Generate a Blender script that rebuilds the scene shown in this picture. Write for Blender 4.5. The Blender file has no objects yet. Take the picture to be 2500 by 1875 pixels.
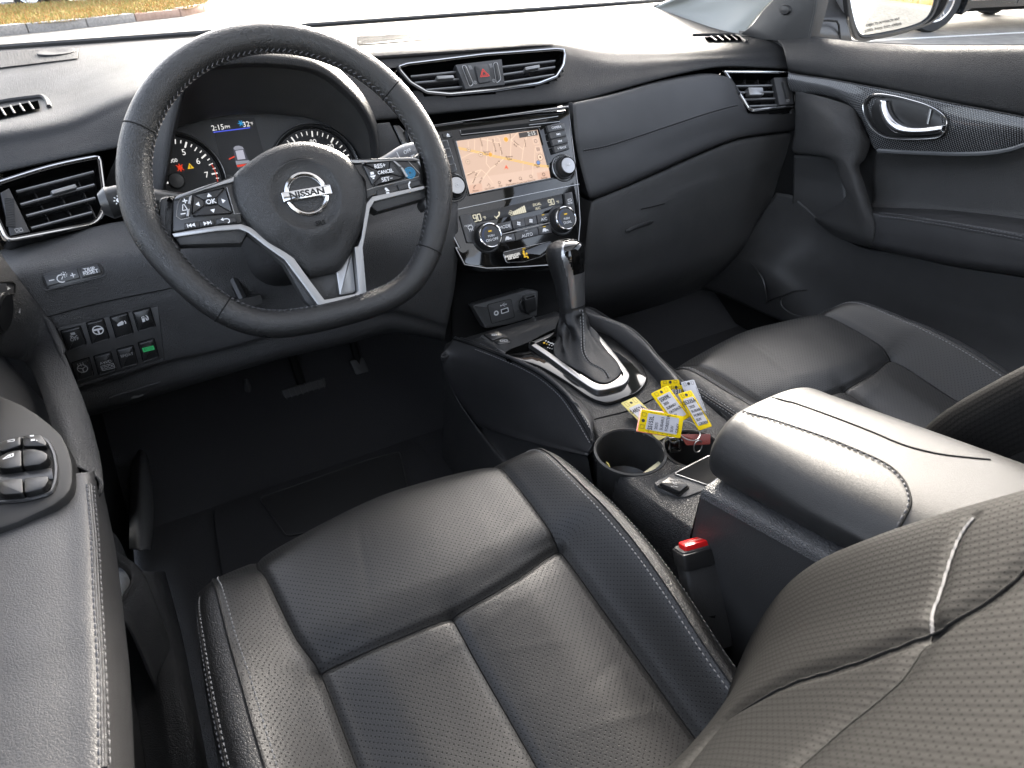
import bpy, bmesh, math, random
import numpy as np
from mathutils import Vector as V, Matrix
from mathutils.bvhtree import BVHTree
random.seed(7)
S = bpy.context.scene
COL = S.collection
R = math.radians

# ---------------------------------------------------------------- camera, world, sun, exposure
CAM = V((-0.52003, -0.78342, 0.24507))
YAW, PITCH, ROLL, FPX = R(28.5915), R(34.7258), R(-1.0591), 1578.6   # FPX: focal length for a 2500 px wide picture
def cam_axes():
    f = V((math.sin(YAW)*math.cos(PITCH), math.cos(YAW)*math.cos(PITCH), -math.sin(PITCH)))
    r = V((math.cos(YAW), -math.sin(YAW), 0)); u = r.cross(f)
    c, s = math.cos(ROLL), math.sin(ROLL)
    return r*c+u*s, u*c-r*s, f
CR, CU, CF = cam_axes()
cd = bpy.data.cameras.new('camera'); cam = bpy.data.objects.new('camera', cd); COL.objects.link(cam)
cd.sensor_fit = 'HORIZONTAL'; cd.sensor_width = 36; cd.lens = 36*FPX/2500
cd.clip_start = 0.01; cd.clip_end = 500
m = Matrix.Identity(4)
for i in range(3):
    m[i][0], m[i][1], m[i][2], m[i][3] = CR[i], CU[i], -CF[i], CAM[i]
cam.matrix_world = m
S.camera = cam
cd.dof.use_dof = True; cd.dof.focus_distance = 0.95; cd.dof.aperture_fstop = 16

ROOF = True
SUN_EL, SUN_AZ = R(17), R(35)          # azimuth measured from +Y (car forward) towards +X (passenger side)
w = bpy.data.worlds.new('World'); S.world = w; w.use_nodes = True
nt = w.node_tree; sky = nt.nodes.new('ShaderNodeTexSky'); sky.sky_type = 'NISHITA'; sky.sun_disc = False
sky.sun_elevation = SUN_EL; sky.sun_rotation = SUN_AZ; sky.air_density = .6; sky.dust_density = 4.0; sky.ozone_density = .3
hz = nt.nodes.new('ShaderNodeHueSaturation'); hz.inputs['Saturation'].default_value = .5   # pale, hazy winter sky
nt.links.new(sky.outputs[0], hz.inputs['Color']); nt.links.new(hz.outputs[0], nt.nodes['Background'].inputs[0]); nt.nodes['Background'].inputs[1].default_value = 0.15
ld = bpy.data.lights.new('sun', 'SUN'); ld.energy = 1.4; ld.angle = R(12); ld.color = (1, .93, .82)
sun = bpy.data.objects.new('sun', ld); COL.objects.link(sun)
sd = V((math.sin(SUN_AZ)*math.cos(SUN_EL), math.cos(SUN_AZ)*math.cos(SUN_EL), math.sin(SUN_EL)))
sun.rotation_euler = sd.to_track_quat('Z', 'Y').to_euler(); sun.location = (3, 4, 4)
S.view_settings.view_transform = 'Standard'; S.view_settings.look = 'None'
EXPO = 3.42; S.view_settings.exposure = EXPO; S.view_settings.gamma = 1
S.cycles.max_bounces = 8; S.cycles.transparent_max_bounces = 12; S.cycles.use_denoising = True
S.cycles.caustics_reflective = False; S.cycles.caustics_refractive = False; S.cycles.sample_clamp_indirect = 6

# ---------------------------------------------------------------- helpers: measured sight lines -> points in the car
REG = {1:(0,0,.40687),2:(800,0,.40687),3:(1600,0,.40687),4:(0,600,.40687),5:(800,600,.40687),6:(1600,600,.40687),
       7:(0,1200,.40687),8:(800,1200,.40687),9:(1600,1200,.40687),'a':(380,230,.20344),'b':(1080,260,.24105),
       'c':(1480,900,.18079),'d':(400,350,.29837),'e':(1080,640,.23508),'f':(0,0,.25316),'g':(1940,0,.25316),
       'h':(0,620,.217),'i':(0,960,.217),'j':(880,20,.25316),'k':(2040,180,.20796),'l':(840,260,.15371),
       'm':(1480,880,.18987),'n':(0,0,1)}
def q(reg, x, y):
    a = REG[reg]; return a[0]+x*a[2], a[1]+y*a[2]
def ray(px, py):
    return CR*((px-1250)/FPX) + CU*((937.5-py)/FPX) + CF
def P(px, py, **k):
    d = ray(px, py); (a, v), = k.items()
    if a == 'pl': return CAM + d*((v[0]-CAM).dot(v[1])/d.dot(v[1]))
    if a == 'd': return CAM + d*v
    i = 'xyz'.index(a); return CAM + d*((v-CAM[i])/d[i])
def L(reg, pts, **k):
    (a, v), = k.items(); out = []
    n = len(pts)
    for i, p in enumerate(pts):
        w_ = v
        if a != 'pl':
            if isinstance(v, tuple): w_ = v[0]+(v[1]-v[0])*i/max(1, n-1)
            elif isinstance(v, list): w_ = v[i]
        out.append(P(*q(reg, *p), **{a: w_}))
    return out

class F:
    """A flat frame: origin o, right r, up u, outward normal n."""
    def __init__(s, o, r, u):
        s.o = V(o); s.r = V(r).normalized(); s.u = V(u); s.u = (s.u - s.r*s.u.dot(s.r)).normalized(); s.n = s.r.cross(s.u)
    def pt(s, a, b, c=0): return s.o + s.r*a + s.u*b + s.n*c
    def uv(s, reg, x, y, c=0):
        p = P(*q(reg, x, y), pl=(s.o+s.n*c, s.n)) - s.o; return p.dot(s.r), p.dot(s.u)
    def uvs(s, reg, pts, c=0): return [s.uv(reg, *p, c) for p in pts]
    def sub(s, a, b, c=0, rot=0):
        co, si = math.cos(rot), math.sin(rot)
        return F(s.pt(a, b, c), s.r*co+s.u*si, s.u*co-s.r*si)

def cr(pts, n, closed=False):
    """Catmull-Rom through points (tuples or Vectors), n samples in all."""
    p = np.array([list(x) for x in pts], float); m_ = len(p)
    if closed: t = np.linspace(0, m_, n, endpoint=False)
    else: t = np.linspace(0, m_-1, n)
    out = []
    for x in t:
        i = int(min(math.floor(x), m_-1 if closed else m_-2)); f = x-i
        if m_ == 2 and not closed: out.append(p[0]*(1-f)+p[1]*f); continue
        if closed: a, b, c, d = p[(i-1) % m_], p[i % m_], p[(i+1) % m_], p[(i+2) % m_]
        else:
            b, c = p[i], p[i+1]; a = p[i-1] if i > 0 else 2*b-c; d = p[i+2] if i+2 < m_ else 2*c-b
        out.append(.5*((2*b)+(c-a)*f+(2*a-5*b+4*c-d)*f*f+(3*b-a-3*c+d)*f**3))
    return [V(x) for x in out]
def resample(pts, n=None, step=None, closed=False):
    p = [V(x) for x in pts] + ([V(pts[0])] if closed else [])
    ls = [0]
    for a, b in zip(p, p[1:]): ls.append(ls[-1]+(b-a).length)
    if n is None: n = max(2, int(ls[-1]/step)+1)
    out = []; j = 0
    for i in range(n):
        t = ls[-1]*i/(n if closed else n-1)
        while j < len(p)-2 and ls[j+1] < t: j += 1
        f = (t-ls[j])/max(1e-12, ls[j+1]-ls[j]); out.append(p[j].lerp(p[j+1], min(1, f)))
    return out
def roundpoly(pts, r, seg=4):
    """Round the corners of a 2-D polygon."""
    out = []; n = len(pts)
    for i in range(n):
        a, b, c = (np.array(pts[(i+k) % n], float) for k in (-1, 0, 1))
        rr = r[i] if isinstance(r, (list, tuple)) else r
        d1, d2 = a-b, c-b; l1, l2 = np.linalg.norm(d1), np.linalg.norm(d2)
        k = min(rr, l1*.48, l2*.48)
        if k <= 0: out.append(tuple(b)); continue
        s, e = b+d1/l1*k, b+d2/l2*k
        for j in range(seg+1):
            t = j/seg; out.append(tuple((1-t)**2*s+2*t*(1-t)*b+t*t*e))
    return out

def obj(name, me, mat, parent=None, smooth=True):
    for x in (mat if isinstance(mat, (list, tuple)) else [mat]):
        if x is not None: me.materials.append(x)
    o = bpy.data.objects.new(name, me); COL.objects.link(o)
    if parent is not None: o.parent = parent
    if smooth: me.polygons.foreach_set('use_smooth', [True]*len(me.polygons))
    me.update()
    return o
def mk(name, vs, fs, mat, parent=None, smooth=True, uv=None, mi=None):
    me = bpy.data.meshes.new(name); me.from_pydata([tuple(v) for v in vs], [], fs)
    if uv is not None:
        l = me.uv_layers.new(name='uv')
        for lp in me.loops: l.data[lp.index].uv = uv[lp.vertex_index]
    o = obj(name, me, mat, parent, smooth)
    if mi is not None: me.polygons.foreach_set('material_index', mi)
    return o
def flip_to(o, d):
    """Make the mesh's normals face direction d on average."""
    me = o.data; s = V((0, 0, 0))
    for p in me.polygons: s += p.normal*p.area
    if s.dot(V(d)) < 0: me.flip_normals()
def thing(name, label, cat, loc=(0,0,0), group=None):
    o = bpy.data.objects.new(name, None); COL.objects.link(o); o.empty_display_size = .05
    o['label'] = label; o['category'] = cat
    if group: o['group'] = group
    o['base'] = list(loc)
    return o
def tag(o, label, cat, group=None):
    o['label'] = label; o['category'] = cat
    if group: o['group'] = group
    return o
def kind(o, k): o['kind'] = k; return o

def grid(rows, nu, nv):
    """Rows of control points -> nu x nv smooth grid (list of rows)."""
    a = [cr(r_, nu) for r_ in rows]
    cols = [cr([r_[i] for r_ in a], nv) for i in range(nu)]
    return [[cols[i][j] for i in range(nu)] for j in range(nv)]
def gridmesh(name, g, mat, parent=None, thick=0.0, toward=None, uvs=1.0, sel=None):
    nv, nu = len(g), len(g[0])
    U = np.zeros((nv, nu, 2))
    for j in range(nv):
        for i in range(nu):
            if i: U[j, i, 0] = U[j, i-1, 0]+(g[j][i]-g[j][i-1]).length
            if j: U[j, i, 1] = U[j-1, i, 1]+(g[j][i]-g[j-1][i]).length
    mid = U[nv//2, :, 0].copy()
    U[:, :, 0] = U[:, :, 0] - U[:, nu//2:nu//2+1, 0]
    vs = [p for r_ in g for p in r_]; uv = [tuple(U[j, i]*uvs) for j in range(nv) for i in range(nu)]
    fs = [(j*nu+i, j*nu+i+1, (j+1)*nu+i+1, (j+1)*nu+i) for j in range(nv-1) for i in range(nu-1) if sel is None or sel(i, j)]
    o = mk(name, vs, fs, mat, parent, True, uv)
    if sel is not None:
        bm = bmesh.new(); bm.from_mesh(o.data); bmesh.ops.delete(bm, geom=[v for v in bm.verts if not v.link_faces], context='VERTS'); bm.to_mesh(o.data); bm.free()
    if toward is not None: flip_to(o, toward)
    if thick:
        md = o.modifiers.new('thickness', 'SOLIDIFY'); md.thickness = thick; md.offset = -1
    return o
def loft(name, rows, nu, nv, mat, parent=None, thick=.004, toward=None, uvs=1.0):
    return gridmesh(name, grid(rows, nu, nv), mat, parent, thick, toward if toward is not None else (CAM-rows[len(rows)//2][len(rows[0])//2]), uvs)

def inpoly(x, y, poly):
    c = False; n = len(poly)
    for i in range(n):
        x1, y1 = poly[i]; x2, y2 = poly[i-1]
        if (y1 > y) != (y2 > y) and x < (x2-x1)*(y-y1)/(y2-y1)+x1: c = not c
    return c
def cut(o, test):
    """Remove the faces of a mesh whose centre passes the test: an opening."""
    bm = bmesh.new(); bm.from_mesh(o.data)
    bmesh.ops.delete(bm, geom=[f for f in bm.faces if test(f.calc_center_median())], context='FACES'); bm.to_mesh(o.data); bm.free()

class B:
    """Collects shapes into one mesh."""
    def __init__(s): s.v = []; s.f = []; s.m = []; s.mi = 0
    def add(s, vs, fs):
        o = len(s.v); s.v += [V(x) for x in vs]; s.f += [tuple(o+i for i in f) for f in fs]; s.m += [s.mi]*len(fs); return s
    def box(s, fr, a0, a1, b0, b1, c0, c1):
        vs = [fr.pt(a, b, c) for c in (c0, c1) for b in (b0, b1) for a in (a0, a1)]
        return s.add(vs, [(0,2,3,1),(4,5,7,6),(0,1,5,4),(2,6,7,3),(0,4,6,2),(1,3,7,5)])
    def prism(s, fr, poly, c0, c1, bev=0.0, hole=None):
        """Outline (2-D, in frame fr) from depth c0 up to c1, its front edge bevelled by bev; optional hole outline with the same count."""
        n = len(poly)
        ar = sum(poly[i][0]*poly[(i+1) % n][1]-poly[(i+1) % n][0]*poly[i][1] for i in range(n))
        if ar < 0: poly = poly[::-1]; hole = hole[::-1] if hole else None
        def ins(pl, k):
            out = []
            for i in range(n):
                a, b, c = (np.array(pl[(i+t) % n]) for t in (-1, 0, 1))
                d = (c-a); l = np.linalg.norm(d); nr = np.array([-d[1], d[0]])/(l or 1); out.append(tuple(b+nr*k))
            return out
        rings = [[fr.pt(*p, c0) for p in poly]]
        if bev:
            rings.append([fr.pt(*p, c1-bev) for p in poly]); rings.append([fr.pt(*p, c1-bev*.3) for p in ins(poly, bev*.3)]); last = ins(poly, bev)
        else: last = poly
        rings.append([fr.pt(*p, c1) for p in last])
        vs = [p for r_ in rings for p in r_]; fs = []
        for k in range(len(rings)-1):
            for i in range(n): fs.append((k*n+i, k*n+(i+1) % n, (k+1)*n+(i+1) % n, (k+1)*n+i))
        if hole:
            b = len(vs); vs += [fr.pt(*p, c1) for p in hole] + [fr.pt(*p, c0) for p in hole]; t = (len(rings)-1)*n
            for i in range(n):
                fs.append((t+i, t+(i+1) % n, b+(i+1) % n, b+i)); fs.append((b+i, b+(i+1) % n, b+n+(i+1) % n, b+n+i))
        else:
            fs.append(tuple((len(rings)-1)*n+i for i in range(n))); fs.append(tuple(range(n-1, -1, -1)))
        return s.add(vs, fs)
    def tube(s, pts, r, seg=6, closed=False, flat=None):
        """Sweep a circle; r may be a list. flat: (normal, k) squashes along the normal."""
        p = [V(x) for x in pts]; n = len(p); vs = []; up = None
        for i in range(n):
            t = (p[(i+1) % n]-p[i-1]) if closed else (p[min(i+1, n-1)]-p[max(i-1, 0)])
            t = t.normalized() if t.length > 1e-9 else V((0,0,1))
            if up is None: up = t.orthogonal().normalized()
            up = (up - t*up.dot(t)); up = up.normalized() if up.length > 1e-6 else t.orthogonal().normalized()
            sd_ = t.cross(up); rr = r[i] if isinstance(r, (list, tuple)) else r
            for k in range(seg):
                a = 2*math.pi*k/seg; vs.append(p[i]+up*(rr*math.cos(a))+sd_*(rr*math.sin(a)))
        fs = []
        for i in range(n if closed else n-1):
            for k in range(seg):
                fs.append((i*seg+k, i*seg+(k+1) % seg, ((i+1) % n)*seg+(k+1) % seg, ((i+1) % n)*seg+k))
        if not closed: fs += [tuple(range(seg-1, -1, -1)), tuple((n-1)*seg+k for k in range(seg))]
        return s.add(vs, fs)
    def lathe(s, fr, prof, seg=32, sx=1, sy=1):
        """prof: (radius, height along the frame's normal)."""
        vs = [fr.pt(r_*sx*math.cos(2*math.pi*k/seg), r_*sy*math.sin(2*math.pi*k/seg), h) for r_, h in prof for k in range(seg)]
        fs = [(i*seg+k, i*seg+(k+1) % seg, (i+1)*seg+(k+1) % seg, (i+1)*seg+k) for i in range(len(prof)-1) for k in range(seg)]
        return s.add(vs, fs)
    def stitches(s, pts, nrm, ln=.0045, gap=.002, r=.0006, lift=.0006, side=0.0):
        """A row of thread stitches along a line; nrm: surface normal (one or per point)."""
        tot = sum((b-a).length for a, b in zip(pts, pts[1:]))
        n = max(1, int(tot/(ln+gap))); pp = resample(pts, n*2+1)
        for i in range(n):
            a, b = pp[2*i], pp[2*i+1]; t = (b-a); 
            if t.length < 1e-7: continue
            t.normalize(); nn = nrm if not callable(nrm) else nrm(a); sdv = t.cross(nn).normalized()
            a2, b2 = (a+b)/2-t*ln/2, (a+b)/2+t*ln/2
            vs = []
            for e, k in ((a2, .4), (a2.lerp(b2, .25), 1), (a2.lerp(b2, .75), 1), (b2, .4)):
                c = e+nn*(lift*(1 if k == 1 else -.2))+sdv*side
                vs += [c+sdv*r*k, c+nn*r*k, c-sdv*r*k]
            fs = []
            for j in range(3):
                fs += [(3*j, 3*j+1, 3*j+4, 3*j+3), (3*j+1, 3*j+2, 3*j+5, 3*j+4)]
            s.add(vs, fs)
        return s
    def done(s, name, mat, parent=None, smooth=True, auto=35):
        o = mk(name, s.v, s.f, mat, parent, smooth, None, s.m)
        if smooth and auto:
            bm = bmesh.new(); bm.from_mesh(o.data); bmesh.ops.recalc_face_normals(bm, faces=bm.faces); 
            for e in bm.edges:
                if len(e.link_faces) == 2 and e.calc_face_angle(0) > R(auto): e.smooth = False
            bm.to_mesh(o.data); bm.free()
        return o

TEXT = {}
def T(key, s, fr, a, b, h, mat, parent=None, rot=0, align='CENTER', c=.0004, sx=1.0, name='lettering', bold=0.0):
    """Queue a word: centred at (a, b) of frame fr, capital height h."""
    TEXT.setdefault((key, name), (parent, []))[1].append((s, fr.sub(a, b, c, rot), h, mat, align, sx, bold))
def glyph(key, fr, polys, mat, parent=None, c=.0004, name='lettering'):
    """Queue flat printed shapes (2-D polygons in frame fr)."""
    TEXT.setdefault((key, name), (parent, []))[1].append((None, fr, polys, mat, c))
def flush_text():
    jobs = []
    for (key, name), (parent, lst) in TEXT.items():
        for it in lst:
            if it[0] is None: continue
            cu = bpy.data.curves.new('t', 'FONT'); cu.body = it[0]; cu.size = it[2]*1.38; cu.align_x = it[4]; cu.align_y = 'CENTER'
            cu.resolution_u = 3; cu.extrude = .00015; cu.offset = it[6]
            o = bpy.data.objects.new('t', cu); COL.objects.link(o); jobs.append((key, name, it, o))
    bpy.context.view_layer.update(); dg = bpy.context.evaluated_depsgraph_get()
    parts = {}
    for key, name, it, o in jobs:
        me = bpy.data.meshes.new_from_object(o.evaluated_get(dg)); fr = it[1]
        b = parts.setdefault((key, name), []); b.append(([fr.pt(v.co.x*it[5], v.co.y, v.co.z) for v in me.vertices], [tuple(p.vertices) for p in me.polygons], it[3]))
        cu = o.data; bpy.data.objects.remove(o); bpy.data.curves.remove(cu); bpy.data.meshes.remove(me)
    for (key, name), (parent, lst) in TEXT.items():
        bb = B(); mats = []
        allp = parts.get((key, name), [])
        for it in lst:
            if it[0] is None:
                for pl in it[2]:
                    allp.append(([it[1].pt(x, y, it[4]) for x, y in pl], [tuple(range(len(pl)))], it[3]))
        for vs, fs, mt in allp:
            if mt not in mats: mats.append(mt)
            bb.mi = mats.index(mt); bb.add(vs, fs)
        bb.done(name, mats, parent, smooth=False)
# small 2-D shapes
def rect(a, b, w_, h, rot=0):
    c, s = math.cos(rot), math.sin(rot)
    return [(a+x*c-y*s, b+x*s+y*c) for x, y in ((-w_/2,-h/2),(w_/2,-h/2),(w_/2,h/2),(-w_/2,h/2))]
def disc(a, b, r, n=20): return [(a+r*math.cos(2*math.pi*i/n), b+r*math.sin(2*math.pi*i/n)) for i in range(n)]
def seg2(p0, p1, w_):
    d = np.array(p1)-np.array(p0); l = np.linalg.norm(d) or 1; n = np.array([-d[1], d[0]])/l*w_/2
    return [tuple(np.array(p0)+n), tuple(np.array(p0)-n), tuple(np.array(p1)-n), tuple(np.array(p1)+n)]
def line2(pts, w_): return [seg2(a, b, w_) for a, b in zip(pts, pts[1:])]
def ring2(a, b, r, w_, n=24, a0=0, a1=2*math.pi):
    p = [(a+r*math.cos(a0+(a1-a0)*i/n), b+r*math.sin(a0+(a1-a0)*i/n)) for i in range(n+1)]; return line2(p, w_)
def frame2(a0, b0, a1, b1, w_): return line2([(a0, b0), (a1, b0), (a1, b1), (a0, b1), (a0, b0)], w_)

# ---------------------------------------------------------------- materials
def mat(name, col, rough=.5, metal=0, spec=.5, emit=None, es=1.0, coat=0, grain=None, var=0, sheen=0):
    """grain: (kind, scale, strength[, distance]) fine relief of the surface."""
    m_ = bpy.data.materials.new(name); m_.use_nodes = True; n = m_.node_tree.nodes; lk = m_.node_tree.links; b = n['Principled BSDF']
    b.inputs['Base Color'].default_value = (*col, 1); b.inputs['Roughness'].default_value = rough; b.inputs['Metallic'].default_value = metal
    b.inputs['Specular IOR Level'].default_value = spec; b.inputs['Coat Weight'].default_value = coat; b.inputs['Coat Roughness'].default_value = .05
    if sheen: b.inputs['Sheen Weight'].default_value = sheen
    if emit: b.inputs['Emission Color'].default_value = (*emit, 1); b.inputs['Emission Strength'].default_value = es
    tc = n.new('ShaderNodeTexCoord')
    if var:
        nz = n.new('ShaderNodeTexNoise'); nz.inputs['Scale'].default_value = 9; nz.inputs['Detail'].default_value = 5; lk.new(tc.outputs['Object'], nz.inputs['Vector'])
        mr = n.new('ShaderNodeMapRange'); mr.inputs[3].default_value = rough-var; mr.inputs[4].default_value = rough+var; mr.inputs[1].default_value = .3; mr.inputs[2].default_value = .7
        lk.new(nz.outputs[0], mr.inputs[0]); lk.new(mr.outputs[0], b.inputs['Roughness'])
        nz2 = n.new('ShaderNodeTexNoise'); nz2.inputs['Scale'].default_value = 30; nz2.inputs['Detail'].default_value = 6; lk.new(tc.outputs['Object'], nz2.inputs['Vector'])
        mx = n.new('ShaderNodeMix'); mx.data_type = 'RGBA'; mx.inputs[6].default_value = (*[c*.8 for c in col], 1); mx.inputs[7].default_value = (*[c*1.25 for c in col], 1)
        lk.new(nz2.outputs[0], mx.inputs[0]); lk.new(mx.outputs[2], b.inputs['Base Color'])
    if grain:
        if grain[0] == 'leather':
            vo = n.new('ShaderNodeTexVoronoi'); vo.feature = 'DISTANCE_TO_EDGE'; vo.inputs['Scale'].default_value = grain[1]*1.15
            nw = n.new('ShaderNodeTexNoise'); nw.inputs['Scale'].default_value = grain[1]*.6; lk.new(tc.outputs['Object'], nw.inputs['Vector'])
            ad = n.new('ShaderNodeMix'); ad.data_type = 'RGBA'; ad.blend_type = 'LINEAR_LIGHT'; ad.inputs[0].default_value = .8/grain[1]
            lk.new(tc.outputs['Object'], ad.inputs[6]); lk.new(nw.outputs[1], ad.inputs[7]); lk.new(ad.outputs[2], vo.inputs['Vector'])
            mr = n.new('ShaderNodeMapRange'); mr.inputs[2].default_value = .22; lk.new(vo.outputs['Distance'], mr.inputs[0]); h = mr.outputs[0]
        else:
            nz = n.new('ShaderNodeTexNoise'); nz.inputs['Scale'].default_value = grain[1]; nz.inputs['Detail'].default_value = 3; lk.new(tc.outputs['Object'], nz.inputs['Vector']); h = nz.outputs[0]
        bp = n.new('ShaderNodeBump'); bp.inputs['Strength'].default_value = grain[2]; bp.inputs['Distance'].default_value = grain[3] if len(grain) > 3 else .0008
        lk.new(h, bp.inputs['Height']); lk.new(bp.outputs[0], b.inputs['Normal'])
    return m_
def perforated(name, col, rough, pitch=.0060, rad=.115, rib=False, strength=.35, spec=.45, gr=.16):
    """Leather with a regular field of punched holes; uses the metric UV map."""
    m_ = mat(name, col, rough, spec=spec, grain=('leather', 420, gr, .0006)); n = m_.node_tree.nodes; lk = m_.node_tree.links; b = n['Principled BSDF']
    old = b.inputs['Normal'].links[0].from_node
    tc = n.new('ShaderNodeUVMap')
    sep = n.new('ShaderNodeSeparateXYZ'); lk.new(tc.outputs[0], sep.inputs[0])
    def M(op, a, b_=None, c=None):
        x = n.new('ShaderNodeMath'); x.operation = op
        for i, v in enumerate((a, b_, c)):
            if v is None: continue
            if isinstance(v, (int, float)): x.inputs[i].default_value = v
            else: lk.new(v, x.inputs[i])
        return x.outputs[0]
    u = M('DIVIDE', sep.outputs[0], pitch); v = M('DIVIDE', sep.outputs[1], pitch*.5)
    row = M('FLOOR', v); sh = M('MULTIPLY', M('MODULO', M('ABSOLUTE', row), 2.0), .5)
    fu = M('SUBTRACT', M('FRACT', M('ADD', u, sh)), .5); fv = M('MULTIPLY', M('SUBTRACT', M('FRACT', v), .5), .5)
    d = M('SQRT', M('ADD', M('MULTIPLY', fu, fu), M('MULTIPLY', fv, fv)))
    hole = n.new('ShaderNodeMapRange'); hole.inputs[1].default_value = rad*.7; hole.inputs[2].default_value = rad*1.15; lk.new(d, hole.inputs[0])
    mx = n.new('ShaderNodeMix'); mx.data_type = 'RGBA'; mx.inputs[6].default_value = (.002, .002, .002, 1); mx.inputs[7].default_value = (*col, 1)
    lk.new(hole.outputs[0], mx.inputs[0]); lk.new(mx.outputs[2], b.inputs['Base Color'])
    rr = n.new('ShaderNodeMapRange'); rr.inputs[3].default_value = .95; rr.inputs[4].default_value = rough; lk.new(hole.outputs[0], rr.inputs[0]); lk.new(rr.outputs[0], b.inputs['Roughness'])
    h = hole.outputs[0]
    if rib:
        h = M('ADD', h, M('MULTIPLY', M('SINE', M('MULTIPLY', sep.outputs[0], 2*math.pi/pitch)), .5))
    bp = n.new('ShaderNodeBump'); bp.inputs['Strength'].default_value = strength; bp.inputs['Distance'].default_value = .0012
    lk.new(h, bp.inputs['Height']); lk.new(old.outputs[0], bp.inputs['Normal']); lk.new(bp.outputs[0], b.inputs['Normal'])
    return m_
M_ = {}
M_['dash'] = mat('dash_soft_plastic', (.022, .022, .0225), .54, grain=('leather', 360, .5, .0009), var=.05, spec=.24)
M_['dashlow'] = mat('dash_grained_plastic', (.042, .042, .042), .50, grain=('leather', 360, .6, .0009), var=.05)
M_['leather'] = mat('black_leather', (.016, .016, .016), .34, grain=('leather', 420, .38, .0008), var=.05)
M_['pad'] = mat('smooth_black_leatherette', (.030, .030, .031), .43, spec=.45, grain=('leather', 500, .28, .0006), var=.04)
M_['wheel'] = mat('wheel_leather', (.017, .017, .0168), .30, grain=('leather', 440, .42, .0008), var=.06)
M_['perf'] = perforated('perforated_leather', (.018, .018, .0176), .39)
M_['perfback'] = perforated('ribbed_perforated_leather', (.006, .006, .006), .60, pitch=.0052, rib=True, strength=.12, spec=.08, gr=.06)
M_['plastic'] = mat('matte_black_plastic', (.036, .036, .036), .52, grain=('noise', 700, .5, .0008), var=.05)
M_['gplastic'] = mat('grained_black_plastic', (.034, .034, .034), .48, grain=('leather', 380, .9, .0010), var=.05)
M_['smooth'] = mat('smooth_black_plastic', (.018, .018, .018), .32)
M_['gloss'] = mat('piano_black', (.003, .003, .003), .06, coat=.3)
M_['chrome'] = mat('chrome', (.62, .62, .62), .13, 1)
M_['satin'] = mat('satin_silver', (.36, .36, .36), .36, 1)
M_['silver'] = mat('silver_paint', (.42, .42, .42), .35, .8)
M_['carpet'] = mat('black_carpet', (.050, .050, .052), .95, spec=.1, grain=('noise', 700, 1.0, .004))
M_['matte'] = mat('matte_dark', (.007, .007, .007), .8, spec=.2)
M_['void'] = mat('dark_opening', (.0008, .0008, .0008), 1.0, spec=0)  # near-black paint for the shade inside openings
M_['armleather'] = mat('armrest_leatherette', (.021, .021, .021), .46, spec=.38, grain=('leather', 560, .16, .0005), var=.04)
M_['doorgrey'] = mat('door_switch_plastic', (.012, .012, .012), .55, spec=.3)
M_['rubber'] = mat('rubber', (.028, .028, .028), .55)
M_['thread'] = mat('grey_thread', (.10, .10, .105), .7)
M_['threadlt'] = mat('light_grey_thread', (.22, .22, .22), .7)
M_['print'] = mat('white_print', (.75, .75, .75), .5)
M_['printdim'] = mat('grey_print', (.32, .32, .32), .5)
M_['ink'] = mat('black_ink', (.01, .01, .01), .6)
M_['red'] = mat('red_plastic', (.70, .012, .012), .3)
def glow(name, c, s=1.0): return mat(name, (.0, .0, .0), .5, emit=c, es=s*1.6/2**EXPO)
M_['lit'] = glow('lit_white', (1, .98, .95), .62)
M_['litblue'] = glow('lit_blue', (.02, .35, .75), .55); M_['litred'] = glow('lit_red', (1, .05, .01), .5); M_['lityel'] = glow('lit_yellow', (1, .62, .02), .5)
M_['litgreen'] = glow('lit_green', (.02, .30, .10), .5); M_['litline'] = glow('lit_line_blue', (.08, .12, .9), .5)
# ================================================================ DASHBOARD
def tilt(d): return V((0, math.sin(R(d)), math.cos(R(d))))
X1 = V((1, 0, 0))
dash = thing('dashboard', 'wide black dashboard running under the windshield behind the steering wheel', 'dashboard', (0, .4, -.2))
# --- top pad: profile rows from the windshield base to the lip under the crest
XS = [-.80, -.70, -.60, -.52, -.44, -.30, -.20, -.05, .10, .19, .30, .42, .55, .65, .76]
def interp(tab, x):
    xs = [t[0] for t in tab]; return float(np.interp(x, xs, [t[1] for t in tab]))
crest_y = [(-.8,.34),(-.6,.34),(-.5,.36),(-.2,.38),(0,.38),(.2,.37),(.4,.35),(.8,.33)]
crest_z = [(-.8,.036),(-.6,.05),(-.5,.075),(-.3,.095),(-.2,.098),(0,.097),(.2,.087),(.35,.064),(.5,.052),(.65,.050),(.8,.050)]
lipt_y = [(-.8,.315),(-.6,.31),(-.5,.32),(-.2,.335),(.2,.33),(.3,.305),(.5,.30),(.65,.285),(.8,.27)]
lipt_z = [(-.8,.018),(-.6,.036),(-.5,.062),(-.3,.078),(-.2,.084),(.0,.083),(.2,.072),(.3,.05),(.5,.038),(.65,.034),(.8,.032)]
lipb_y = [(-.8,.285),(-.6,.275),(-.5,.27),(-.2,.26),(0,.258),(.18,.25),(.3,.258),(.42,.268),(.53,.278),(.62,.262),(.76,.235)]
lipb_z = [(-.8,-.008),(-.6,.012),(-.5,.02),(-.2,.012),(0,.008),(.18,.0),(.3,.008),(.42,.0165),(.53,.021),(.62,.015),(.76,.002)]
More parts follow.
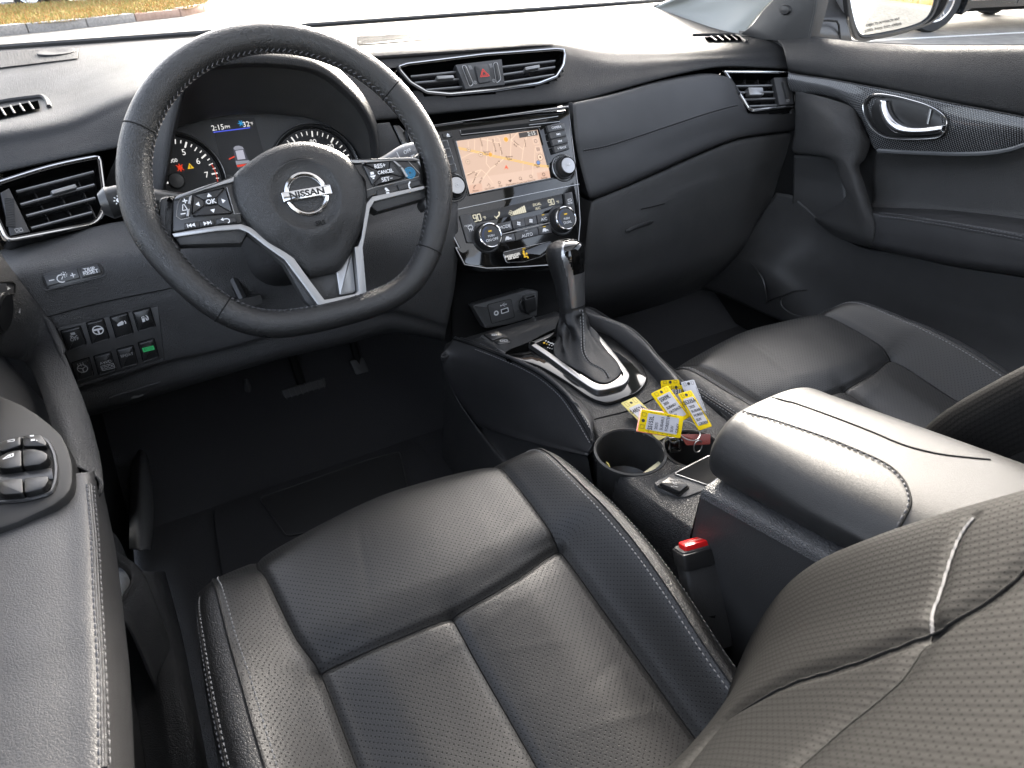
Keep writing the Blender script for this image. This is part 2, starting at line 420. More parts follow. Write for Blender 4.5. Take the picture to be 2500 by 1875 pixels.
rows = [[V((x, .815, .06)) for x in XS],
        [V((x, .80, .086)) for x in XS],
        [V((x, .78, .090)) for x in XS],
        [V((x, .62, .098-.030*min(1, abs(x)/.7)**2)) for x in XS],
        [V((x, .48, interp(crest_z, x)*.5+.5*(.10-.045*min(1, abs(x)/.7)**2))) for x in XS],
        [V((x, interp(crest_y, x), interp(crest_z, x))) for x in XS],
        [V((x, interp(lipt_y, x), interp(lipt_z, x))) for x in XS],
        [V((x, (interp(lipt_y, x)+interp(lipb_y, x))/2-.004, (interp(lipt_z, x)+interp(lipb_z, x))/2)) for x in XS],
        [V((x, interp(lipb_y, x), interp(lipb_z, x))) for x in XS],
        [V((x, interp(lipb_y, x)+.03, interp(lipb_z, x)-.006)) for x in XS]]
g_top = grid(rows, 120, 90)
top = gridmesh('top_pad', g_top, M_['dash'], dash, 0, (0, -.3, 1))
def bvh_of(g):
    nu = len(g[0]); vs = [p for r_ in g for p in r_]
    return BVHTree.FromPolygons(vs, [(j*nu+i, j*nu+i+1, (j+1)*nu+i+1, (j+1)*nu+i) for j in range(len(g)-1) for i in range(nu-1)])
def onsurf(bvh, reg, pts, lift=0.0):
    """Where the sight lines through traced points meet a built surface."""
    out = []
    for p in pts:
        d = ray(*q(reg, *p)).normalized(); h = bvh.ray_cast(CAM, d)
        if h[0] is None: continue
        n = h[1] if h[1].dot(d) < 0 else -h[1]
        out.append((h[0]+n*lift, n))
    return out
BT = bvh_of(g_top)
# black seal along the glass
b = B(); b.tube([V((x, .803, .094)) for x in np.linspace(-.9, .9, 30)], .005, 6); b.done('glass_seal', M_['rubber'], dash)
def strip(name, reg, upper, lower, lift, mt, surf=BT, par=None):
    u = [p for p, n in onsurf(surf, reg, upper, lift)]; l = [p for p, n in onsurf(surf, reg, lower, lift)]
    n = min(len(u), len(l)); vs = u[:n]+l[:n]
    o = mk(name, vs, [(i, i+1, n+i+1, n+i) for i in range(n-1)], mt, par or dash, False); flip_to(o, (0, -.2, 1)); return o
# speaker / sensor grille strip at the far left of the pad: fine ribs
pts = onsurf(BT, 'f', [(-60+i*13.6, 505-(i*.6)) for i in range(61)]); pts2 = onsurf(BT, 'f', [(-75+i*13.6, 672-(i*1.62)) for i in range(61)])
b = B()
for (a, n), (c, n2) in zip(pts, pts2): b.tube([a+n*.0012, c+n2*.0012], .0011, 4)
b.done('speaker_grille', M_['dash'], dash)
a4 = [p for p, n in onsurf(BT, 'f', [(-80, 505), (765, 455), (770, 560), (-80, 680)], .0006)]
strip('grille_well', 'f', [(-80+i*42, 505-i*2.4) for i in range(21)], [(-80+i*42, 680-i*5.6) for i in range(21)], .0005, M_['matte'])
sp = onsurf(BT, 'f', [(552, 517)])[0]; fr = F(sp[0], X1, sp[1].cross(X1)*-1); 
b = B(); b.lathe(F(sp[0], X1, sp[1].cross(X1)), [(.030, 0), (.030, .0035), (.027, .0040), (.015, .0022), (.0, .0016)], 28, 1, .85); b.done('light_sensor', M_['dash'], dash)
# long recess at the windshield in the middle, with the fine vent lines in front of it
strip('defrost_slot', 'j', [(240,205),(900,165),(1640,128),(1770,145)], [(260,222),(900,185),(1640,152),(1765,150)], .0012, M_['matte'])
strip('defrost_slot', 'j', [(0,235),(60,225),(120,225)], [(0,262),(50,255),(110,235)], .0012, M_['matte'])
b = B()
for k in range(9):
    t = k/8; p = onsurf(BT, 'j', [(-40+60*i, 352-7.6*i-t*(75-4.4*i)) for i in range(17)], .0006)
    b.tube([a for a, n in p], .0007, 4)
b.done('defrost_grille', M_['dashlow'], dash)
pl_ = onsurf(BT, 'j', [(-20,360),(300,335),(620,308),(950,275)], .0004); b = B(); b.tube([a for a, n in pl_], .0012, 4); b.done('grille_edge', M_['matte'], dash)
b = B(); b.tube(cr([a for a, n in onsurf(BT, 'j', [(130,488),(600,455),(1200,412),(1600,378),(1860,360)], .0006)], 30), [.0032*(1-(i/29)**3)+.0004 for i in range(30)], 6); b.done('pad_crease', M_['matte'], dash)
# side demister outlets on top of the pad
def demister(reg, slot, hood, nf):
    u = onsurf(BT, reg, slot, .0025); mk('demister_well', [p for p, n in u], [tuple(range(len(u)))], M_['void'], dash, False)  # flat black sheet on the pad paints the outlet's inner shade
    b = B()
    for i in range(1, nf):
        t = i/nf; A_ = np.array(slot[0])*(1-t)+np.array(slot[1])*t; C_ = np.array(slot[3])*(1-t-.06)+np.array(slot[2])*(t+.06)
        r2 = onsurf(BT, reg, [tuple(A_), tuple(C_)], .0032)
        if len(r2) == 2: b.tube([r2[0][0], r2[1][0]], .0014, 5)
    b.done('demister_fin', M_['dash'], dash)
    hp = onsurf(BT, reg, hood, .0)
    b = B(); b.tube(cr([p+n*.0015 for p, n in hp], 24), .0035, 6); b.done('demister_hood', M_['dash'], dash)
demister('f', [(-160, 1100), (375, 985), (395, 1065), (-150, 1185)], [(-160,1030),(100,980),(330,950),(420,945),(460,985),(480,1040)], 6)
demister('3', [(290, 230), (495, 218), (520, 250), (310, 254)], [(225,216),(300,214),(460,214),(500,222),(545,256)], 5) if False else demister(3, [(290, 230), (495, 218), (520, 250), (310, 254)], [(225,216),(300,214),(460,214),(500,222),(545,256)], 5)
# embossed airbag word on the passenger side
ap = onsurf(BT, 2, [(1740, 250)])[0]; T('airbagtop', 'AIRBAG', F(ap[0], V((.94,.34,0)), ap[1].cross(V((.94,.34,0)))), 0, 0, .010, M_['dashlow'], dash)

# --- hood over the instruments
hood = [(385,560),(396,490),(410,420),(425,330),(450,225),(470,186),(515,168),(590,159),(680,161),(753,171),(800,192),(840,225),(875,262),(900,305),(912,350),(916,420),(915,470)]
hy = [.215,.205,.20,.20,.195,.185,.18,.178,.178,.178,.18,.184,.19,.2,.21,.215,.22]
lip = [P(x, y, y=v) for (x, y), v in zip(hood, hy)]
def back(p, dy, dz, k=1.0): 
    c = V((-.355, p.y, -.02)); d = p-c; return V((c.x+d.x*k, p.y+dy, c.z+d.z*k+dz))
bz = [(375,600),(380,520),(385,440),(390,390),(400,345),(430,310),(480,293),(530,281),(590,274),(650,273),(700,277),(745,282),(800,300),(860,350),(890,430),(892,480),(890,530)]
bezel = [P(x, y, y=.285) for x, y in bz]
outer0 = [back(p, .004, .006, 1.06) for p in lip]
outer1 = [back(p, .045, .0, 1.17) for p in lip]
outer2 = [V((back(p, .16, .0, 1.36).x, p.y+.15, min(p.z, .105)*.86)) for p in lip]
loft('cluster_hood', [outer2, outer1, outer0, [back(p, -.004, .002, 1.02) for p in lip], lip, [back(p, .012, -.002, .985) for p in lip]], 70, 40, M_['dash'], dash, 0, (0, -.4, 1))
loft('cluster_shroud', [[back(p, .010, -.002, .987) for p in lip], [a.lerp(c, .5)+V((0, 0, .004)) for a, c in zip(lip, bezel)], bezel, [p+V((0, .012, -.003)) for p in bezel]], 60, 24, M_['plastic'], dash, 0)

# --- instrument cluster
CL = F(P(600, 400, y=.29), X1, tilt(18))
clu = B(); poly = CL.uvs('n', [(370,470),(380,400),(395,340),(430,305),(480,288),(530,276),(590,269),(650,268),(700,272),(750,277),(810,290),(870,340),(895,430),(890,500),(700,530),(500,540)], 0)
clu.prism(CL, poly, -.03, -.004)
cluster = clu.done('instrument_cluster', M_['plastic'], dash)
def dial(cx, cy, r, name):
    b = B(); f2 = CL.sub(cx, cy)
    b.lathe(f2, [(0, -.0035), (r*.93, -.0035), (r*.945, .0)], 64); b.done('dial_face', M_['dialface'], cluster)
    b = B(); b.lathe(f2, [(r*.945, -.003), (r*.955, .004), (r, .006), (r*1.025, .004), (r*1.03, -.004)], 64); b.done('dial_ring', M_['smooth'], cluster)
    b = B(); b.tube([f2.pt(r*1.0*math.cos(t), r*1.0*math.sin(t), .0062) for t in np.linspace(0, 2*math.pi, 72, endpoint=False)], .0009, 5, True); b.done('dial_rim', M_['satin'], cluster)
    return f2
M_['dialface'] = mat('dial_black', (.006, .006, .007), .5)
tc = CL.uv('n', 431, 441); sc = CL.uv('n', 773, 418)
DT = dial(*tc, .0665, 'tach'); DS = dial(*sc, .0690, 'speed')
def ticks(f2, r0, items):
    for ang, ln, wd, mt in items:
        a = R(ang); glyph('cluster'+('T' if f2 is DT else 'S'), f2, [seg2((r0*math.cos(a), r0*math.sin(a)), ((r0-ln)*math.cos(a), (r0-ln)*math.sin(a)), wd)], mt, cluster, c=-.0028)
# tachometer: 0 at 225 deg ... 7 at 0 deg
def ta(v): return 205-v*29.0
for v in range(0, 33):
    x = v/4
    if x > 8: break
    ticks(DT, .058, [(ta(x), .0085 if v % 4 == 0 else (.0065 if v % 2 == 0 else .0042), .0022 if v % 4 == 0 else .0013, M_['lit'])])
for k in range(0, 9): a = R(ta(k)); T('clusterT', str(k), DT, .0425*math.cos(a), .0425*math.sin(a), .0085, M_['lit'], cluster, c=-.0028)
glyph('clusterT', DT, ring2(0, 0, .0555, .0010, 16, R(ta(8)), R(ta(6.5))), M_['litred'], cluster, c=-.0026)
T('clusterT', 'RPMx1000', DT, -.006, .0275, .0052, M_['lit'], cluster, c=-.0028)
glyph('clusterT', DT, [disc(.010, .017, .0034, 8)]+[seg2((.010-.0045, .017+.004-.004*i), (.010+.0045, .017-.004+.004*i), .0012) for i in (0, 2)]+[seg2((.010, .0225), (.010, .0115), .0016)], M_['litred'], cluster, c=-.0027)
glyph('clusterT', DT, [[(.0195, .0135), (.0285, .0135), (.024, .0215)]], M_['lityel'], cluster, c=-.0027)
glyph('clusterT', DT, [rect(.024, .0170, .0010, .003), rect(.024, .0147, .0010, .001)], M_['ink'], cluster, c=-.0024)
b = B(); a = R(184); b.prism(DT, seg2((.0, 0), (.050*math.cos(a), .050*math.sin(a)), .0026), -.001, .0005); b.done('needle', M_['lit'], cluster)
b = B(); b.lathe(DT, [(.0115, -.003), (.0115, .003), (.010, .0045), (0, .005)], 28); b.done('needle_hub', M_['smooth'], cluster)
def sa(v): return 212-v*1.63
for v in range(0, 161, 5): ticks(DS, .0605, [(sa(v), .0085 if v % 20 == 0 else .0058, .0022 if v % 20 == 0 else .0013, M_['lit'])])
for v in range(0, 161, 20): a = R(sa(v)); T('clusterS', str(v), DS, .044*math.cos(a), .044*math.sin(a), .0080, M_['lit'], cluster, c=-.0028)
for v in range(0, 261, 10): a = R(212-v*1.01); ticks(DS, .032, [(212-v*1.01, .003, .0010, M_['lit'])])
for v in range(20, 261, 40): a = R(212-v*1.01); T('clusterS', str(v), DS, .0255*math.cos(a), .0255*math.sin(a), .0038, M_['lit'], cluster, c=-.0028)
T('clusterS', 'MPH', DS, -.011, .0345, .0048, M_['lit'], cluster, c=-.0028)
b = B(); b.lathe(DS, [(.0115, -.003), (.0115, .003), (.010, .0045), (0, .005)], 28); b.done('needle_hub', M_['smooth'], cluster)
b = B(); a = R(212); b.prism(DS, seg2((.0, 0), (.050*math.cos(a), .050*math.sin(a)), .0026), -.001, .0005); b.done('needle', M_['lit'], cluster)
# centre display
dp = CL.uvs('a', [(665,305),(1185,280),(1310,740),(1180,960),(820,960)]); b = B(); b.prism(CL, dp, -.006, -.0028); b.done('centre_display', M_['dialface'], cluster)
T('cluster', '2:15', CL, *CL.uv('a', 748, 400), .0076, M_['lit'], cluster, c=-.0022); T('cluster', 'PM', CL, *CL.uv('a', 862, 392), .0042, M_['lit'], cluster, c=-.0022)
T('cluster', '32', CL, *CL.uv('a', 1088, 360), .0076, M_['lit'], cluster, c=-.0022); T('cluster', '°F', CL, *CL.uv('a', 1152, 352), .0042, M_['lit'], cluster, c=-.0022)
sx, sy = CL.uv('a', 1024, 346); glyph('cluster', CL, [seg2((sx-.0042*math.cos(R(t)), sy-.0042*math.sin(R(t))), (sx+.0042*math.cos(R(t)), sy+.0042*math.sin(R(t))), .0013) for t in (0, 60, 120)], M_['litblue'], cluster, c=-.0022)
glyph('cluster', CL, [seg2(CL.uv('a', 690, 455), CL.uv('a', 1135, 400), .0016)], M_['litline'], cluster, c=-.0022)
M_['litgrey'] = glow('lit_grey', (.30, .31, .36), .6); M_['litdk'] = glow('lit_dark', (.05, .05, .07), .6)
def cp(pts): return CL.uvs('a', pts)
glyph('cluster', CL, [cp([(930,650),(950,620),(1000,612),(1045,625),(1065,655),(1120,800),(1140,850),(1100,880),(1000,905),(975,870),(955,800)])], M_['litdk'], cluster, c=-.0025)
glyph('cluster', CL, [cp([(935,645),(955,622),(1000,615),(1045,630),(1060,655),(950,670)]), cp([(960,800),(1125,790),(1135,820),(970,845)])], M_['litgrey'], cluster, c=-.0022)
glyph('cluster', CL, [cp([(958,678),(1050,665),(1080,775),(985,785)])], glow('lit_pale', (.50, .50, .60), .6), cluster, c=-.0020)
glyph('cluster', CL, [cp([(972,850),(1135,825),(1125,850),(985,875)]), cp([(875,775),(945,738),(950,755),(885,785)])], M_['litred'], cluster, c=-.0019)

# --- plinth right of the cluster, between it and the centre stack
pl = [(895,310),(950,298),(975,360),(985,420),(940,440),(905,420)]
b = B(); f_ = F(P(930, 360, y=.23), X1, tilt(25)); b.prism(f_, f_.uvs('l', [(455,285),(715,255),(940,700),(900,860),(510,820),(520,500)]), -.03, .004, .003); b.done('side_trim', M_['gplastic'], dash)
b = B(); b.prism(f_, f_.uvs('l', [(770,310),(870,300),(1130,590),(1150,640),(950,690)]), -.03, .003, .002); b.done('side_pocket', M_['gloss'], dash)

# --- air vents
def bar(fr, p0, p1, wd, c0, c1, b):
    b.prism(fr, seg2(p0, p1, wd), c0, c1, min(.0006, wd*.3))
M_['slat'] = mat('slat_plastic', (.030, .030, .031), .22)
M_['slatedge'] = mat('slat_edge', (.26, .26, .26), .30, .7)  # pale metallic grey paints the sky glint on slat edges; tabs share it
M_['panelgrey'] = mat('vent_panel_grey', (.030, .030, .031), .38)
def scale2(pts, k, c=None):
    cx = sum(p[0] for p in pts)/len(pts); cy = sum(p[1] for p in pts)/len(pts)
    if c: cx, cy = c
    return [(cx+(x-cx)*k, cy+(y-cy)*k) for x, y in pts]
def inset(pts, d):
    n = len(pts); ar = sum(pts[i][0]*pts[(i+1) % n][1]-pts[(i+1) % n][0]*pts[i][1] for i in range(n)); s = 1 if ar > 0 else -1; out = []
    for i in range(n):
        a, b_, c = (np.array(pts[(i+t) % n]) for t in (-1, 0, 1)); t = c-a; l = np.linalg.norm(t) or 1
        out.append(tuple(b_+np.array([-t[1], t[0]])/l*d*s))
    return out
def vent(fr, outer, rad, slats, tabs, depth=.05, chrome=.0015):
    o2 = roundpoly(outer, rad, 5)
    i2 = inset(o2, .0065)
    b = B(); b.prism(fr, o2, -.03, .005, .002, hole=i2); v = b.done('air_vent', M_['gloss'], dash)
    b = B(); b.tube([fr.pt(*p, .0052) for p in inset(o2, .0035)], chrome, 6, True); b.done('chrome_frame', M_['chrome'], v)
    b = B(); b.prism(fr, i2, -depth, -depth+.004); b.done('duct', M_['matte'], v)
    b = B(); n = len(i2); b.add([fr.pt(*p, -.002) for p in i2]+[fr.pt(*p, -depth) for p in i2], [(i, (i+1) % n, n+(i+1) % n, n+i) for i in range(n)]); b.done('duct_wall', M_['matte'], v)
    for p0, p1 in slats:
        b = B(); bar(fr, p0, p1, .0042, -.024, -.006, b); s = b.done('slat', M_['slat'], v)
        b = B(); b.tube([fr.pt(*p0, -.0055), fr.pt(*p1, -.0055)], .0013, 6); b.done('slat_edge', M_['slatedge'], s)
    for t in tabs:
        b = B(); b.prism(fr, roundpoly(t, .002, 3), -.012, .004, .0015); b.done('vent_tab', M_['slatedge'], v)
    # upright guide vanes far inside
    xs = [p[0] for p in i2]; ys = [p[1] for p in i2]
    for i in range(1, 5):
        x = min(xs)+(max(xs)-min(xs))*i/5; b = B(); b.box(fr.sub(x, (min(ys)+max(ys))/2), -.0008, .0008, -(max(ys)-min(ys))*.36, (max(ys)-min(ys))*.36, -.045, -.026); b.done('vane', M_['slat'], v)
    return v
LVO = V((-.603, .223, -.063)); LVR = (V((-.603,.223,-.063))-V((-.701,.192,-.057))); LVU = V((-.576,.28,.007))-V((-.603,.223,-.063))
LV = F(LVO, LVR, LVU); RV = F(V((.603,.223,-.063)), V((.701,.192,-.057))-V((.603,.223,-.063)), V((.576,.28,.007))-V((.603,.223,-.063)))
v = vent(LV, LV.uvs(1, [(-60,1100),(300,985),(610,925),(650,1230),(600,1360),(30,1470),(-60,1280)]), [.01,.03,.012,.02,.02,.012,.01],
     [(LV.uv(1,100,1140),LV.uv(1,565,1020)),(LV.uv(1,125,1218),LV.uv(1,570,1098)),(LV.uv(1,160,1286),LV.uv(1,575,1178)),(LV.uv(1,190,1360),LV.uv(1,555,1265))],
     [LV.uvs(1,[(300,1150),(450,1108),(465,1130),(315,1172)])])
b = B(); b.prism(LV, LV.uvs(1,[(0,1160),(55,1135),(180,1395),(60,1420)]), -.01, .003, .001); b.done('thumbwheel_plate', M_['panelgrey'], v)
b = B(); c = LV.uv(1,60,1280); f3 = LV.sub(*c, -.002, -.35); b.box(f3, -.0045, .0045, -.019, .019, -.004, .006)
for k in range(-8, 9): b.box(f3, -.0046, .0046, k*.0022-.0004, k*.0022+.0004, .006, .0072)
b.done('thumbwheel', M_['rubber'], v)
glyph('lv', LV, frame2(*LV.uv(1,97,1400), *LV.uv(1,128,1372), .0006)+line2([LV.uv(1,97,1398),LV.uv(1,128,1374)], .0006)+line2([LV.uv(1,97,1374),LV.uv(1,128,1398)], .0006), M_['printdim'], v, c=.0034)
v = vent(RV, RV.uvs(3, [(395,425),(830,428),(845,650),(560,678)]), [.006,.012,.012,.010],
     [(RV.uv(3,465,510),RV.uv(3,710,505)),(RV.uv(3,490,548),RV.uv(3,718,545)),(RV.uv(3,510,590),RV.uv(3,728,584)),(RV.uv(3,545,632),RV.uv(3,738,624))],
     [RV.uvs(3,[(552,528),(640,528),(648,572),(560,572)])])
b = B(); b.prism(RV, RV.uvs(3,[(708,468),(812,464),(826,625),(742,632)]), -.012, .002, .001); b.done('thumbwheel_plate', M_['panelgrey'], v)
b = B(); c = RV.uv(3,776,545); f3 = RV.sub(*c, 0, .10); b.box(f3, -.004, .004, -.018, .018, -.004, .006); 
for k in range(-7, 8): b.box(f3, -.0041, .0041, k*.0022-.0004, k*.0022+.0004, .006, .0072)
b.done('thumbwheel', M_['rubber'], v)
glyph('rv', RV, frame2(*RV.uv(3,782,612), *RV.uv(3,798,598), .0006)+line2([RV.uv(3,782,612),RV.uv(3,798,598)], .0006), M_['printdim'], v, c=.0028)
# surround of the right vent
CV = F(V((.0185, .30, .05)), X1, tilt(36))
half = [CV.uv('j', *p) for p in [(1175,462),(1500,438),(1860,410),(1945,420),(1962,470),(1945,590),(1870,705),(1700,772),(1300,835),(1175,850)]]
tx = half[0][0]
outl = [(x-tx, y) for x, y in half[:-1]]; outl = outl + [(-x, y) for x, y in outl[::-1]][:-1]
CVc = CV.sub(tx, 0, .007)
sl = []
for (p0, p1) in [((1365,550),(1890,490)),((1370,625),(1890,550)),((1380,700),(1880,625))]:
    a_, c_ = CVc.uv('j', *p0), CVc.uv('j', *p1); sl.append((a_, c_)); sl.append(((-a_[0], a_[1]), (-c_[0], c_[1])))
tb = CVc.uvs('j', [(1578,578),(1720,552),(1724,582),(1584,606)])
v = vent(CVc, outl, .004, sl, [tb, [(-x, y) for x, y in tb][::-1]])
b = B(); pp = CVc.uvs('j', [(910,555),(1355,500),(1385,745),(1010,790)]); b.prism(CVc, pp, -.012, .0035, .001); b.done('button_plate', M_['panelgrey'], v)
hz = roundpoly(CVc.uvs('j', [(1088,570),(1212,555),(1256,722),(1130,745)]), .004, 4); b = B(); b.prism(CVc, hz, .0, .007, .0015); b.done('hazard_button', M_['panelgrey'], v)
M_['hazred'] = mat('hazard_red', (.65, .04, .03), .5)
hc = CVc.uv('j', 1178, 650); 
for s_, wd in ((.0085, .0011), (.0050, .0009)): glyph('hazard', CVc, line2([(hc[0]-s_, hc[1]-s_*.62), (hc[0]+s_, hc[1]-s_*.62), (hc[0], hc[1]+s_*.9), (hc[0]-s_, hc[1]-s_*.62)], wd), M_['hazred'], v, c=.0074)
for tw in ([(970,572),(1003,562),(1082,745),(1045,772)], [(1272,545),(1308,532),(1346,700),(1302,738)]):
    b = B(); w2 = roundpoly(CVc.uvs('j', tw), .004, 4); b.prism(CVc, w2, .002, .0045, .0005); t_ = b.done('thumbwheel', M_['smooth'], v)
    w3 = scale2(w2, .82); b = B(); b.prism(CVc, w3, .003, .007, .002); b.done('wheel_grip', M_['rubber'], t_)
    b = B(); b.tube([CVc.pt(*p, .0046) for p in w2], .0006, 5, True); b.done('wheel_rim', M_['satin'], t_)
for px in (1100, 1280): c2 = CVc.uv('j', px, 728 if px < 1200 else 710); glyph('hazard', CVc, ring2(*c2, .0026, .0006, 12)+[seg2((c2[0]-.002, c2[1]-.002), (c2[0]+.002, c2[1]+.002), .0006)], M_['printdim'], v, c=.0040)
for px, py in ((1055, 580), (1252, 562)):
    c2 = CVc.uv('j', px, py); glyph('hazard', CVc, [seg2((c2[0]-.003+i*.002, c2[1]+.003), (c2[0]-.002+i*.002, c2[1]-.004), .0006) for i in range(3)], M_['printdim'], v, c=.0040)

vin = inset(roundpoly(outl, .004, 3), -.0005)
def _hole(p):
    d = p-CVc.o; return abs(d.dot(CVc.n)) < .035 and inpoly(d.dot(CVc.r), d.dot(CVc.u), vin)
cut(top, _hole)
cut(top, lambda p: -.492 < p.x < -.222 and p.y < .318-.9*max(0, abs(p.x+.357)-.12))
# --- padded passenger trim with double stitching
trim = [L('n', [(1402,252),(1500,227),(1600,199),(1690,182),(1745,180),(1800,190),(1950,178)], y=[.252,.258,.268,.272,.268,.26,.24]),
        L('n', [(1398,258),(1500,240),(1600,214),(1690,196),(1750,190),(1810,200),(1955,186)], y=[.236,.243,.253,.260,.258,.252,.228]),
        L('n', [(1404,330),(1500,320),(1600,293),(1690,262),(1770,240),(1840,255),(1955,245)], y=[.212,.218,.228,.234,.234,.228,.212]),
        L('n', [(1412,380),(1500,366),(1600,330),(1690,295),(1780,272),(1850,278),(1950,268)], y=[.203,.208,.217,.222,.222,.22,.206]),
        L('n', [(1424,430),(1510,405),(1610,370),(1700,332),(1790,305),(1860,298),(1948,290)], y=[.192,.197,.207,.213,.214,.212,.206]),
        L('n', [(1437,474),(1520,444),(1615,405),(1700,368),(1790,334),(1860,322),(1945,314)], y=[.182,.188,.198,.205,.208,.209,.208]),
        L('n', [(1441,486),(1520,456),(1615,414),(1700,376),(1790,341),(1860,328),(1945,318)], y=[.186,.193,.204,.211,.214,.216,.216]),
        L('n', [(1443,490),(1520,459),(1615,417),(1700,378),(1790,343),(1860,330),(1945,320)], y=[.205,.212,.224,.231,.234,.236,.236])]
g_tr = grid(trim, 60, 50); ptr_ = gridmesh('padded_trim', g_tr, M_['pad'], dash, .004, (0, -1, .3)); cut(ptr_, lambda p: abs((p-RV.o).dot(RV.n)) < .06 and inpoly((p-RV.o).dot(RV.r), (p-RV.o).dot(RV.u), inset(RV.uvs(3, [(395,425),(830,428),(845,650),(560,678)]), -.001))); BTR = bvh_of(g_tr)
def side_face(name, g, col, d, mt, par):
    c = [r_[col] for r_ in g]; n = len(c); mk(name, c+[p+V(d) for p in c], [(i, i+1, n+i+1, n+i) for i in range(n-1)], mt, par)
side_face('trim_end', g_tr, 0, (0, .05, 0), M_['pad'], dash)
b = B()
for off in (-7, 7):
    sp = onsurf(BTR, 3, [(-430,905+off),(-300,880+off),(-150,835+off),(0,785+off),(150,735+off),(300,685+off),(430,648+off),(492,634+off)], .0004)
    pts = cr([p for p, n in sp], 80); nn = sp[3][1]; b.stitches(pts, nn, .0042, .0016, .0007)
kind(b.done('stitching', M_['thread'], dash), 'stuff')
sp = onsurf(BTR, 3, [(-430,905),(-300,880),(-150,835),(0,785),(150,735),(300,685),(430,648),(492,634)], .0004); b = B(); b.tube(cr([p for p, n in sp], 60), .0009, 5); b.done('seam', M_['matte'], dash)
# --- grained band and glove box below the trim
gl = [L('n', [(1441,490),(1520,459),(1615,417),(1700,378),(1790,343),(1860,330),(1945,320)], y=[.20,.207,.219,.226,.229,.231,.231]),
      L('n', [(1443,497),(1522,466),(1617,424),(1702,386),(1792,351),(1862,338),(1945,328)], y=[.185,.192,.203,.210,.213,.215,.215]),
      L('n', [(1436,545),(1530,518),(1625,466),(1710,428),(1800,398),(1870,384),(1930,378)], y=[.176,.184,.196,.205,.21,.214,.216]),
      L('n', [(1430,600),(1545,560),(1640,500),(1725,462),(1800,436),(1860,420),(1910,410)], y=[.172,.180,.193,.203,.21,.216,.22]),
      L('n', [(1420,660),(1545,640),(1640,600),(1725,565),(1790,540),(1840,520),(1890,500)], y=[.176,.184,.198,.21,.22,.226,.232]),
      L('n', [(1400,740),(1530,720),(1630,690),(1710,665),(1770,640),(1815,620),(1850,600)], y=[.20,.21,.225,.24,.25,.256,.26]),
      L('n', [(1400,790),(1500,775),(1580,755),(1650,735),(1700,715),(1745,695),(1780,670)], y=[.34,.35,.36,.37,.38,.39,.39])]
g_gl = grid(gl, 50, 50); gridmesh('glove_box', g_gl, M_['dashlow'], dash, .004, (0, -1, .3)); BG = bvh_of(g_gl)
sp = onsurf(BG, 2, [(1785,1388),(1850,1360),(1950,1328)], .001); b = B(); b.tube(cr([p for p, n in sp], 12), [.001]+[.0042]*10+[.001], 8); b.done('handle_slot', M_['silverdim'] if 'silverdim' in M_ else M_['smooth'], dash)
sp = onsurf(BG, 2, [(1880,1255),(1950,1240),(2020,1222)], .0006); b = B(); b.tube(cr([p for p, n in sp], 12), .0012, 6); b.done('lid_gap', M_['matte'], dash)
sp = onsurf(BG, 2, [(1560,1195),(1900,1140),(2212,1010)]+[(2212,1010)], .0004)
side_face('glove_box_end', g_gl, 0, (0, .08, 0), M_['dashlow'], dash)
M_['traygrey'] = mat('tray_grey', (.065, .065, .064), .45, grain=('leather', 420, .3, .0008))
# ================================================================ CENTRE STACK (infotainment and climate)
ST = F(V((0, .18324, -.06314)), X1, tilt(30.44))
rt = ST.uvs('n', [(1390,256),(1399,330),(1408,400),(1416,470),(1420,540),(1416,588),(1398,628),(1360,646),(1268,652)])
tx = 0.0; left = ST.uvs('n', [(1190,655),(1136,646),(1113,603)])+[(-x, y) for x, y in rt[4::-1]]
out = rt + left
out = [(x, y) for x, y in out]
b = B(); b.prism(ST, out, -.06, -.003, .004); stack = b.done('centre_stack', M_['gloss'], dash)
b = B(); b.tube([ST.pt(x, y, -.004) for x, y in inset(out, .0008)], .0010, 5, True); b.done('stack_edge', M_['satin'], stack)
# tilted gloss strip along the top, it catches the sky
tl = ST.uvs('j', [(1020,1085),(1500,1010),(1980,925),(1985,985),(1900,985),(1500,1030),(1025,1098)]); 
b = B(); n = 9; up_ = ST.uvs('j', [(1000+i*122, 1062-i*18.4) for i in range(n)]); lo_ = ST.uvs('j', [(1000+i*122, 1092-i*(14.2 if i < 7 else 13.0)) for i in range(n)])
b.add([ST.pt(x, y, -.012) for x, y in up_]+[ST.pt(x, y, .001) for x, y in lo_]+[ST.pt(x, y-.002, -.004) for x, y in lo_], [(i, i+1, n+i+1, n+i) for i in range(n-1)]+[(n+i, n+i+1, 2*n+i+1, 2*n+i) for i in range(n-1)]); b.done('top_bevel', M_['gloss'], stack)
# disc slot
b = B(); b.prism(ST, ST.uvs('b', [(185,240),(880,165),(1185,132),(1190,152),(1000,196),(192,282)]), -.0028, -.0016); sl_ = b.done('disc_slot', M_['matte'], stack)
b = B(); b.tube([ST.pt(*ST.uv('b', *p), -.001) for p in [(183,238),(193,285),(1000,200)]], .0007, 5); b.tube([ST.pt(*ST.uv('b', *p), -.001) for p in [(890,140),(1175,96)]], .0007, 5); b.tube([ST.pt(*ST.uv('b', *p), -.001) for p in [(880,185),(1190,150)]], .0007, 5); b.done('slot_edge', M_['satin'], sl_)
b = B(); b.prism(ST, ST.uvs('b', [(5,275),(98,262),(104,300),(14,314)]), -.003, -.001, .0006); e_ = b.done('eject_button', M_['smooth'], stack); ec = ST.uv('b', 58, 287); glyph('eject', ST, [[(ec[0]-.003, ec[1]-.001), (ec[0]+.003, ec[1]-.001), (ec[0], ec[1]+.003)], rect(ec[0], ec[1]-.0025, .006, .001)], M_['print'], e_, c=-.0006)
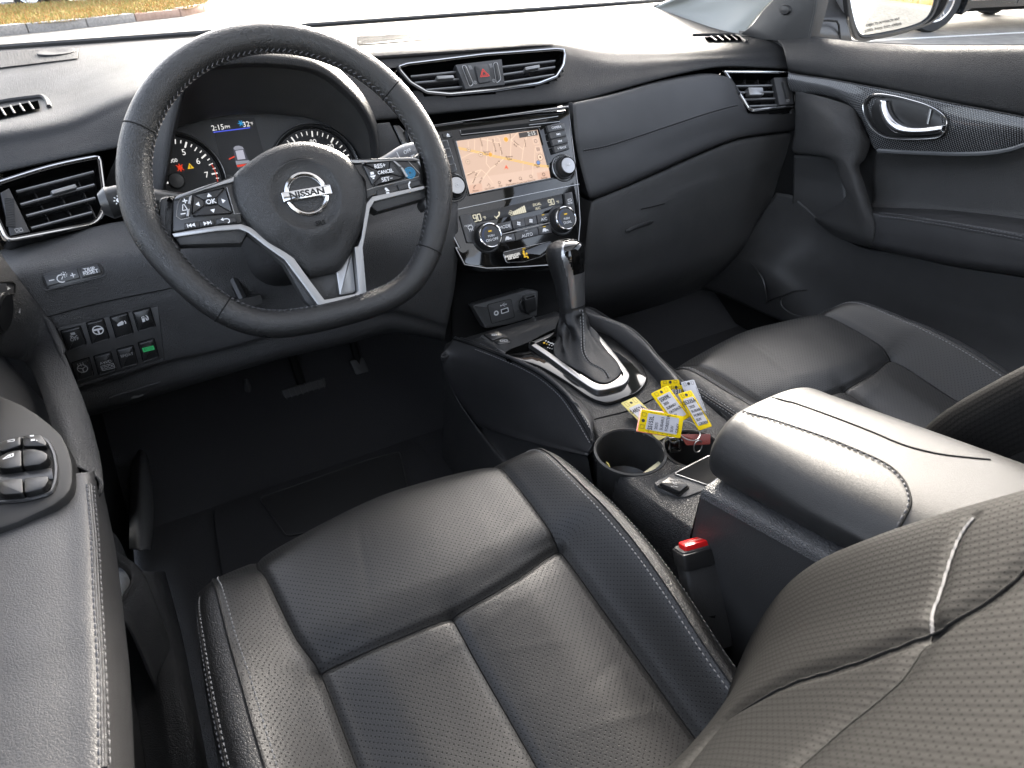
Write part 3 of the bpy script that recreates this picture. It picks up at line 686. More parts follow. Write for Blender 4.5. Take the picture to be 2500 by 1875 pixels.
# screen
b = B(); sp_ = [(-.0815,.0475),(.0815,.0475),(.0815,-.0475),(-.0815,-.0475)]
b.prism(ST, roundpoly([ST.uv('b', *p) for p in [(108,322),(985,208),(1135,730),(262,905)]], .002, 3), -.003, -.0012, .0008); scr = b.done('screen', M_['gloss'], stack)
M_['map'] = glow('map_background', (.64, .445, .335), .80); M_['mapbar'] = glow('map_bar', (.68, .48, .37), .82); M_['road'] = glow('map_road', (.80, .58, .43), .85)
M_['roady'] = glow('map_highway', (.75, .45, .06), .9); M_['mapink'] = glow('map_ink', (.10, .05, .03), .8); M_['mapdark'] = glow('map_dark', (.045, .035, .03), .8); M_['poi'] = glow('map_poi', (.85, .33, .03), .9); M_['mapblue'] = glow('map_blue', (.13, .22, .45), .9)
def sb(*p): return ST.uv('b', *p)
glyph('map', ST, [[sb(140,348),sb(965,234),sb(1096,724),sb(278,888)]], M_['map'], scr, c=-.0009, name='map')
glyph('map', ST, [[sb(244,735),sb(1078,612),sb(1096,724),sb(278,888)]], M_['mapbar'], scr, c=-.0008, name='map')
glyph('map', ST, [[sb(270,800),sb(398,775),sb(412,858),sb(278,888)], [sb(958,672),sb(1085,648),sb(1096,724),sb(975,750)]], glow('map_key', (.66, .42, .31), .8), scr, c=-.0007, name='map')
for rd, wd in (([(262,350),(264,440)],.0010),([(330,335),(325,440)],.0010),([(395,328),(393,470)],.0010),([(460,320),(455,440),(445,575),(487,628)],.0013),([(395,328),(590,370),(592,500)],.0012),([(550,305),(578,322),(590,370)],.0010),
    ([(527,315),(522,500)],.0010),([(700,280),(690,520)],.0013),([(700,340),(820,435)],.0012),([(855,300),(820,435),(805,555)],.0013),([(820,560),(815,650)],.0008),([(192,525),(285,475),(330,465),(425,462)],.0010),
    ([(620,515),(612,540),(490,630),(410,730)],.0016),([(243,685),(395,640),(292,775)],.0012),([(395,640),(455,690),(515,778)],.0010),([(940,420),(935,580)],.0010),([(700,335),(762,262)],.0010),([(915,590),(918,670),(905,720)],.0009),([(1005,440),(1006,560)],.0008)):
    glyph('map', ST, line2([sb(*p) for p in rd], wd), M_['road'], scr, c=-.0005, name='map')
for o_ in (0, 14): glyph('map', ST, line2([sb(x, y+o_) for x, y in [(160,412),(330,448),(500,490),(640,518),(800,553),(930,583),(1078,602)]], .0011), M_['roady'], scr, c=-.0004, name='map')
for x, y, r_, mt in ((487,487,.0038,'poi'),(645,333,.0042,'poi'),(972,568,.0036,'mapblue'),(390,487,.0034,'road'),(258,560,.0034,'road'),(268,437,.0030,'road'),(992,513,.0052,'road')):
    glyph('map', ST, [disc(*sb(x, y), r_)], M_[mt], scr, c=-.0003, name='map'); glyph('map', ST, ring2(*sb(x, y), r_, .0006), M_['mapink' if mt != 'poi' else 'road'], scr, c=-.0002, name='map')
    if mt == 'road': glyph('map', ST, [disc(*sb(x, y), r_*.35)], M_['mapink'], scr, c=-.0001, name='map')
for (x, y) in ((945,350),(970,432)):
    c = sb(x, y); glyph('map', ST, [rect(*c, .0096, .0098)], glow('map_tile', (.70, .50, .38), .92) if False else M_['mapbar'], scr, c=-.0003, name='map'); glyph('map', ST, frame2(c[0]-.0048, c[1]-.0049, c[0]+.0048, c[1]+.0049, .0006), M_['road'], scr, c=-.0002, name='map')
    glyph('map', ST, ring2(*c, .0028, .0008, 12) if y < 400 else [rect(c[0]-.0022+k*.0022, c[1], .0010, .0060) for k in range(3)], M_['mapink'], scr, c=-.0001, name='map')
glyph('map', ST, [[sb(628,640),sb(645,590),sb(672,636),sb(645,622)]], glow('map_arrow', (.75,.10,.03), .9), scr, c=-.0001, name='map')
glyph('map', ST, [[sb(772,268),sb(958,240),sb(968,290),sb(782,318)]], M_['mapdark'], scr, c=-.0002, name='map')
T('map', '2:15', ST, *sb(903,275), .0066, M_['lit'], scr, c=.0000, name='map')
def mt_(s, x, y, h, rot=0): T('map', s, ST, *sb(x, y), h, M_['mapink'], scr, rot, c=.0000, name='map')
for s, x, y, h, r_ in (('Gleason',394,362,.0030,R(90)),('Browne Rd',526,395,.0032,R(90)),('Stanley Rd',590,430,.0032,R(90)),('Boston',450,459,.0031,R(-4)),('Tpke',452,481,.0031,R(-4)),('Boston',676,508,.0033,R(-3)),('Tpke',680,533,.0033,R(-3)),
    ('Elm St',560,572,.0032,R(32)),('Power',750,372,.0031,R(-44)),('Ave',738,392,.0031,R(-44)),('Sumner',838,370,.0030,R(80)),('Lenanc Rd',328,725,.0032,R(50)),('Elm St',390,748,.0031,R(50)),('mont Rd',290,678,.0029,R(14)),('Wall',690,300,.0029,R(88)),
    ('Phone',338,853,.0031,0),('Go Home',478,828,.0031,0),('POI',590,805,.0031,0),('Destination',698,786,.0031,0),('Zoom Out',808,770,.0031,0),('Zoom In',902,748,.0031,0),('Settings',1032,722,.0028,0),('Boston',960,590,.0028,0),('Tpke',968,610,.0028,0)): mt_(s, x, y, h, r_)
def icon_line(pts, wd=.0007): glyph('map', ST, line2([sb(*p) for p in pts], wd), M_['mapink'], scr, c=.0000, name='map')
icon_line([(322,835),(318,818),(325,805),(338,800)], .0012); icon_line([(455,805),(468,778),(485,800),(478,815)]); glyph('map', ST, ring2(*sb(577,770), .0022, .0007, 10)+ring2(*sb(790,728), .0024, .0007, 10)+ring2(*sb(896,708), .0024, .0007, 10)+ring2(*sb(1026,688), .0026, .0010, 10), M_['mapink'], scr, c=.0000, name='map')
icon_line([(577,778),(580,792)]); icon_line([(798,735),(810,748)]); icon_line([(904,716),(914,728)]); glyph('map', ST, [rect(*sb(678,752), .0030, .0022), rect(*sb(694,746), .0030, .0022), rect(*sb(690,760), .0030, .0018)], M_['mapink'], scr, c=.0000, name='map')
b = B(); b.tube([ST.pt(*sb(*p), -.0006) for p in [(140,348),(278,888),(1096,724)]], .0010, 5); b.done('screen_edge', M_['satin'], scr)
# buttons right of the screen
M_['btn'] = mat('button_grey', (.045, .045, .046), .33)
bc = [(1050,198),(1226,170),(1282,438),(1138,480)]
for i, s in enumerate(('CAMERA', '>>|', '|<<', 'BACK')):
    t0, t1 = i/4+.004, (i+1)/4-.012
    A_ = [np.array(sb(*p)) for p in bc]; ll = lambda t: A_[0]*(1-t)+A_[3]*t; rr = lambda t: A_[1]*(1-t)+A_[2]*t
    b = B(); b.prism(ST, roundpoly([tuple(ll(t0)), tuple(rr(t0)), tuple(rr(t1)), tuple(ll(t1))], .0012, 3), -.003, .003, .0012); o = b.done('media_button', M_['btn'], stack)
    c = (ll((t0+t1)/2)+rr((t0+t1)/2))/2
    if s[0] in '>|':
        k = 1 if s[0] == '>' else -1; glyph('mb%d' % i, ST, [[(c[0]-.0035*k, c[1]+.002), (c[0]-.0035*k, c[1]-.002), (c[0]-.0003*k, c[1])], [(c[0]-.0003*k, c[1]+.002), (c[0]-.0003*k, c[1]-.002), (c[0]+.0028*k, c[1])], rect(c[0]+.0034*k, c[1], .0009, .004)], M_['print'], o, c=.0032)
    else: T('mb%d' % i, s if s != 'BACK' else '↩BACK', ST, c[0], c[1], .0042, M_['print'], o, c=.0031, sx=.86)
# buttons left of the screen (partly behind the wheel rim)
bl = [(-35,352),(48,342),(148,655),(65,675)]
for i in range(4):
    t0, t1 = i/4+.008, (i+1)/4-.008; A_ = [np.array(sb(*p)) for p in bl]; ll = lambda t: A_[0]*(1-t)+A_[3]*t; rr = lambda t: A_[1]*(1-t)+A_[2]*t
    b = B(); pl_ = [tuple(ll(t0)), tuple(rr(t0)), tuple(rr(t1)), tuple(ll(t1))]; b.prism(ST, pl_, -.003, .001, .0008); o = b.done('media_button', M_['smooth'], stack)
    b = B(); b.tube([ST.pt(*p, .0006) for p in pl_], .0005, 4, True); b.done('button_edge', M_['satin'], o)
def knob(cx, cy, r, h, name, cap, par, ring=True):
    f2 = ST.sub(cx, cy, -.003); b = B(); b.lathe(f2, [(r*1.32, -.001), (r*1.32, .0015), (r*1.22, .003), (r*1.12, .003)], 40); k = b.done(name, M_['smooth'], par)
    b = B(); b.lathe(f2, [(r*1.10, 0), (r*1.06, h*.75), (r*1.0, h)], 40)
    for i in range(44):
        a = 2*math.pi*i/44; b.tube([f2.pt(r*1.09*math.cos(a), r*1.09*math.sin(a), .001), f2.pt(r*1.055*math.cos(a), r*1.055*math.sin(a), h*.72)], .0007, 4)
    b.done('grip', M_['rubber'], k)
    if ring: b = B(); b.lathe(f2, [(r*1.03, h*.80), (r*1.02, h+.0008), (r*.95, h+.0016), (r*.90, h+.0010), (r*.90, h*.8)], 48); b.done('knob_ring', M_['chrome'], k)
    b = B(); b.lathe(f2, [(r*.90, h*.9), (r*.86, h+.0004), (0, h+.0008)], 40); c = b.done('knob_cap', cap, k)
    return f2.sub(0, 0, h+.0012), k
c = sb(1238, 618); kf, kk = knob(*c, .0150, .016, 'tune_knob', M_['silver'], stack, False); T('tune', 'OK', kf, 0, 0, .0042, M_['print'], kk)
for i, ch in enumerate('TUNE·SCROLL'): a = R(150-i*12); f2 = ST.sub(*c, .0012); T('tune', ch, f2, .0205*math.cos(a), .0205*math.sin(a), .0026, M_['printdim'], kk, a-math.pi/2)
b = B(); b.lathe(ST.sub(*c, -.003), [(.0235, 0), (.0235, .0015), (.0225, .0022), (.0215, .0015)], 48); b.done('knob_surround', M_['satin'], kk)
c = sb(120, 820); kf, kk = knob(*c, .0150, .016, 'power_knob', M_['silver'], stack, False); glyph('power', kf, ring2(0, 0, .0026, .0006, 14), M_['print'], kk)
b = B(); b.lathe(ST.sub(*c, -.003), [(.0235, 0), (.0235, .0015), (.0225, .0022), (.0215, .0015)], 48); b.done('knob_surround', M_['satin'], kk)
# divider
b = B(); b.tube([ST.pt(*sb(*p), -.0025) for p in [(100,1050),(760,910),(1392,782)]], .0009, 5); b.done('stack_seam', M_['satin'], stack)
# ---- climate panel
lcd = [sb(*p) for p in [(300,1085),(760,985),(1212,882),(1225,988),(1100,1010),(1040,1030),(700,1110),(440,1160),(330,1182)]]
b = B(); b.prism(ST, lcd, -.003, -.0015, .0006); cp_ = b.done('climate_display', M_['smooth'], stack)
M_['lcd'] = glow('lcd_cream', (.85, .80, .62), .62)
def seg7(s, a, b_, h, key, par):
    on = {'9': 'abcdfg', '0': 'abcdef'}
    for i, ch in enumerate(s):
        x0 = a+i*h*.72; w_ = h*.5
        S_ = {'a': ((0,h),(w_,h)), 'b': ((w_,h),(w_,h/2)), 'c': ((w_,h/2),(w_,0)), 'd': ((0,0),(w_,0)), 'e': ((0,0),(0,h/2)), 'f': ((0,h/2),(0,h)), 'g': ((0,h/2),(w_,h/2))}
        for k in on[ch]: p0, p1 = S_[k]; glyph(key, ST, [seg2((x0+p0[0], b_+p0[1]), (x0+p1[0], b_+p1[1]), h*.14)], M_['lcd'], par, c=-.0012)
c = sb(328,1165); seg7('90', c[0], c[1], .0105, 'lcd', cp_); T('lcd', '°F', ST, *sb(430,1128), .0050, M_['lcd'], cp_, c=-.0012)
c = sb(1085,998); seg7('90', c[0], c[1], .0090, 'lcd', cp_); T('lcd', '°F', ST, *sb(1172,968), .0045, M_['lcd'], cp_, c=-.0012)
for i in range(7):
    x0, y0 = sb(730+19*i, 1092-4.5*i); x1, y1 = sb(730+19*i, 1066-10*i); glyph('lcd', ST, [rect(x0, (y0+y1)/2, .0031, abs(y1-y0)+.002)], M_['lcd'], cp_, c=-.0012)
c = sb(700,1078); glyph('lcd', ST, [q_ for dx, dy in ((0,.0026),(.0026,0),(0,-.0026),(-.0026,0)) for q_ in ring2(c[0]+dx, c[1]+dy, .0019, .0007, 8)], M_['lcd'], cp_, c=-.0012)
glyph('lcd', ST, line2([sb(*p) for p in [(580,1070),(578,1100),(555,1118),(552,1135)]], .0022)+[disc(*sb(577,1072), .0016, 8)]+line2([sb(530,1108),sb(550,1128)], .0012), M_['lcd'], cp_, c=-.0012)
T('lcd', 'DUAL', ST, *sb(962,990), .0046, M_['lcd'], cp_, c=-.0012); T('lcd', 'A/C', ST, *sb(972,1030), .0046, M_['lcd'], cp_, c=-.0012)
def cbtn(poly, txt=None, icon=None, h=.0052, led=False):
    b = B(); pl_ = [sb(*p) for p in poly]; b.prism(ST, roundpoly(pl_, .0015, 3), -.003, .0022, .0010); o = b.done('climate_button', M_['btn'], stack)
    cx = sum(p[0] for p in pl_)/len(pl_); cy = sum(p[1] for p in pl_)/len(pl_); k = o.name
    if txt: T(k, txt, ST, cx, cy-(.002 if led else 0), h, M_['print'], o, c=.0024)
    if led: glyph(k, ST, [rect(cx, cy+.0055, .0050, .0014)], M_['lityel'] if led == 2 else M_['printdim'], o, c=.0024)
    if icon == 'fan':
        for t in (0, 90, 180, 270): a = R(t+30); glyph(k, ST, [disc(cx+.0022*math.cos(a), cy+.0022*math.sin(a), .0016, 8)], M_['print'], o, c=.0024)
    if icon == 'car': glyph(k, ST, [[(cx-.006, cy-.003), (cx+.006, cy-.003), (cx+.006, cy-.0005), (cx+.003, cy+.0005), (cx+.001, cy+.003), (cx-.003, cy+.003), (cx-.005, cy)]], M_['print'], o, c=.0024); glyph(k, ST, [disc(cx-.003, cy-.003, .0012, 8), disc(cx+.003, cy-.003, .0012, 8)], M_['ink'], o, c=.0026)
    if icon == 'defrost': glyph(k, ST, [q_ for q_ in ring2(cx, cy-.002, .0052, .0011, 8, R(30), R(150))]+[seg2((cx-.003+i*.003, cy-.001), (cx-.003+i*.003, cy-.006), .0008) for i in range(3)]+line2([(cx-.0045, cy), (cx-.003, cy-.003), (cx+.003, cy-.003), (cx+.0045, cy)], .0009), M_['print'], o, c=.0024)
    return o, (cx, cy)
cbtn([(525,1195),(688,1160),(706,1250),(590,1282)], 'MODE', h=.0056)
cbtn([(697,1158),(822,1132),(838,1218),(716,1245)], icon='fan'); cbtn([(824,1132),(942,1106),(958,1190),(840,1217)], icon='fan')
cbtn([(950,1104),(1078,1077),(1090,1162),(966,1188)], 'A/C', h=.0052, led=2)
b = B(); b.tube([ST.pt(*sb(*p), .001) for p in [(575,1302),(1085,1180)]], .0012, 6); b.done('button_divider', M_['satin'], stack)
cbtn([(585,1310),(722,1284),(738,1362),(592,1386)], icon='car'); cbtn([(727,1283),(958,1228),(973,1306),(743,1361)], 'AUTO', h=.0056, led=True); cbtn([(964,1226),(1085,1198),(1108,1280),(979,1304)], icon='car', led=2)
o, c = cbtn([(168,1108),(278,1084),(300,1150),(335,1190),(312,1300),(318,1385),(245,1380)], icon='defrost'); T(o.name, 'FRONT', ST, *sb(258,1210), .0030, M_['print'], o, c=.0024)
o, c = cbtn([(1232,882),(1308,866),(1332,1000),(1345,1130),(1318,1150),(1300,1080),(1250,1010)]); T(o.name, 'REAR', ST, *sb(1288,983), .0030, M_['print'], o, c=.0024); glyph(o.name, ST, frame2(*sb(1268,965), *sb(1296,938), .0008), M_['print'], o, c=.0024)
for (x, y, s1, s2) in ((452,1325,'PUSH','ON·OFF'),(1208,1152,'PUSH','DUAL')):
    c = sb(x, y); kf, kk = knob(*c, .0198, .019, 'temperature_knob', M_['panelgrey'], stack)
    T(kk.name, s1, kf, 0, -.001, .0036, M_['print'], kk); T(kk.name, s2, kf, 0, -.0075, .0046, M_['print'], kk); glyph(kk.name, kf, [rect(0, .0068, .0062, .0022)], M_['lityel'], kk)
    glyph(kk.name, kf, ring2(0, 0, .0142, .0009, 14, R(100), R(220)), glow('arc_blue', (.05,.12,.35), .5), kk)
# passenger airbag lamp window
pb = roundpoly([sb(*p) for p in [(618,1475),(1108,1362),(1106,1450),(1000,1520),(830,1572),(652,1577)]], .004, 4)
b = B(); b.prism(ST, pb, -.0034, -.0022, .0004); ab = b.done('airbag_lamp', M_['gloss'], stack); b = B(); b.tube([ST.pt(*p, -.0020) for p in pb], .0006, 5, True); b.done('lamp_edge', M_['satin'], ab)
T('ab', 'PASSENGER', ST, *sb(716,1506), .0040, M_['lit'], ab, c=-.0018, bold=.00006); T('ab', 'AIR BAG', ST, *sb(722,1530), .0040, M_['lit'], ab, c=-.0018, bold=.00006)
c = sb(840, 1495); glyph('ab', ST, [disc(c[0]-.001, c[1]+.0050, .0020, 8), [(c[0]-.004, c[1]+.003), (c[0], c[1]+.0035), (c[0]+.001, c[1]-.002), (c[0]-.002, c[1]-.003)], [(c[0]-.003, c[1]-.003), (c[0]+.004, c[1]-.003), (c[0]+.004, c[1]-.0052), (c[0]-.003, c[1]-.0052)], disc(c[0]+.0035, c[1]+.0005, .0019, 8), rect(c[0]+.0042, c[1]-.0062, .0022, .0034)], M_['lityel'], ab, c=-.0018); T('ab', 'OFF', ST, c[0]+.001, c[1]+.0092, .0026, M_['lityel'], ab, c=-.0018)

# ================================================================ DRIVER'S LOWER DASH
kn = [L('n', [(-60,640),(30,600),(150,575),(300,540),(450,540),(600,560),(800,520),(1000,470),(1120,450)], y=[.235,.225,.215,.21,.21,.21,.21,.2,.2]),
      L('n', [(-50,700),(40,650),(160,622),(270,600),(400,590),(600,590),(800,560),(1000,520),(1118,500)], y=[.165,.16,.158,.158,.158,.158,.156,.15,.155]),
      L('n', [(-40,745),(60,705),(170,675),(270,652),(400,630),(600,610),(800,590),(1000,560),(1118,550)], y=[.138,.137,.136,.136,.135,.134,.132,.13,.14]),
      L('n', [(-20,815),(121,772),(250,738),(406,706),(560,680),(700,655),(850,630),(1000,610),(1118,620)], y=[.128,.127,.126,.125,.124,.122,.122,.12,.13]),
      L('n', [(0,860),(140,820),(260,790),(410,750),(560,725),(700,700),(850,690),(1000,670),(1110,700)], y=[.124,.123,.122,.121,.12,.12,.12,.12,.13]),
      L('n', [(20,985),(187,941),(300,910),(400,876),(560,840),(700,800),(850,770),(950,745),(1095,780)], y=[.124,.123,.122,.121,.12,.12,.122,.125,.14]),
      L('n', [(40,1010),(192,953),(304,920),(405,886),(562,850),(702,812),(852,785),(955,765),(1090,800)], y=[.14,.138,.136,.134,.132,.132,.135,.14,.15]),
      L('n', [(60,1060),(220,1010),(310,985),(410,955),(565,910),(705,870),(855,835),(958,810),(1085,830)], y=[.165,.162,.16,.158,.156,.158,.162,.168,.18]),
      L('n', [(90,1050),(240,1010),(330,980),(420,945),(570,895),(710,855),(858,830),(960,810),(1080,830)], y=.34)]
g_kn = grid(kn, 80, 70); gridmesh('knee_panel', g_kn, M_['dashlow'], dash, .004, (0, -1, .2)); BK = bvh_of(g_kn)
b = B(); sp = onsurf(BK, 'n', [(95,778),(121,772),(250,738),(406,706),(450,697)], .0004); b.tube(cr([p for p, n in sp], 30), .0009, 5); b.done('panel_gap', M_['matte'], dash)
# dimmer + trip switch pod
pn = onsurf(BK, 'h', [(820, 245)])[0]; SW = F(pn[0], X1, pn[1].cross(X1))
b = B(); op = roundpoly(SW.uvs('h', [(455,235),(1130,85),(1195,235),(520,410)]), [.006,.008,.008,.008], 4); b.prism(SW, op, -.01, .0012, .0008); sw = b.done('switch_pod', M_['smooth'], dash)
b = B(); b.prism(SW, SW.uvs('h', [(490,252),(868,165),(905,275),(545,368)]), .0, .0032, .0012); o = b.done('dimmer_switch', M_['smooth'], sw)
c = SW.uv('h', 588, 297); glyph('dim', SW, [rect(*c, .0058, .0012)], M_['print'], o, c=.0036); c = SW.uv('h', 825, 240); glyph('dim', SW, [rect(*c, .0056, .0013), rect(*c, .0013, .0056)], M_['print'], o, c=.0036)
c = SW.uv('h', 705, 268); glyph('dim', SW, ring2(c[0]-.001, c[1]-.001, .0046, .0013, 12, R(60), R(300))+[seg2((c[0]-.001, c[1]-.002), (c[0]+.001, c[1]+.001), .0010)]+[seg2((c[0]+.003+.0022*math.cos(R(t)), c[1]+.003+.0022*math.sin(R(t))), (c[0]+.003+.0036*math.cos(R(t)), c[1]+.003+.0036*math.sin(R(t))), .0008) for t in range(0, 360, 45)]+[disc(c[0]+.003, c[1]+.003, .0013, 8)], M_['print'], o, c=.0036)
b = B(); b.prism(SW, SW.uvs('h', [(900,158),(1105,112),(1150,215),(935,272)]), .0, .0032, .0012); o = b.done('trip_button', M_['smooth'], sw); T('trip', 'TRIP', SW, *SW.uv('h', 1008, 178), .0047, M_['print'], o, c=.0034, bold=.0001); T('trip', 'RESET', SW, *SW.uv('h', 1025, 208), .0047, M_['print'], o, c=.0034, bold=.0001)
b = B(); b.tube([SW.pt(*p, .0012) for p in SW.uvs('h', [(500,395),(530,408),(1150,258),(1192,232)])], .0012, 5); b.done('pod_lip', M_['plastic'], sw)
# eight-switch bank
pn = onsurf(BK, 'h', [(1200, 1000)])[0]; SB = F(pn[0]+pn[1]*.001, X1, pn[1].cross(X1))
b = B(); b.prism(SB, SB.uvs('h', [(640,830),(1780,590),(1850,1180),(870,1480)]), -.012, .001, .001); bank = b.done('switch_bank', M_['plastic'], dash)
def sw_btn(quad, key):
    pl_ = SB.uvs('h', quad); b = B(); b.prism(SB, roundpoly(inset(pl_, .0002), .002, 3), .001, .0018, .0003); w_ = b.done('switch', M_['matte'], bank)
    b = B(); b.prism(SB, roundpoly(inset(pl_, .0018), .0015, 3), .001, .0050, .0014); b.done('switch_cap', M_['smooth'], w_)
    b = B(); a_, c_ = inset(pl_, .003)[3], inset(pl_, .003)[2]; b.tube([SB.pt(*a_, .0050), SB.pt(*c_, .0050)], .0006, 5); b.done('switch_ridge', M_['plastic'], w_)
    return w_, (sum(p[0] for p in pl_)/4, sum(p[1] for p in pl_)/4)
def sg(key, polys, par, mt='print'): glyph(key, SB, polys, M_[mt], par, c=.0054)
def spt(x, y): return SB.uv('h', x, y, .0054)
w_, c = sw_btn([(672,855),(910,795),(985,1010),(760,1088)], 0); sg('s0', [[spt(790,890),spt(838,878),(spt(850,905)),spt(800,918)], *line2([spt(795,950),spt(815,925),spt(830,945),spt(868,915)], .0010), *line2([spt(790,920),spt(805,935)], .0012)], w_, 'printdim'); T('s0', 'OFF', SB, *spt(840,962), .0042, M_['printdim'], w_, c=.0052)
w_, c = sw_btn([(958,765),(1170,712),(1240,945),(1030,1010)], 1); k = spt(1102,858); sg('s1', ring2(*k, .0058, .0013, 20)+[seg2((k[0]-.005, k[1]+.001), (k[0]+.005, k[1]+.001), .0026), seg2(k, (k[0], k[1]-.005), .0020)], w_)
w_, c = sw_btn([(1225,700),(1440,645),(1510,885),(1300,945)], 2); sg('s2', [[spt(1316,800),spt(1335,775),spt(1375,752),spt(1392,770),spt(1388,795),spt(1330,815)]], w_); sg('s2', line2([spt(1395,752),spt(1412,762),spt(1414,785)], .0014), w_)
w_, c = sw_btn([(1480,640),(1690,590),(1758,810),(1550,868)], 3); sg('s3', [[spt(1590,708),spt(1622,698),spt(1634,760),spt(1604,768)]], w_); sg('s3', line2([spt(1640,690),spt(1662,708),spt(1668,738),spt(1650,745),spt(1640,715)], .0012), w_); sg('s3', [[spt(1597,712),spt(1618,706),spt(1621,722),spt(1601,728)]], w_, 'ink')
w_, c = sw_btn([(795,1215),(1010,1150),(1065,1360),(855,1425)], 4); k = spt(928,1290); sg('s4', ring2(*k, .0056, .0010, 20)+[seg2((k[0]-.0045, k[1]+.002), (k[0], k[1]), .0010), seg2((k[0]+.0045, k[1]+.002), (k[0], k[1]), .0010), seg2(k, (k[0], k[1]-.005), .0012)]+[seg2((k[0]-.003+i*.003, k[1]+.0035), (k[0]-.003+i*.003, k[1]+.0085), .0008) for i in range(3)], w_, 'printdim')
w_, c = sw_btn([(1045,1140),(1250,1085),(1315,1300),(1105,1362)], 5); T('s5', 'AWD', SB, *spt(1190,1220), .0042, M_['printdim'], w_, c=.0054); T('s5', 'LOCK', SB, *spt(1214,1272), .0038, M_['printdim'], w_, c=.0054); k0, k1 = spt(1160,1290), spt(1266,1252); kc = spt(1214,1272); sg('s5', frame2(kc[0]-.0075, kc[1]-.0034, kc[0]+.0075, kc[1]+.0034, .0007), w_, 'printdim')
w_, c = sw_btn([(1300,1065),(1500,1012),(1560,1228),(1360,1280)], 6); T('s6', 'SPORT', SB, *spt(1430,1138), .0038, M_['printdim'], w_, c=.0054)
w_, c = sw_btn([(1545,990),(1735,935),(1795,1150),(1605,1210)], 7); k = spt(1670,1068); sg('s7', [rect(*k, .0140, .0064)], w_, 'litgreen'); T('s7', 'ECO', SB, *k, .0040, M_['ink'], w_, c=.0056)
b = B(); b.tube([SB.pt(*p, .002) for p in SB.uvs('h', [(860,1485),(1350,1330),(1840,1180)])], .0022, 6); b.done('bank_lip', M_['gplastic'], bank)
# bonnet release
hp = onsurf(BK, 'h', [(1230,1610),(1500,1525),(1800,1435)], .001); b = B(); b.tube(cr([p for p, n in hp], 12), .0016, 5); b.done('hood_release', M_['plastic'], dash)
pn = onsurf(BK, 'h', [(1545,1600)], .001)[0]; HF = F(pn[0], X1, pn[1].cross(X1)); glyph('hr', HF, [HF.uvs('h', [(1470,1620),(1500,1592),(1560,1590),(1610,1572),(1615,1585),(1560,1612),(1500,1620)])], M_['printdim'], dash, name='hood_release_mark')
# lower centre: recess with sockets, under the climate panel
LB = F(V((0, .135, -.26)), X1, tilt(12))
bx = [L('n', [(1090,640),(1180,655),(1270,662),(1360,655),(1420,630)], y=.17), L('n', [(1100,700),(1180,715),(1270,700),(1350,685),(1415,660)], y=.20), L('n', [(1104,800),(1180,790),(1270,760),(1345,735),(1410,710)], y=.20), L('n', [(1106,850),(1190,835),(1290,800),(1350,770),(1415,750)], y=.185)]
loft('stack_recess', bx, 30, 30, M_['matte'], dash, .004)
ap_ = F(P(1260,775,y=.165), V((1,0,0)), tilt(14)); b = B(); b.prism(ap_, roundpoly(ap_.uvs('e', [(310,450),(880,285),(1000,300),(985,560),(720,640),(450,692)]), .004, 4), -.02, .0, .003); sock = b.done('socket_panel', M_['traygrey'], dash)
b = B(); b.prism(ap_, roundpoly(ap_.uvs('e', [(465,440),(710,380),(748,570),(510,638)]), .004, 4), -.002, .0014, .0006); us = b.done('usb_plate', M_['traygrey'], sock); b = B(); b.tube([ap_.pt(*p, .0012) for p in roundpoly(ap_.uvs('e', [(465,440),(710,380),(748,570),(510,638)]), .004, 4)], .0005, 4, True); b.done('plate_gap', M_['matte'], us)
c = ap_.uv('e', 555, 527); b = B(); b.lathe(ap_.sub(*c, .0014), [(.0047, 0), (.0047, .0012), (.0030, .0014), (.0026, 0), (.0, -.001)], 20); b.done('audio_jack', M_['print'], us)
c = ap_.uv('e', 644, 502); f2 = ap_.sub(*c, .0014, R(2)); b = B(); b.prism(f2, roundpoly(rect(0, 0, .0160, .0088), .001, 2), 0, .0008, .0002, hole=roundpoly(rect(0, 0, .0130, .0060), .0008, 2)); b.done('usb_port', M_['print'], us); b = B(); b.box(f2, -.006, .006, -.0026, .0026, -.0006, .0003); b.done('usb_slot', M_['smooth'], us)
c = ap_.uv('e', 632, 442); glyph('usb', ap_, line2([(c[0]-.006, c[1]), (c[0]+.005, c[1])], .0009)+[disc(c[0]-.006, c[1], .0015, 8), [(c[0]+.0045, c[1]+.0016), (c[0]+.0045, c[1]-.0016), (c[0]+.007, c[1])]]+line2([(c[0]-.003, c[1]), (c[0], c[1]+.0028), (c[0]+.003, c[1]+.0028)], .0008)+line2([(c[0]-.001, c[1]), (c[0]+.001, c[1]-.0026), (c[0]+.003, c[1]-.0026)], .0008), M_['print'], us, c=.0018)
c = ap_.uv('e', 872, 440); f2 = ap_.sub(*c, 0); b = B(); b.lathe(f2, [(.0165, -.002), (.0165, .003), (.015, .004), (.013, .004)], 32); so = b.done('power_socket', M_['smooth'], sock)
b = B(); b.prism(f2.sub(.004, .001, 0, R(4)), roundpoly(rect(0, 0, .026, .034), .008, 5), .002, .012, .005); b.done('socket_cap', M_['smooth'], so); b = B(); b.box(f2.sub(.004, .0165), -.011, .011, -.0035, .003, .004, .0128); b.done('cap_tab', M_['satin'], so); b = B(); b.box(f2.sub(.004, .0160), -.009, .009, -.0022, .0015, .011, .0131); b.done('tab_slot', M_['matte'], so)

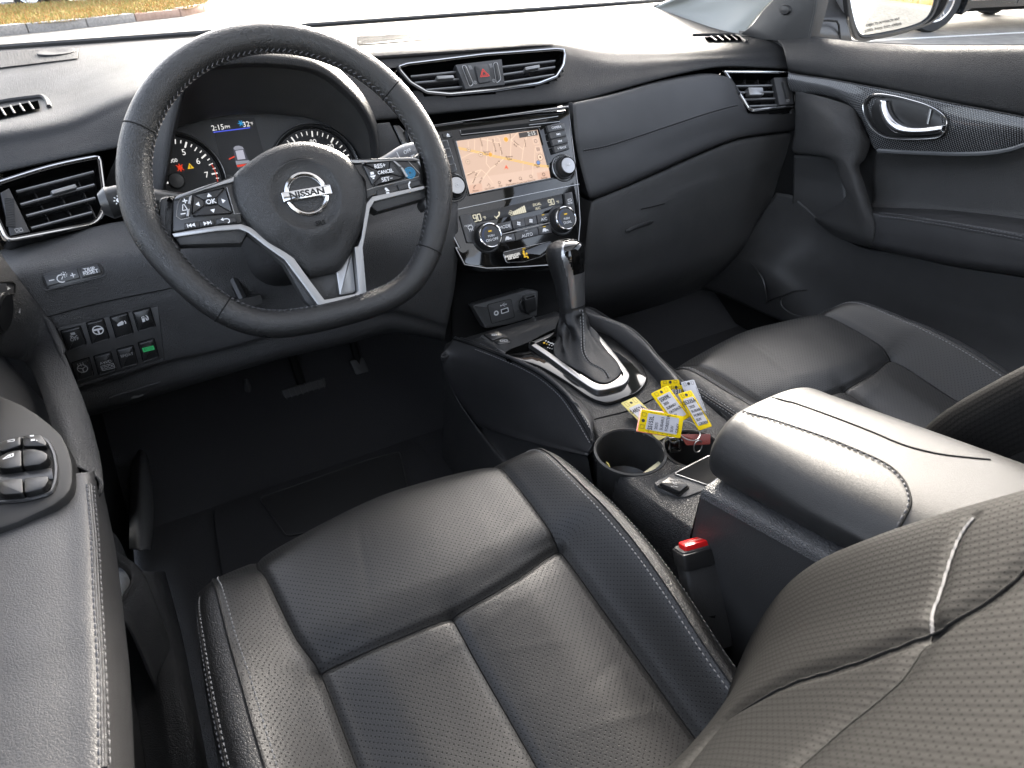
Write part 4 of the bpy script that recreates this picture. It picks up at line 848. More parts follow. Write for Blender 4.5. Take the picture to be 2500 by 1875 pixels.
# ================================================================ STEERING COLUMN, STALKS
colu = thing('steering_column', 'dark plastic steering column shroud behind the steering wheel', 'steering column', (-.37, .1, -.05))
CF_ = F(V((-.37, 0, 0)), X1, tilt(26.66))
rr_ = []
for cc, wx, hy_ in ((-.07, .052, .050), (-.10, .062, .062), (-.16, .070, .070), (-.22, .075, .078), (-.27, .072, .080)):
    rr_.append([CF_.pt(wx*math.copysign(abs(math.cos(t))**.6, math.cos(t)), -.022+hy_*math.copysign(abs(math.sin(t))**.6, math.sin(t)), cc) for t in np.linspace(0, 2*math.pi, 25)])
loft('column_shroud', rr_, 60, 24, M_['gplastic'], colu, 0)
b = B(); p0 = P(*q('d', 660, 1300), y=.10); b.box(F(p0, X1, tilt(20)), -.022, .022, -.006, .006, -.012, .012); b.done('tilt_lever', M_['smooth'], colu)
b = B(); b.tube([p0, p0+V((-.008, .06, .05))], .007, 8); b.done('lever_arm', M_['smooth'], colu)
def stalk(name, label, pts, rad, group=None):
    t = thing(name, label, 'stalk', pts[0]); b = B(); b.tube(cr(pts, 16), [float(np.interp(i/15, [0, .3, .6, .8, 1], rad)) for i in range(16)], 14); o = b.done('lever', M_['smooth'], t); return t, o
tp = P(*q(1, 605, 1225), y=.10); t, o = stalk('turn_signal_stalk', 'short black turn signal stalk poking out left of the wheel rim', [V((-.40, .10, -.035)), V((-.46, .105, -.03)), tp+V((.035, 0, .0)), tp+V((.012, 0, 0)), tp], [.009, .011, .0165, .0185, .012])
pp_ = P(*q('l', 1150, 690), y=.085); t, o2 = stalk('wiper_stalk', 'grey lettered wiper stalk behind the right side of the wheel', [V((-.34, .085, -.03)), V((-.30, .085, -.02)), pp_+V((-.05, .0, -.014)), pp_+V((-.02, 0, -.004)), pp_], [.008, .009, .012, .0125, .011])
sf = F(pp_+V((-.018, -.0125, .0035)), V((.96, .05, .25)), V((-.22, .35, .85))); M_['stalkgrey'] = mat('stalk_grey', (.16, .16, .165), .4)
o2.data.materials[0] = M_['stalkgrey']
T('wip', 'OFF', sf, .0, .000, .0048, M_['print'], t); glyph('wip', sf, [rect(.004, -.0075, .006, .0012), rect(-.0065, -.0085, .004, .0012), rect(-.014, -.002, .001, .014)], M_['print'], t); T('wip', 'INT', sf, .001, .0085, .0036, M_['print'], t)
c = tp+V((.020, -.017, .006)); sf = F(c, X1, tilt(20)); glyph('ts', sf, [disc(0, 0, .0025, 10)]+[seg2((.0036*math.cos(R(a)), .0036*math.sin(R(a))), (.0055*math.cos(R(a)), .0055*math.sin(R(a))), .0009) for a in range(0, 360, 45)], M_['print'], bpy.data.objects['turn_signal_stalk'])
# ================================================================ STEERING WHEEL
WH = F(V((-.37, 0, 0)), X1, tilt(26.66))
wheel = thing('steering_wheel', 'black leather steering wheel with flat bottom, silver spokes and chrome emblem', 'steering wheel', (-.37, 0, 0))
def rim_r(t):
    """Rim centre-line radius at angle t (flat at the bottom)."""
    s = -math.sin(t); k = min(1, max(0, (s+.05)/.55)); k = k*k*(3-2*k); r0 = .1725-.0065*k
    return r0 if s < .30 else 1/((1/r0**14 + (s/.1500)**14)**(1/14))
NR = 180
ctr = []; rad = []
for i in range(NR):
    t = 2*math.pi*i/NR; r_ = rim_r(t); ctr.append((r_*math.cos(t), r_*math.sin(t)))
    rad.append(.0163+.0012*math.exp(-((((t+.10) % math.pi)-.0)/.30)**2)+.0012*math.exp(-((((t+.10) % math.pi)-math.pi)/.30)**2))
def rim_frame(i):
    a = np.array(ctr[(i-1) % NR]); c = np.array(ctr[(i+1) % NR]); t = c-a; t /= np.linalg.norm(t); o = np.array([t[1], -t[0]])   # outward in plane
    return t, o
def rim_pt(i, sect, k=1.0):
    t, o = rim_frame(i % NR); r_ = rad[i % NR]*k; a = math.radians(sect)
    d = o*(r_*math.cos(a)); return WH.pt(ctr[i % NR][0]+d[0], ctr[i % NR][1]+d[1], r_*1.02*math.sin(a))
NS = 24; vs = []; fs = []; uv = []
for i in range(NR):
    for k in range(NS): vs.append(rim_pt(i, 360*k/NS))
for i in range(NR):
    for k in range(NS): fs.append((i*NS+k, i*NS+(k+1) % NS, ((i+1) % NR)*NS+(k+1) % NS, ((i+1) % NR)*NS+k))
o = mk('rim', vs, fs, M_['wheel'], wheel); bm = bmesh.new(); bm.from_mesh(o.data); bmesh.ops.recalc_face_normals(bm, faces=bm.faces); bm.to_mesh(o.data); bm.free()
for deg in (147, 37, 222, -35, ):
    b = B(); i = int(round(deg % 360/360*NR)); b.tube([rim_pt(i, s, 1.004) for s in range(0, 360, 15)], .0008, 5, True); b.done('rim_seam', M_['matte'], wheel)
b = B()
for i0, i1 in ((math.radians(-33), math.radians(213)), (math.radians(214), math.radians(262)), (math.radians(278), math.radians(326))):
    n = int((i1-i0)*.155/.0062); 
    for k in range(n):
        t = i0+(i1-i0)*(k+.5)/n; f_ = (t % (2*math.pi))/(2*math.pi)*NR; i = int(f_)
        A_ = rim_pt(i, 178, 1.012).lerp(rim_pt(i+1, 178, 1.012), f_-i); C_ = rim_pt(i, 152, 1.012).lerp(rim_pt(i+1, 152, 1.012), f_-i); D_ = rim_pt(i+1, 165, 1.05).lerp(rim_pt(i+2, 165, 1.05), f_-i)
        b.tube([A_, D_*.6+(A_+C_)*.2, C_], .0005, 4)
kind(b.done('stitching', M_['thread'], wheel), 'stuff')
def wv(pts, c=0.0): return WH.uvs('d', pts, c)
# spoke backing: dark arms behind the pods and the lower leg
b = B()
b.prism(WH, wv([(40,470),(110,425),(560,285),(620,300),(720,680),(640,820),(330,830),(130,835),(70,760)]), -.030, -.004, .006)
b.prism(WH, wv([(1500,140),(2060,120),(2120,160),(2195,335),(2190,400),(2150,450),(1760,560),(1640,480)]), -.030, -.004, .006)
b.prism(WH, wv([(640,690),(760,720),(1060,930),(1240,1060),(1420,1040),(1560,840),(1640,520),(1690,560),(1625,850),(1660,1300),(1290,1395),(1170,1290),(990,980)]), -.034, -.016, .004)
b.done('spoke', M_['plastic'], wheel)
# leather gussets where the spokes meet the rim
b = B(); b.prism(WH, roundpoly(wv([(-40,440),(110,425),(60,520),(60,700),(80,790),(150,860),(60,1010),(-60,900)]), .006, 3), -.022, .004, .006); b.done('spoke_gusset', M_['wheel'], wheel); b = B(); b.prism(WH, roundpoly(wv([(2030,115),(2110,60),(2230,150),(2260,420),(2150,560),(2100,480),(2195,390),(2190,330),(2110,170)]), .006, 3), -.022, .004, .006); b.done('spoke_gusset', M_['wheel'], wheel)
# silver trim
def trim_piece(name, poly, c0=-.018, c1=.004, bev=.0006, par=wheel, mt='satin', rnd=.002):
    b = B(); b.prism(WH, roundpoly(wv(poly), rnd, 3), c0, c1, bev); return b.done(name, M_[mt], par)
M_['satin2'] = mat('brushed_silver', (.32, .32, .32), .42, .9)
trim_piece('spoke_trim', [(66,742),(240,712),(430,680),(630,664),(705,690),(860,800),(1010,905),(1062,945),(1180,1110),(1310,1282),(1565,1232),(1590,1205),(1556,850),(1585,845),(1612,770),(1650,500),(1700,440),(2185,338),(2190,362),(1715,480),(1680,540),(1622,860),(1655,1245),(1640,1310),(1292,1392),(1268,1340),(1130,1150),(985,955),(830,845),(690,735),(620,708),(430,722),(90,772)], mt='satin2', rnd=.0012)
trim_piece('spoke_trim', [(110,432),(330,355),(560,283),(590,255),(596,280),(572,318),(330,385),(80,470)], mt='satin2')
trim_piece('spoke_trim', [(1480,132),(1560,140),(2040,118),(2110,150),(2090,160),(2030,138),(1560,168),(1510,160)], mt='satin2')
trim_piece('pod_edge', [(2045,125),(2110,155),(2180,300),(2190,340),(2172,340),(2150,270),(2075,160)], c1=.003, bev=.0005, mt='silver', rnd=.001)
trim_piece('leg_face', [(1420,1035),(1475,980),(1552,868),(1586,1205),(1560,1225),(1450,1240)], c0=-.030, c1=-.010, bev=.002, mt='satin2')
# airbag cover: a shallow dome
ol = [(1150,10),(1000,25),(860,75),(720,165),(610,258),(583,330),(600,460),(680,630),(830,785),(1000,905),(1180,1050),(1225,1068),(1330,1050),(1425,1022),(1480,955),(1540,845),(1605,690),(1640,520),(1632,370),(1570,230),(1460,110),(1310,40)]
oc = [tuple(v)[:2] for v in cr([(x, y, 0) for x, y in wv(ol)], 88, True)]
_c = (sum(p[0] for p in oc)/88, sum(p[1] for p in oc)/88); oc = [(_c[0]+(x-_c[0])*1.045, _c[1]+(y-_c[1])*1.045) for x, y in oc]
cx, cy = WH.uv('d', 1165, 420, .014)
prof = [(1.0, -.020), (1.0, -.002), (.985, .0035), (.95, .0075), (.88, .0105), (.78, .0130), (.66, .0150), (.54, .0160), (.47, .0163), (.445, .0158), (.42, .0138), (.30, .0132), (.15, .0130), (.0, .0130)]
vs = []; fs = []; n = len(oc)
for s, h in prof:
    for (x, y) in oc:
        dx, dy = x-cx, y-cy
        if s < .6:   # blend towards a circle for the emblem bowl
            a = math.atan2(dy, dx); rr0 = math.hypot(dx, dy); k = min(1, (.6-s)/.12); rc = .0745; rr1 = rr0*(1-k)+rc*k/.445*.445*(1.0/.445)*.445; 
            ss = s*rr0*(1-k)+(s/.445*.0385)*k; vs.append(WH.pt(cx+ss*math.cos(a), cy+ss*math.sin(a), h))
        else: vs.append(WH.pt(cx+dx*s, cy+dy*s, h-(.010*max(0, (-dy-.045)/.06) if s < 1 else .006*max(0, (-dy-.045)/.06))))
for k in range(len(prof)-1):
    for i in range(n): fs.append((k*n+i, k*n+(i+1) % n, (k+1)*n+(i+1) % n, (k+1)*n+i))
cov = mk('airbag_cover', vs, fs, M_['leather'], wheel); flip_to(cov, WH.n)
# emblem
EM = WH.sub(cx+.0005, cy+.0005, .0135)
b = B(); NN = 56
ri, ro = .0196, .0256
b.lathe(EM, [(ri, -.001), (ri, .0018), (ri+.0010, .0032), ((ri+ro)/2, .0040), (ro-.0008, .0030), (ro, .0010), (ro, -.001)], NN); em = b.done('emblem', M_['chrome'], cov)
b = B(); bar_ = roundpoly([(-.0285,-.0058),(.0285,-.0058),(.0285,.0058),(-.0285,.0058)], .0012, 3); b.prism(EM, bar_, .000, .0062, .0014); b.done('emblem_bar', M_['chrome'], em)
T('emblem', 'NISSAN', EM, 0, 0, .0070, M_['ink'], em, c=.0064, sx=1.25, bold=.00034)
T('srs', 'SRS', WH.sub(*WH.uv('d', 1278, 655, .013), .0152), 0, 0, .0055, M_['matte'], cov, bold=.0001); T('srs', 'AIRBAG', WH.sub(*WH.uv('d', 1292, 712, .010), .0140), 0, 0, .0055, M_['matte'], cov, bold=.0001)
f2 = WH.sub(*WH.uv('d', 1285, 684, .012), .0147); glyph('srs', f2, [seg2((-.011, 0), (.011, 0), .0005)], M_['matte'], cov)
f2 = WH.sub(*WH.uv('d', 842, 437, .012), .0150); glyph('srs', f2, [seg2((-.004, .004), (.0035, .004), .0006), seg2((-.001, .004), (-.001, -.004), .0006), seg2((.002, .002), (.002, -.004), .0006)], M_['matte'], cov)
# ---- switch pods
def pod(poly, name='switch_pod'):
    b = B(); b.prism(WH, roundpoly(wv(poly), .003, 3), -.010, .0015, .0015); return b.done(name, M_['smooth'], wheel)
lp = pod([(62,470),(110,440),(330,372),(545,306),(575,330),(632,575),(640,655),(430,676),(68,730)])
rp = pod([(1500,165),(1560,172),(2040,140),(2085,165),(2175,305),(2178,335),(1700,432),(1655,470),(1640,300)])
def wb(par, poly, name='wheel_button', h=.0045, mt='btn2', bev=.0012, rnd=.001):
    b = B(); pl_ = wv(poly); b.prism(WH, roundpoly(pl_, rnd, 3), .0, h, bev); o = b.done(name, M_[mt], par); return o, (sum(p[0] for p in pl_)/len(pl_), sum(p[1] for p in pl_)/len(pl_))
M_['btn2'] = mat('wheel_switch', (.020, .020, .021), .38)
def g(o, polys, mt='print', c=.0049): glyph(o.name, WH, polys, M_[mt], o, c=c)
def tri(x, y, dx, dy, s=.0026):
    n_ = (-dy, dx); return [(x+dx*s, y+dy*s), (x-dx*s*.6+n_[0]*s, y-dy*s*.6+n_[1]*s), (x-dx*s*.6-n_[0]*s, y-dy*s*.6-n_[1]*s)]
o, c = wb(lp, [(245,425),(500,366),(430,450),(330,470)]); g(o, [tri(*WH.uv('d',370,425,.005), 0, 1)])
o, c = wb(lp, [(506,372),(566,575),(440,505),(436,455)]); g(o, [tri(*WH.uv('d',488,470,.005), 1, 0)])
o, c = wb(lp, [(240,430),(326,474),(330,515),(225,590)]); g(o, [tri(*WH.uv('d',278,497,.005), -1, 0)])
o, c = wb(lp, [(335,520),(436,508),(560,580),(228,604)]); g(o, [tri(*WH.uv('d',402,550,.005), 0, -1)])
o, c = wb(lp, [(334,470),(430,452),(438,502),(338,518)], h=.0058); T(o.name, 'OK', WH, *c, .0052, M_['print'], o, c=.0062, bold=.0001)
b = B(); b.prism(WH, roundpoly(wv([(150,455),(232,430),(215,600),(140,620),(105,600),(115,510)]), .002, 3), .0, .0026, .0006); vo = b.done('volume_rocker', M_['btn2'], lp)
for pl_ in ([(208,440),(232,432),(222,505),(196,500)], [(190,545),(214,540),(208,605),(184,600)]): b = B(); b.prism(WH, wv(pl_), .002, .0046, .001); b.done('rocker_ridge', M_['satin2'], vo)
c = WH.uv('d',172,470,.004); g(vo, [rect(*c, .0050, .0011), rect(*c, .0011, .0050)], c=.0032); c = WH.uv('d',158,575,.004); g(vo, [rect(*c, .0050, .0011)], c=.0032)
c = WH.uv('d',170,522,.004); g(vo, line2([(c[0]-.003, c[1]-.003), (c[0]+.002, c[1]-.003), (c[0]+.0005, c[1]+.003), (c[0]-.001, c[1]+.003), (c[0]-.003, c[1]-.003)], .0007), c=.0032)
b = B(); b.tube([WH.pt(*p, .0018) for p in wv([(230,428),(140,452),(112,510),(103,600),(140,625),(215,608)])], .0006, 5); b.done('pod_line', M_['satin2'], lp)
for pl_, kd in (([(165,658),(285,640),(296,690),(168,708)], 'prev'), ([(290,640),(405,625),(412,672),(300,690)], 'next'), ([(425,622),(580,604),(600,650),(432,670)], 'ret')):
    o, c = wb(lp, pl_, h=.0035)
    if kd == 'ret': g(o, ring2(c[0]+.001, c[1]-.0004, .0024, .0009, 8, R(-90), R(90))+[seg2((c[0]-.003, c[1]+.002), (c[0]+.001, c[1]+.002), .0009), [(c[0]-.0055, c[1]+.002), (c[0]-.0025, c[1]+.004), (c[0]-.0025, c[1])]], c=.0039)
    else:
        k = -1 if kd == 'prev' else 1; g(o, [tri(c[0]-.0020*k, c[1], k, 0, .0022), tri(c[0]+.0016*k, c[1], k, 0, .0022), rect(c[0]+.0042*k, c[1], .0008, .004)], c=.0039)
# right pod
o, c = wb(rp, [(1625,172),(1840,150),(1830,215),(1752,222)]); T(o.name, 'RES+', WH, *WH.uv('d',1768,185,.005), .0050, M_['print'], o, c=.0049, bold=.0001)
o, c = wb(rp, [(1620,178),(1745,228),(1768,270),(1700,348)]); c = WH.uv('d',1708,258,.005); g(o, [rect(c[0], c[1]+.002, .0044, .0032), [(c[0]-.004, c[1]-.0006), (c[0]+.004, c[1]-.0006), (c[0]+.002, c[1]-.003), (c[0]-.002, c[1]-.003)], rect(c[0], c[1]-.0042, .0022, .0016)])
o, c = wb(rp, [(1772,274),(1858,262),(1965,290),(1705,356)]); T(o.name, 'SET−', WH, *WH.uv('d',1828,293,.005), .0050, M_['print'], o, c=.0049, bold=.0001)
o, c = wb(rp, [(1846,150),(1870,160),(1945,255),(1960,285),(1860,258),(1838,220)])
o, c = wb(rp, [(1750,226),(1832,214),(1858,255),(1772,270)], h=.0058); T(o.name, 'CANCEL', WH, *c, .0043, M_['print'], o, c=.0062, sx=.88, bold=.0001)
o, c = wb(rp, [(1868,152),(1985,148),(2085,250),(2080,268),(1985,290)], h=.0028, rnd=.002); c = WH.uv('d',2015,240,.004)
for r_ in (.0025, .0045, .0066): g(o, ring2(*c, r_, .0010, 18), 'litblue', .0033)
for pl_ in ([(1866,152),(1888,152),(1940,195),(1918,200)], [(1928,205),(1948,202),(1992,275),(1974,285)]): b = B(); b.prism(WH, wv(pl_), .001, .0050, .001); b.done('rocker_ridge', M_['satin2'], o)
o, c = wb(rp, [(1735,390),(1895,347),(1918,395),(1745,440)], h=.0035); g(o, [tri(c[0], c[1]+.001, 0, 1, .0026), rect(c[0]-.0004, c[1]-.0025, .004, .0016), disc(c[0]-.0014, c[1]+.0026, .0016, 8)], c=.0039)
o, c = wb(rp, [(1902,345),(2085,302),(2098,345),(1925,393)], h=.0035); g(o, line2([(c[0]+.002, c[1]+.004), (c[0]-.0008, c[1]+.001), (c[0]-.0012, c[1]-.003), (c[0]+.0004, c[1]-.0045)], .0018), c=.0039)
b = B(); b.tube([WH.pt(*p, .0018) for p in wv([(1615,168),(1840,146),(1990,142),(2088,248),(2080,272),(1990,298),(1700,368),(1655,385)])], .0006, 5); b.done('pod_line', M_['satin2'], rp)
b = B(); b.tube([WH.pt(*p, .0018) for p in wv([(515,362),(578,580),(640,574)])], .0006, 5); b.done('pod_line', M_['satin2'], lp)
# ================================================================ CENTRE CONSOLE
cons = thing('center_console', 'black center console with cup holders and padded armrest between the front seats', 'center console', (-.02, -.3, -.3))
CT = F(V((0, 0, -.30)), X1, V((0, 1, 0)))
def cz(z): return F(V((0, 0, z)), X1, V((0, 1, 0)))
# top plate as a fine sheet, with the openings cut out of it
ys = [.16, .13, .10, .07, .03, -.05, -.12, -.20, -.27, -.34, -.40, -.45]
xl = [-.144, -.140, -.134, -.127, -.118, -.100, -.090, -.090, -.108, -.122, -.122, -.115]
xr = [.10, .10, .10, .10, .098, .098, .095, .085, .075, .070, .070, .070]
rows = []
for y, a, c in zip(ys, xl, xr):
    zf = -.302-float(np.interp(y, [.03, .07, .10, .13, .16], [0, .010, .034, .052, .060]))+(.010 if y < -.36 else 0)*min(1, (-.36-y)/.05)
    rows.append([V((a, y, -.62)), V((a-.002, y, -.40)), V((a-.004, y, zf-.030)), V((a, y, zf-.006)), V((a+.008, y, zf)), V((a+.03, y, zf)), V(((a+c)/2, y, zf)), V((c-.03, y, zf)), V((c-.008, y, zf)), V((c, y, zf-.006)), V((c+.004, y, zf-.03)), V((c, y, -.62))])
g_ct = grid(rows, 170, 150); ctop = gridmesh('top_plate', g_ct, M_['gplastic'], cons, 0, (0, 0, 1)); BC = bvh_of(g_ct)
cupc = (-.0860, -.3005); cupr = .0430
cup2 = (-.0135, -.338); cup2r = .036
recess = [CT.uv('m', *p) for p in [(700,1010),(740,985),(985,960),(1330,940),(1330,1085),(980,1175),(800,1185),(740,1150)]]
tray = [cz(-.292).uv('m', *p) for p in [(870,1470),(1330,1235),(1500,1300),(1480,1500),(1310,1620)]]
hs = cz(-.292).uvs('m', [(660,1622),(800,1522),(1060,1645),(985,1700),(920,1740)])
cut(ctop, lambda p: p.z > -.34 and ((p.x-cupc[0])**2+(p.y-cupc[1])**2 < cupr**2 or inpoly(p.x, p.y, tray) or ((p.x-cup2[0])**2+(p.y-cup2[1])**2 < cup2r**2)))
def cup(c, r, z0, name='cup_holder'):
    f2 = cz(z0).sub(*c); b = B(); b.lathe(f2, [(r+.0035, -.004), (r+.0035, .001), (r+.001, .0022), (r-.0006, .0005), (r-.002, -.012), (r-.004, -.060), (r-.010, -.066), (0, -.068)], 56); return b.done(name, M_['cup'], cons)
M_['cup'] = mat('cup_holder_plastic', (.035, .035, .034), .35)
cup(cupc, cupr, -.3015); cup(cup2, cup2r, -.3015)
# left knee pad: stitched edge and padded flank
edge = [(750,556),(900,606),(1060,668),(1250,758),(1400,880),(1500,1020),(1560,1120),(1590,1190)]
inn = [(800,548),(980,600),(1180,690),(1330,780),(1450,880),(1540,960),(1590,1040),(1592,1150)]
low = [(690,662),(696,740),(740,850),(800,960),(870,1055),(990,1115),(1250,1192),(1560,1262)]
r0 = L(5, inn, z=[-.322,-.312,-.303,-.2995,-.2985,-.2985,-.299,-.302]); r1 = L(5, [(a*.45+c*.55, b_*.45+d*.55) for (a, b_), (c, d) in zip(inn, edge)], z=[-.318,-.308,-.298,-.2935,-.292,-.2925,-.294,-.302])
r2 = L(5, edge, z=[-.324,-.314,-.304,-.301,-.300,-.301,-.303,-.306]); r4 = L(5, low, x=[-.178,-.174,-.163,-.150,-.141,-.133,-.126,-.122])
r3 = [a*.72+c*.28+V((-.004, 0, -.004)) for a, c in zip(r2, r4)]; r35 = [a*.3+c*.7+V((-.002, 0, 0)) for a, c in zip(r2, r4)]
r5 = [p+V((.03, .01, -.004)) for p in r4]
g_kp = grid([r0, r1, r2, r3, r35, r4, r5], 80, 50); gridmesh('knee_pad', g_kp, M_['pad'], cons, .003, (-1, -.3, .4)); BKP = bvh_of(g_kp)
b = B()
for off in (-26, 22):
    sp = onsurf(BKP, 5, [(x-off*.6, y+off*.75) for x, y in edge[1:-1]]+[(edge[-1][0]-6-off*.3, edge[-1][1])], .0004); pts = cr([p for p, n in sp], 80); b.stitches(pts, V((-.5, -.2, .8)).normalized(), .0040, .0016, .0007)
kind(b.done('stitching', M_['threadlt'], cons), 'stuff')
sp = onsurf(BKP, 5, [(x-1, y+2) for x, y in edge], .0003); b = B(); b.tube(cr([p for p, n in sp], 60), .0010, 5); b.done('seam', M_['matte'], cons)
# lower flank to the floor
lo = [L(5, low, x=[-.172,-.168,-.156,-.144,-.136,-.129,-.123,-.120]), [V((-.155+.004*i, .16-.07*i, -.50)) for i in range(8)], [V((-.17, .16-.07*i, -.62)) for i in range(8)]]
loft('lower_flank', lo, 40, 20, M_['plastic'], cons, 0)
# right-hand rail
rl = [(1500,380),(1560,412),(1680,445),(1800,492),(1900,575),(2000,695),(2110,805),(2140,850)]; ri_ = [(1480,420),(1560,470),(1600,488),(1720,540),(1840,630),(1930,720),(2000,800),(2040,860)]
ro = L(5, rl, z=-.286); rii = L(5, ri_, z=-.292)
rm_ = [a.lerp(c, .5)+V((0, 0, .012)) for a, c in zip(ro, rii)]
g_rr = grid([[p+V((.0, 0, -.02)) for p in rii], rii, rm_, ro, [p+V((.006, 0, -.03)) for p in ro], [p+V((.01, 0, -.30)) for p in ro]], 60, 40); gridmesh('rail_pad', g_rr, M_['pad'], cons, .003, (0, 0, 1)); BRR = bvh_of(g_rr)
sp = onsurf(BRR, 5, [(1600,428),(1700,462),(1810,508),(1890,575),(1985,700),(2080,800)], .0004); b = B(); b.stitches(cr([p for p, n in sp], 60), V((0, 0, 1)), .004, .0016, .0007); kind(b.done('stitching', M_['thread'], cons), 'stuff')
# gloss panel, shift frame
gp = CT.uvs('e', [(650,968),(900,842),(1220,690),(1560,672),(1790,820),(2000,1000),(2105,1160),(2112,1250),(2010,1372),(1760,1470),(1640,1465),(1500,1402),(1280,1252),(1000,1092)])
gp = [tuple(v)[:2] for v in cr([(x, y, 0) for x, y in gp], 70, True)]
b = B(); b.prism(CT, gp, -.01, .0035, .0015); glossp = b.done('shift_panel', M_['gloss'], cons)
b = B(); b.tube([CT.pt(*p, .0005) for p in gp], .0012, 6, True); b.done('panel_gap', M_['matte'], glossp)
BZ = cz(-.288)
bo = BZ.uvs('e', [(900,838),(930,822),(1200,702),(1300,672),(1500,668),(1620,745),(1740,880),(1850,1020),(1930,1130),(1940,1190),(1890,1262),(1780,1302),(1650,1328),(1560,1308),(1430,1225),(1300,1130),(1100,982),(915,855)])
bo = [tuple(v)[:2] for v in cr([(x, y, 0) for x, y in bo], 80, True)]
bi = inset(bo, .0085)
b = B(); b.prism(BZ, bo, -.012, .0, .0025, hole=bi); b.done('shift_frame', M_['satin'], cons)
# gear letters in the frame
b = B(); b.prism(BZ, BZ.uvs('e', [(985,845),(1190,760),(1240,830),(1190,960)]), -.004, -.002); gi = b.done('gear_indicator', M_['gloss'], cons)
GI = F(BZ.pt(0, 0, -.0018), V((.86, -.5, 0)), V((.5, .86, 0)))
for i, ch in enumerate('PRNDL'):
    T('gear', ch, GI, *GI.uv('e', 1075+28*i, 822+11*i), .0040, M_['print'], gi, bold=.00012); glyph('gear', GI, [disc(*GI.uv('e', 1085+26*i, 852+9*i), .0011, 8)], M_['print' if i else 'lityel'], gi)
glyph('gear', GI, [disc(*GI.uv('e', 1057, 840), .0019, 10)], M_['lityel'], gi); glyph('gear', GI, [disc(*GI.uv('e', 1095+22*i, 888+7*i), .0010, 8) for i in range(3)], M_['print'], gi)
# front switch plate with two buttons, tray lip, ribbed mat
b = B(); FP = cz(-.305); b.prism(FP, roundpoly(FP.uvs('e', [(390,772),(560,718),(660,760),(830,862),(650,965)]), .003, 3), -.02, .002, .002); fpl = b.done('switch_plate', M_['traygrey'], cons)
for qd, kd in (([(425,772),(562,733),(655,795),(520,838)], 0), ([(528,842),(662,800),(715,842),(700,862),(588,882)], 1)):
    pl_ = FP.uvs('e', qd); b = B(); b.prism(FP, roundpoly(pl_, .002, 3), .0, .0052, .0014); o = b.done('brake_button', M_['smooth'], fpl); c = (sum(p[0] for p in pl_)/len(pl_), sum(p[1] for p in pl_)/len(pl_)); f2 = FP.sub(*c, .0055, R(-28))
    glyph(o.name, f2, ring2(0, 0, .0028, .0008, 10)+[rect(0, 0, .0008, .003)]+ring2(0, 0, .0042, .0007, 5, R(140), R(220))+ring2(0, 0, .0042, .0007, 5, R(-40), R(40)) if kd == 0 else frame2(-.0055, -.0025, -.0015, .0025, .0008)+frame2(.0005, -.0025, .0055, .0025, .0008), M_['print'], o, c=0)
tl_ = [L('e', [(600,738),(720,700),(840,640),(950,562)], y=[.115,.115,.115,.11]), L('e', [(640,760),(760,735),(860,690),(960,600)], y=[.098,.098,.098,.095]), L('e', [(690,788),(780,770),(890,720),(965,650)], y=[.085,.085,.085,.082])]
loft('tray_lip', tl_, 16, 12, M_['traygrey'], cons, .004)
b = B(); A_ = L('e', [(790,815),(945,762)], z=-.306); C_ = L('e', [(820,862),(985,780)], z=-.306)
for i in range(8):
    t = i/7; b.tube([A_[0].lerp(A_[1], t), C_[0].lerp(C_[1], t)], .0018, 5)
b.done('mat_rib', M_['rubber'], cons)
# rear: seat-heater plate, tray
HP = cz(-.2915); b = B(); b.prism(HP, roundpoly(HP.uvs('m', [(600,1570),(860,1440),(1330,1200),(1520,1270),(1500,1560),(1300,1650),(1250,1670),(1000,1760),(760,1690)]), .006, 3), -.012, .0, .0012, None); hpl = b.done('tray_surround', M_['traygrey'] if 'traygrey' in M_ else M_['panelgrey'], cons)
b = B(); b.prism(HP, roundpoly(tray, .004, 4), .0002, .0012); tr_ = b.done('tray', M_['matte'], hpl)
b = B(); b.tube([HP.pt(*p, .0012) for p in roundpoly(tray, .004, 4)], .0009, 5, True); b.done('tray_edge', M_['satin'], tr_)
HS = HP.uvs('m', [(668,1622),(800,1524),(1060,1640),(940,1745)]); b = B(); b.prism(HP, roundpoly(inset(HS, -.0015), .002, 3), .0, .0016); b.done('switch_well', M_['matte'], hpl)
b = B(); b.prism(HP, roundpoly(inset(HS, .0012), .002, 3), .0, .0062, .0018); ho = b.done('seat_heater_switch', M_['smooth'], hpl); c = (sum(p[0] for p in HS)/4, sum(p[1] for p in HS)/4)
f2 = HP.sub(*c, .0064, R(-38)); T('heat', 'HIGH', f2, 0, .0055, .0026, M_['printdim'], ho); T('heat', 'LOW', f2, 0, -.0060, .0026, M_['printdim'], ho); glyph('heat', f2, line2([(-.002, .003), (-.001, -.001), (.003, -.002)], .0010)+[seg2((.001+i*.0014, -.0005), (.001+i*.0014, .003), .0005) for i in range(2)], M_['printdim'], ho)
# parting line across the plate in front of the cup holders
sp = onsurf(BC, 'm', [(-150,760),(0,722),(200,672),(350,622),(560,520),(640,476)], .0004); b = B(); b.tube(cr([p for p, n in sp], 30), .0011, 5); b.done('panel_gap', M_['matte'], cons)
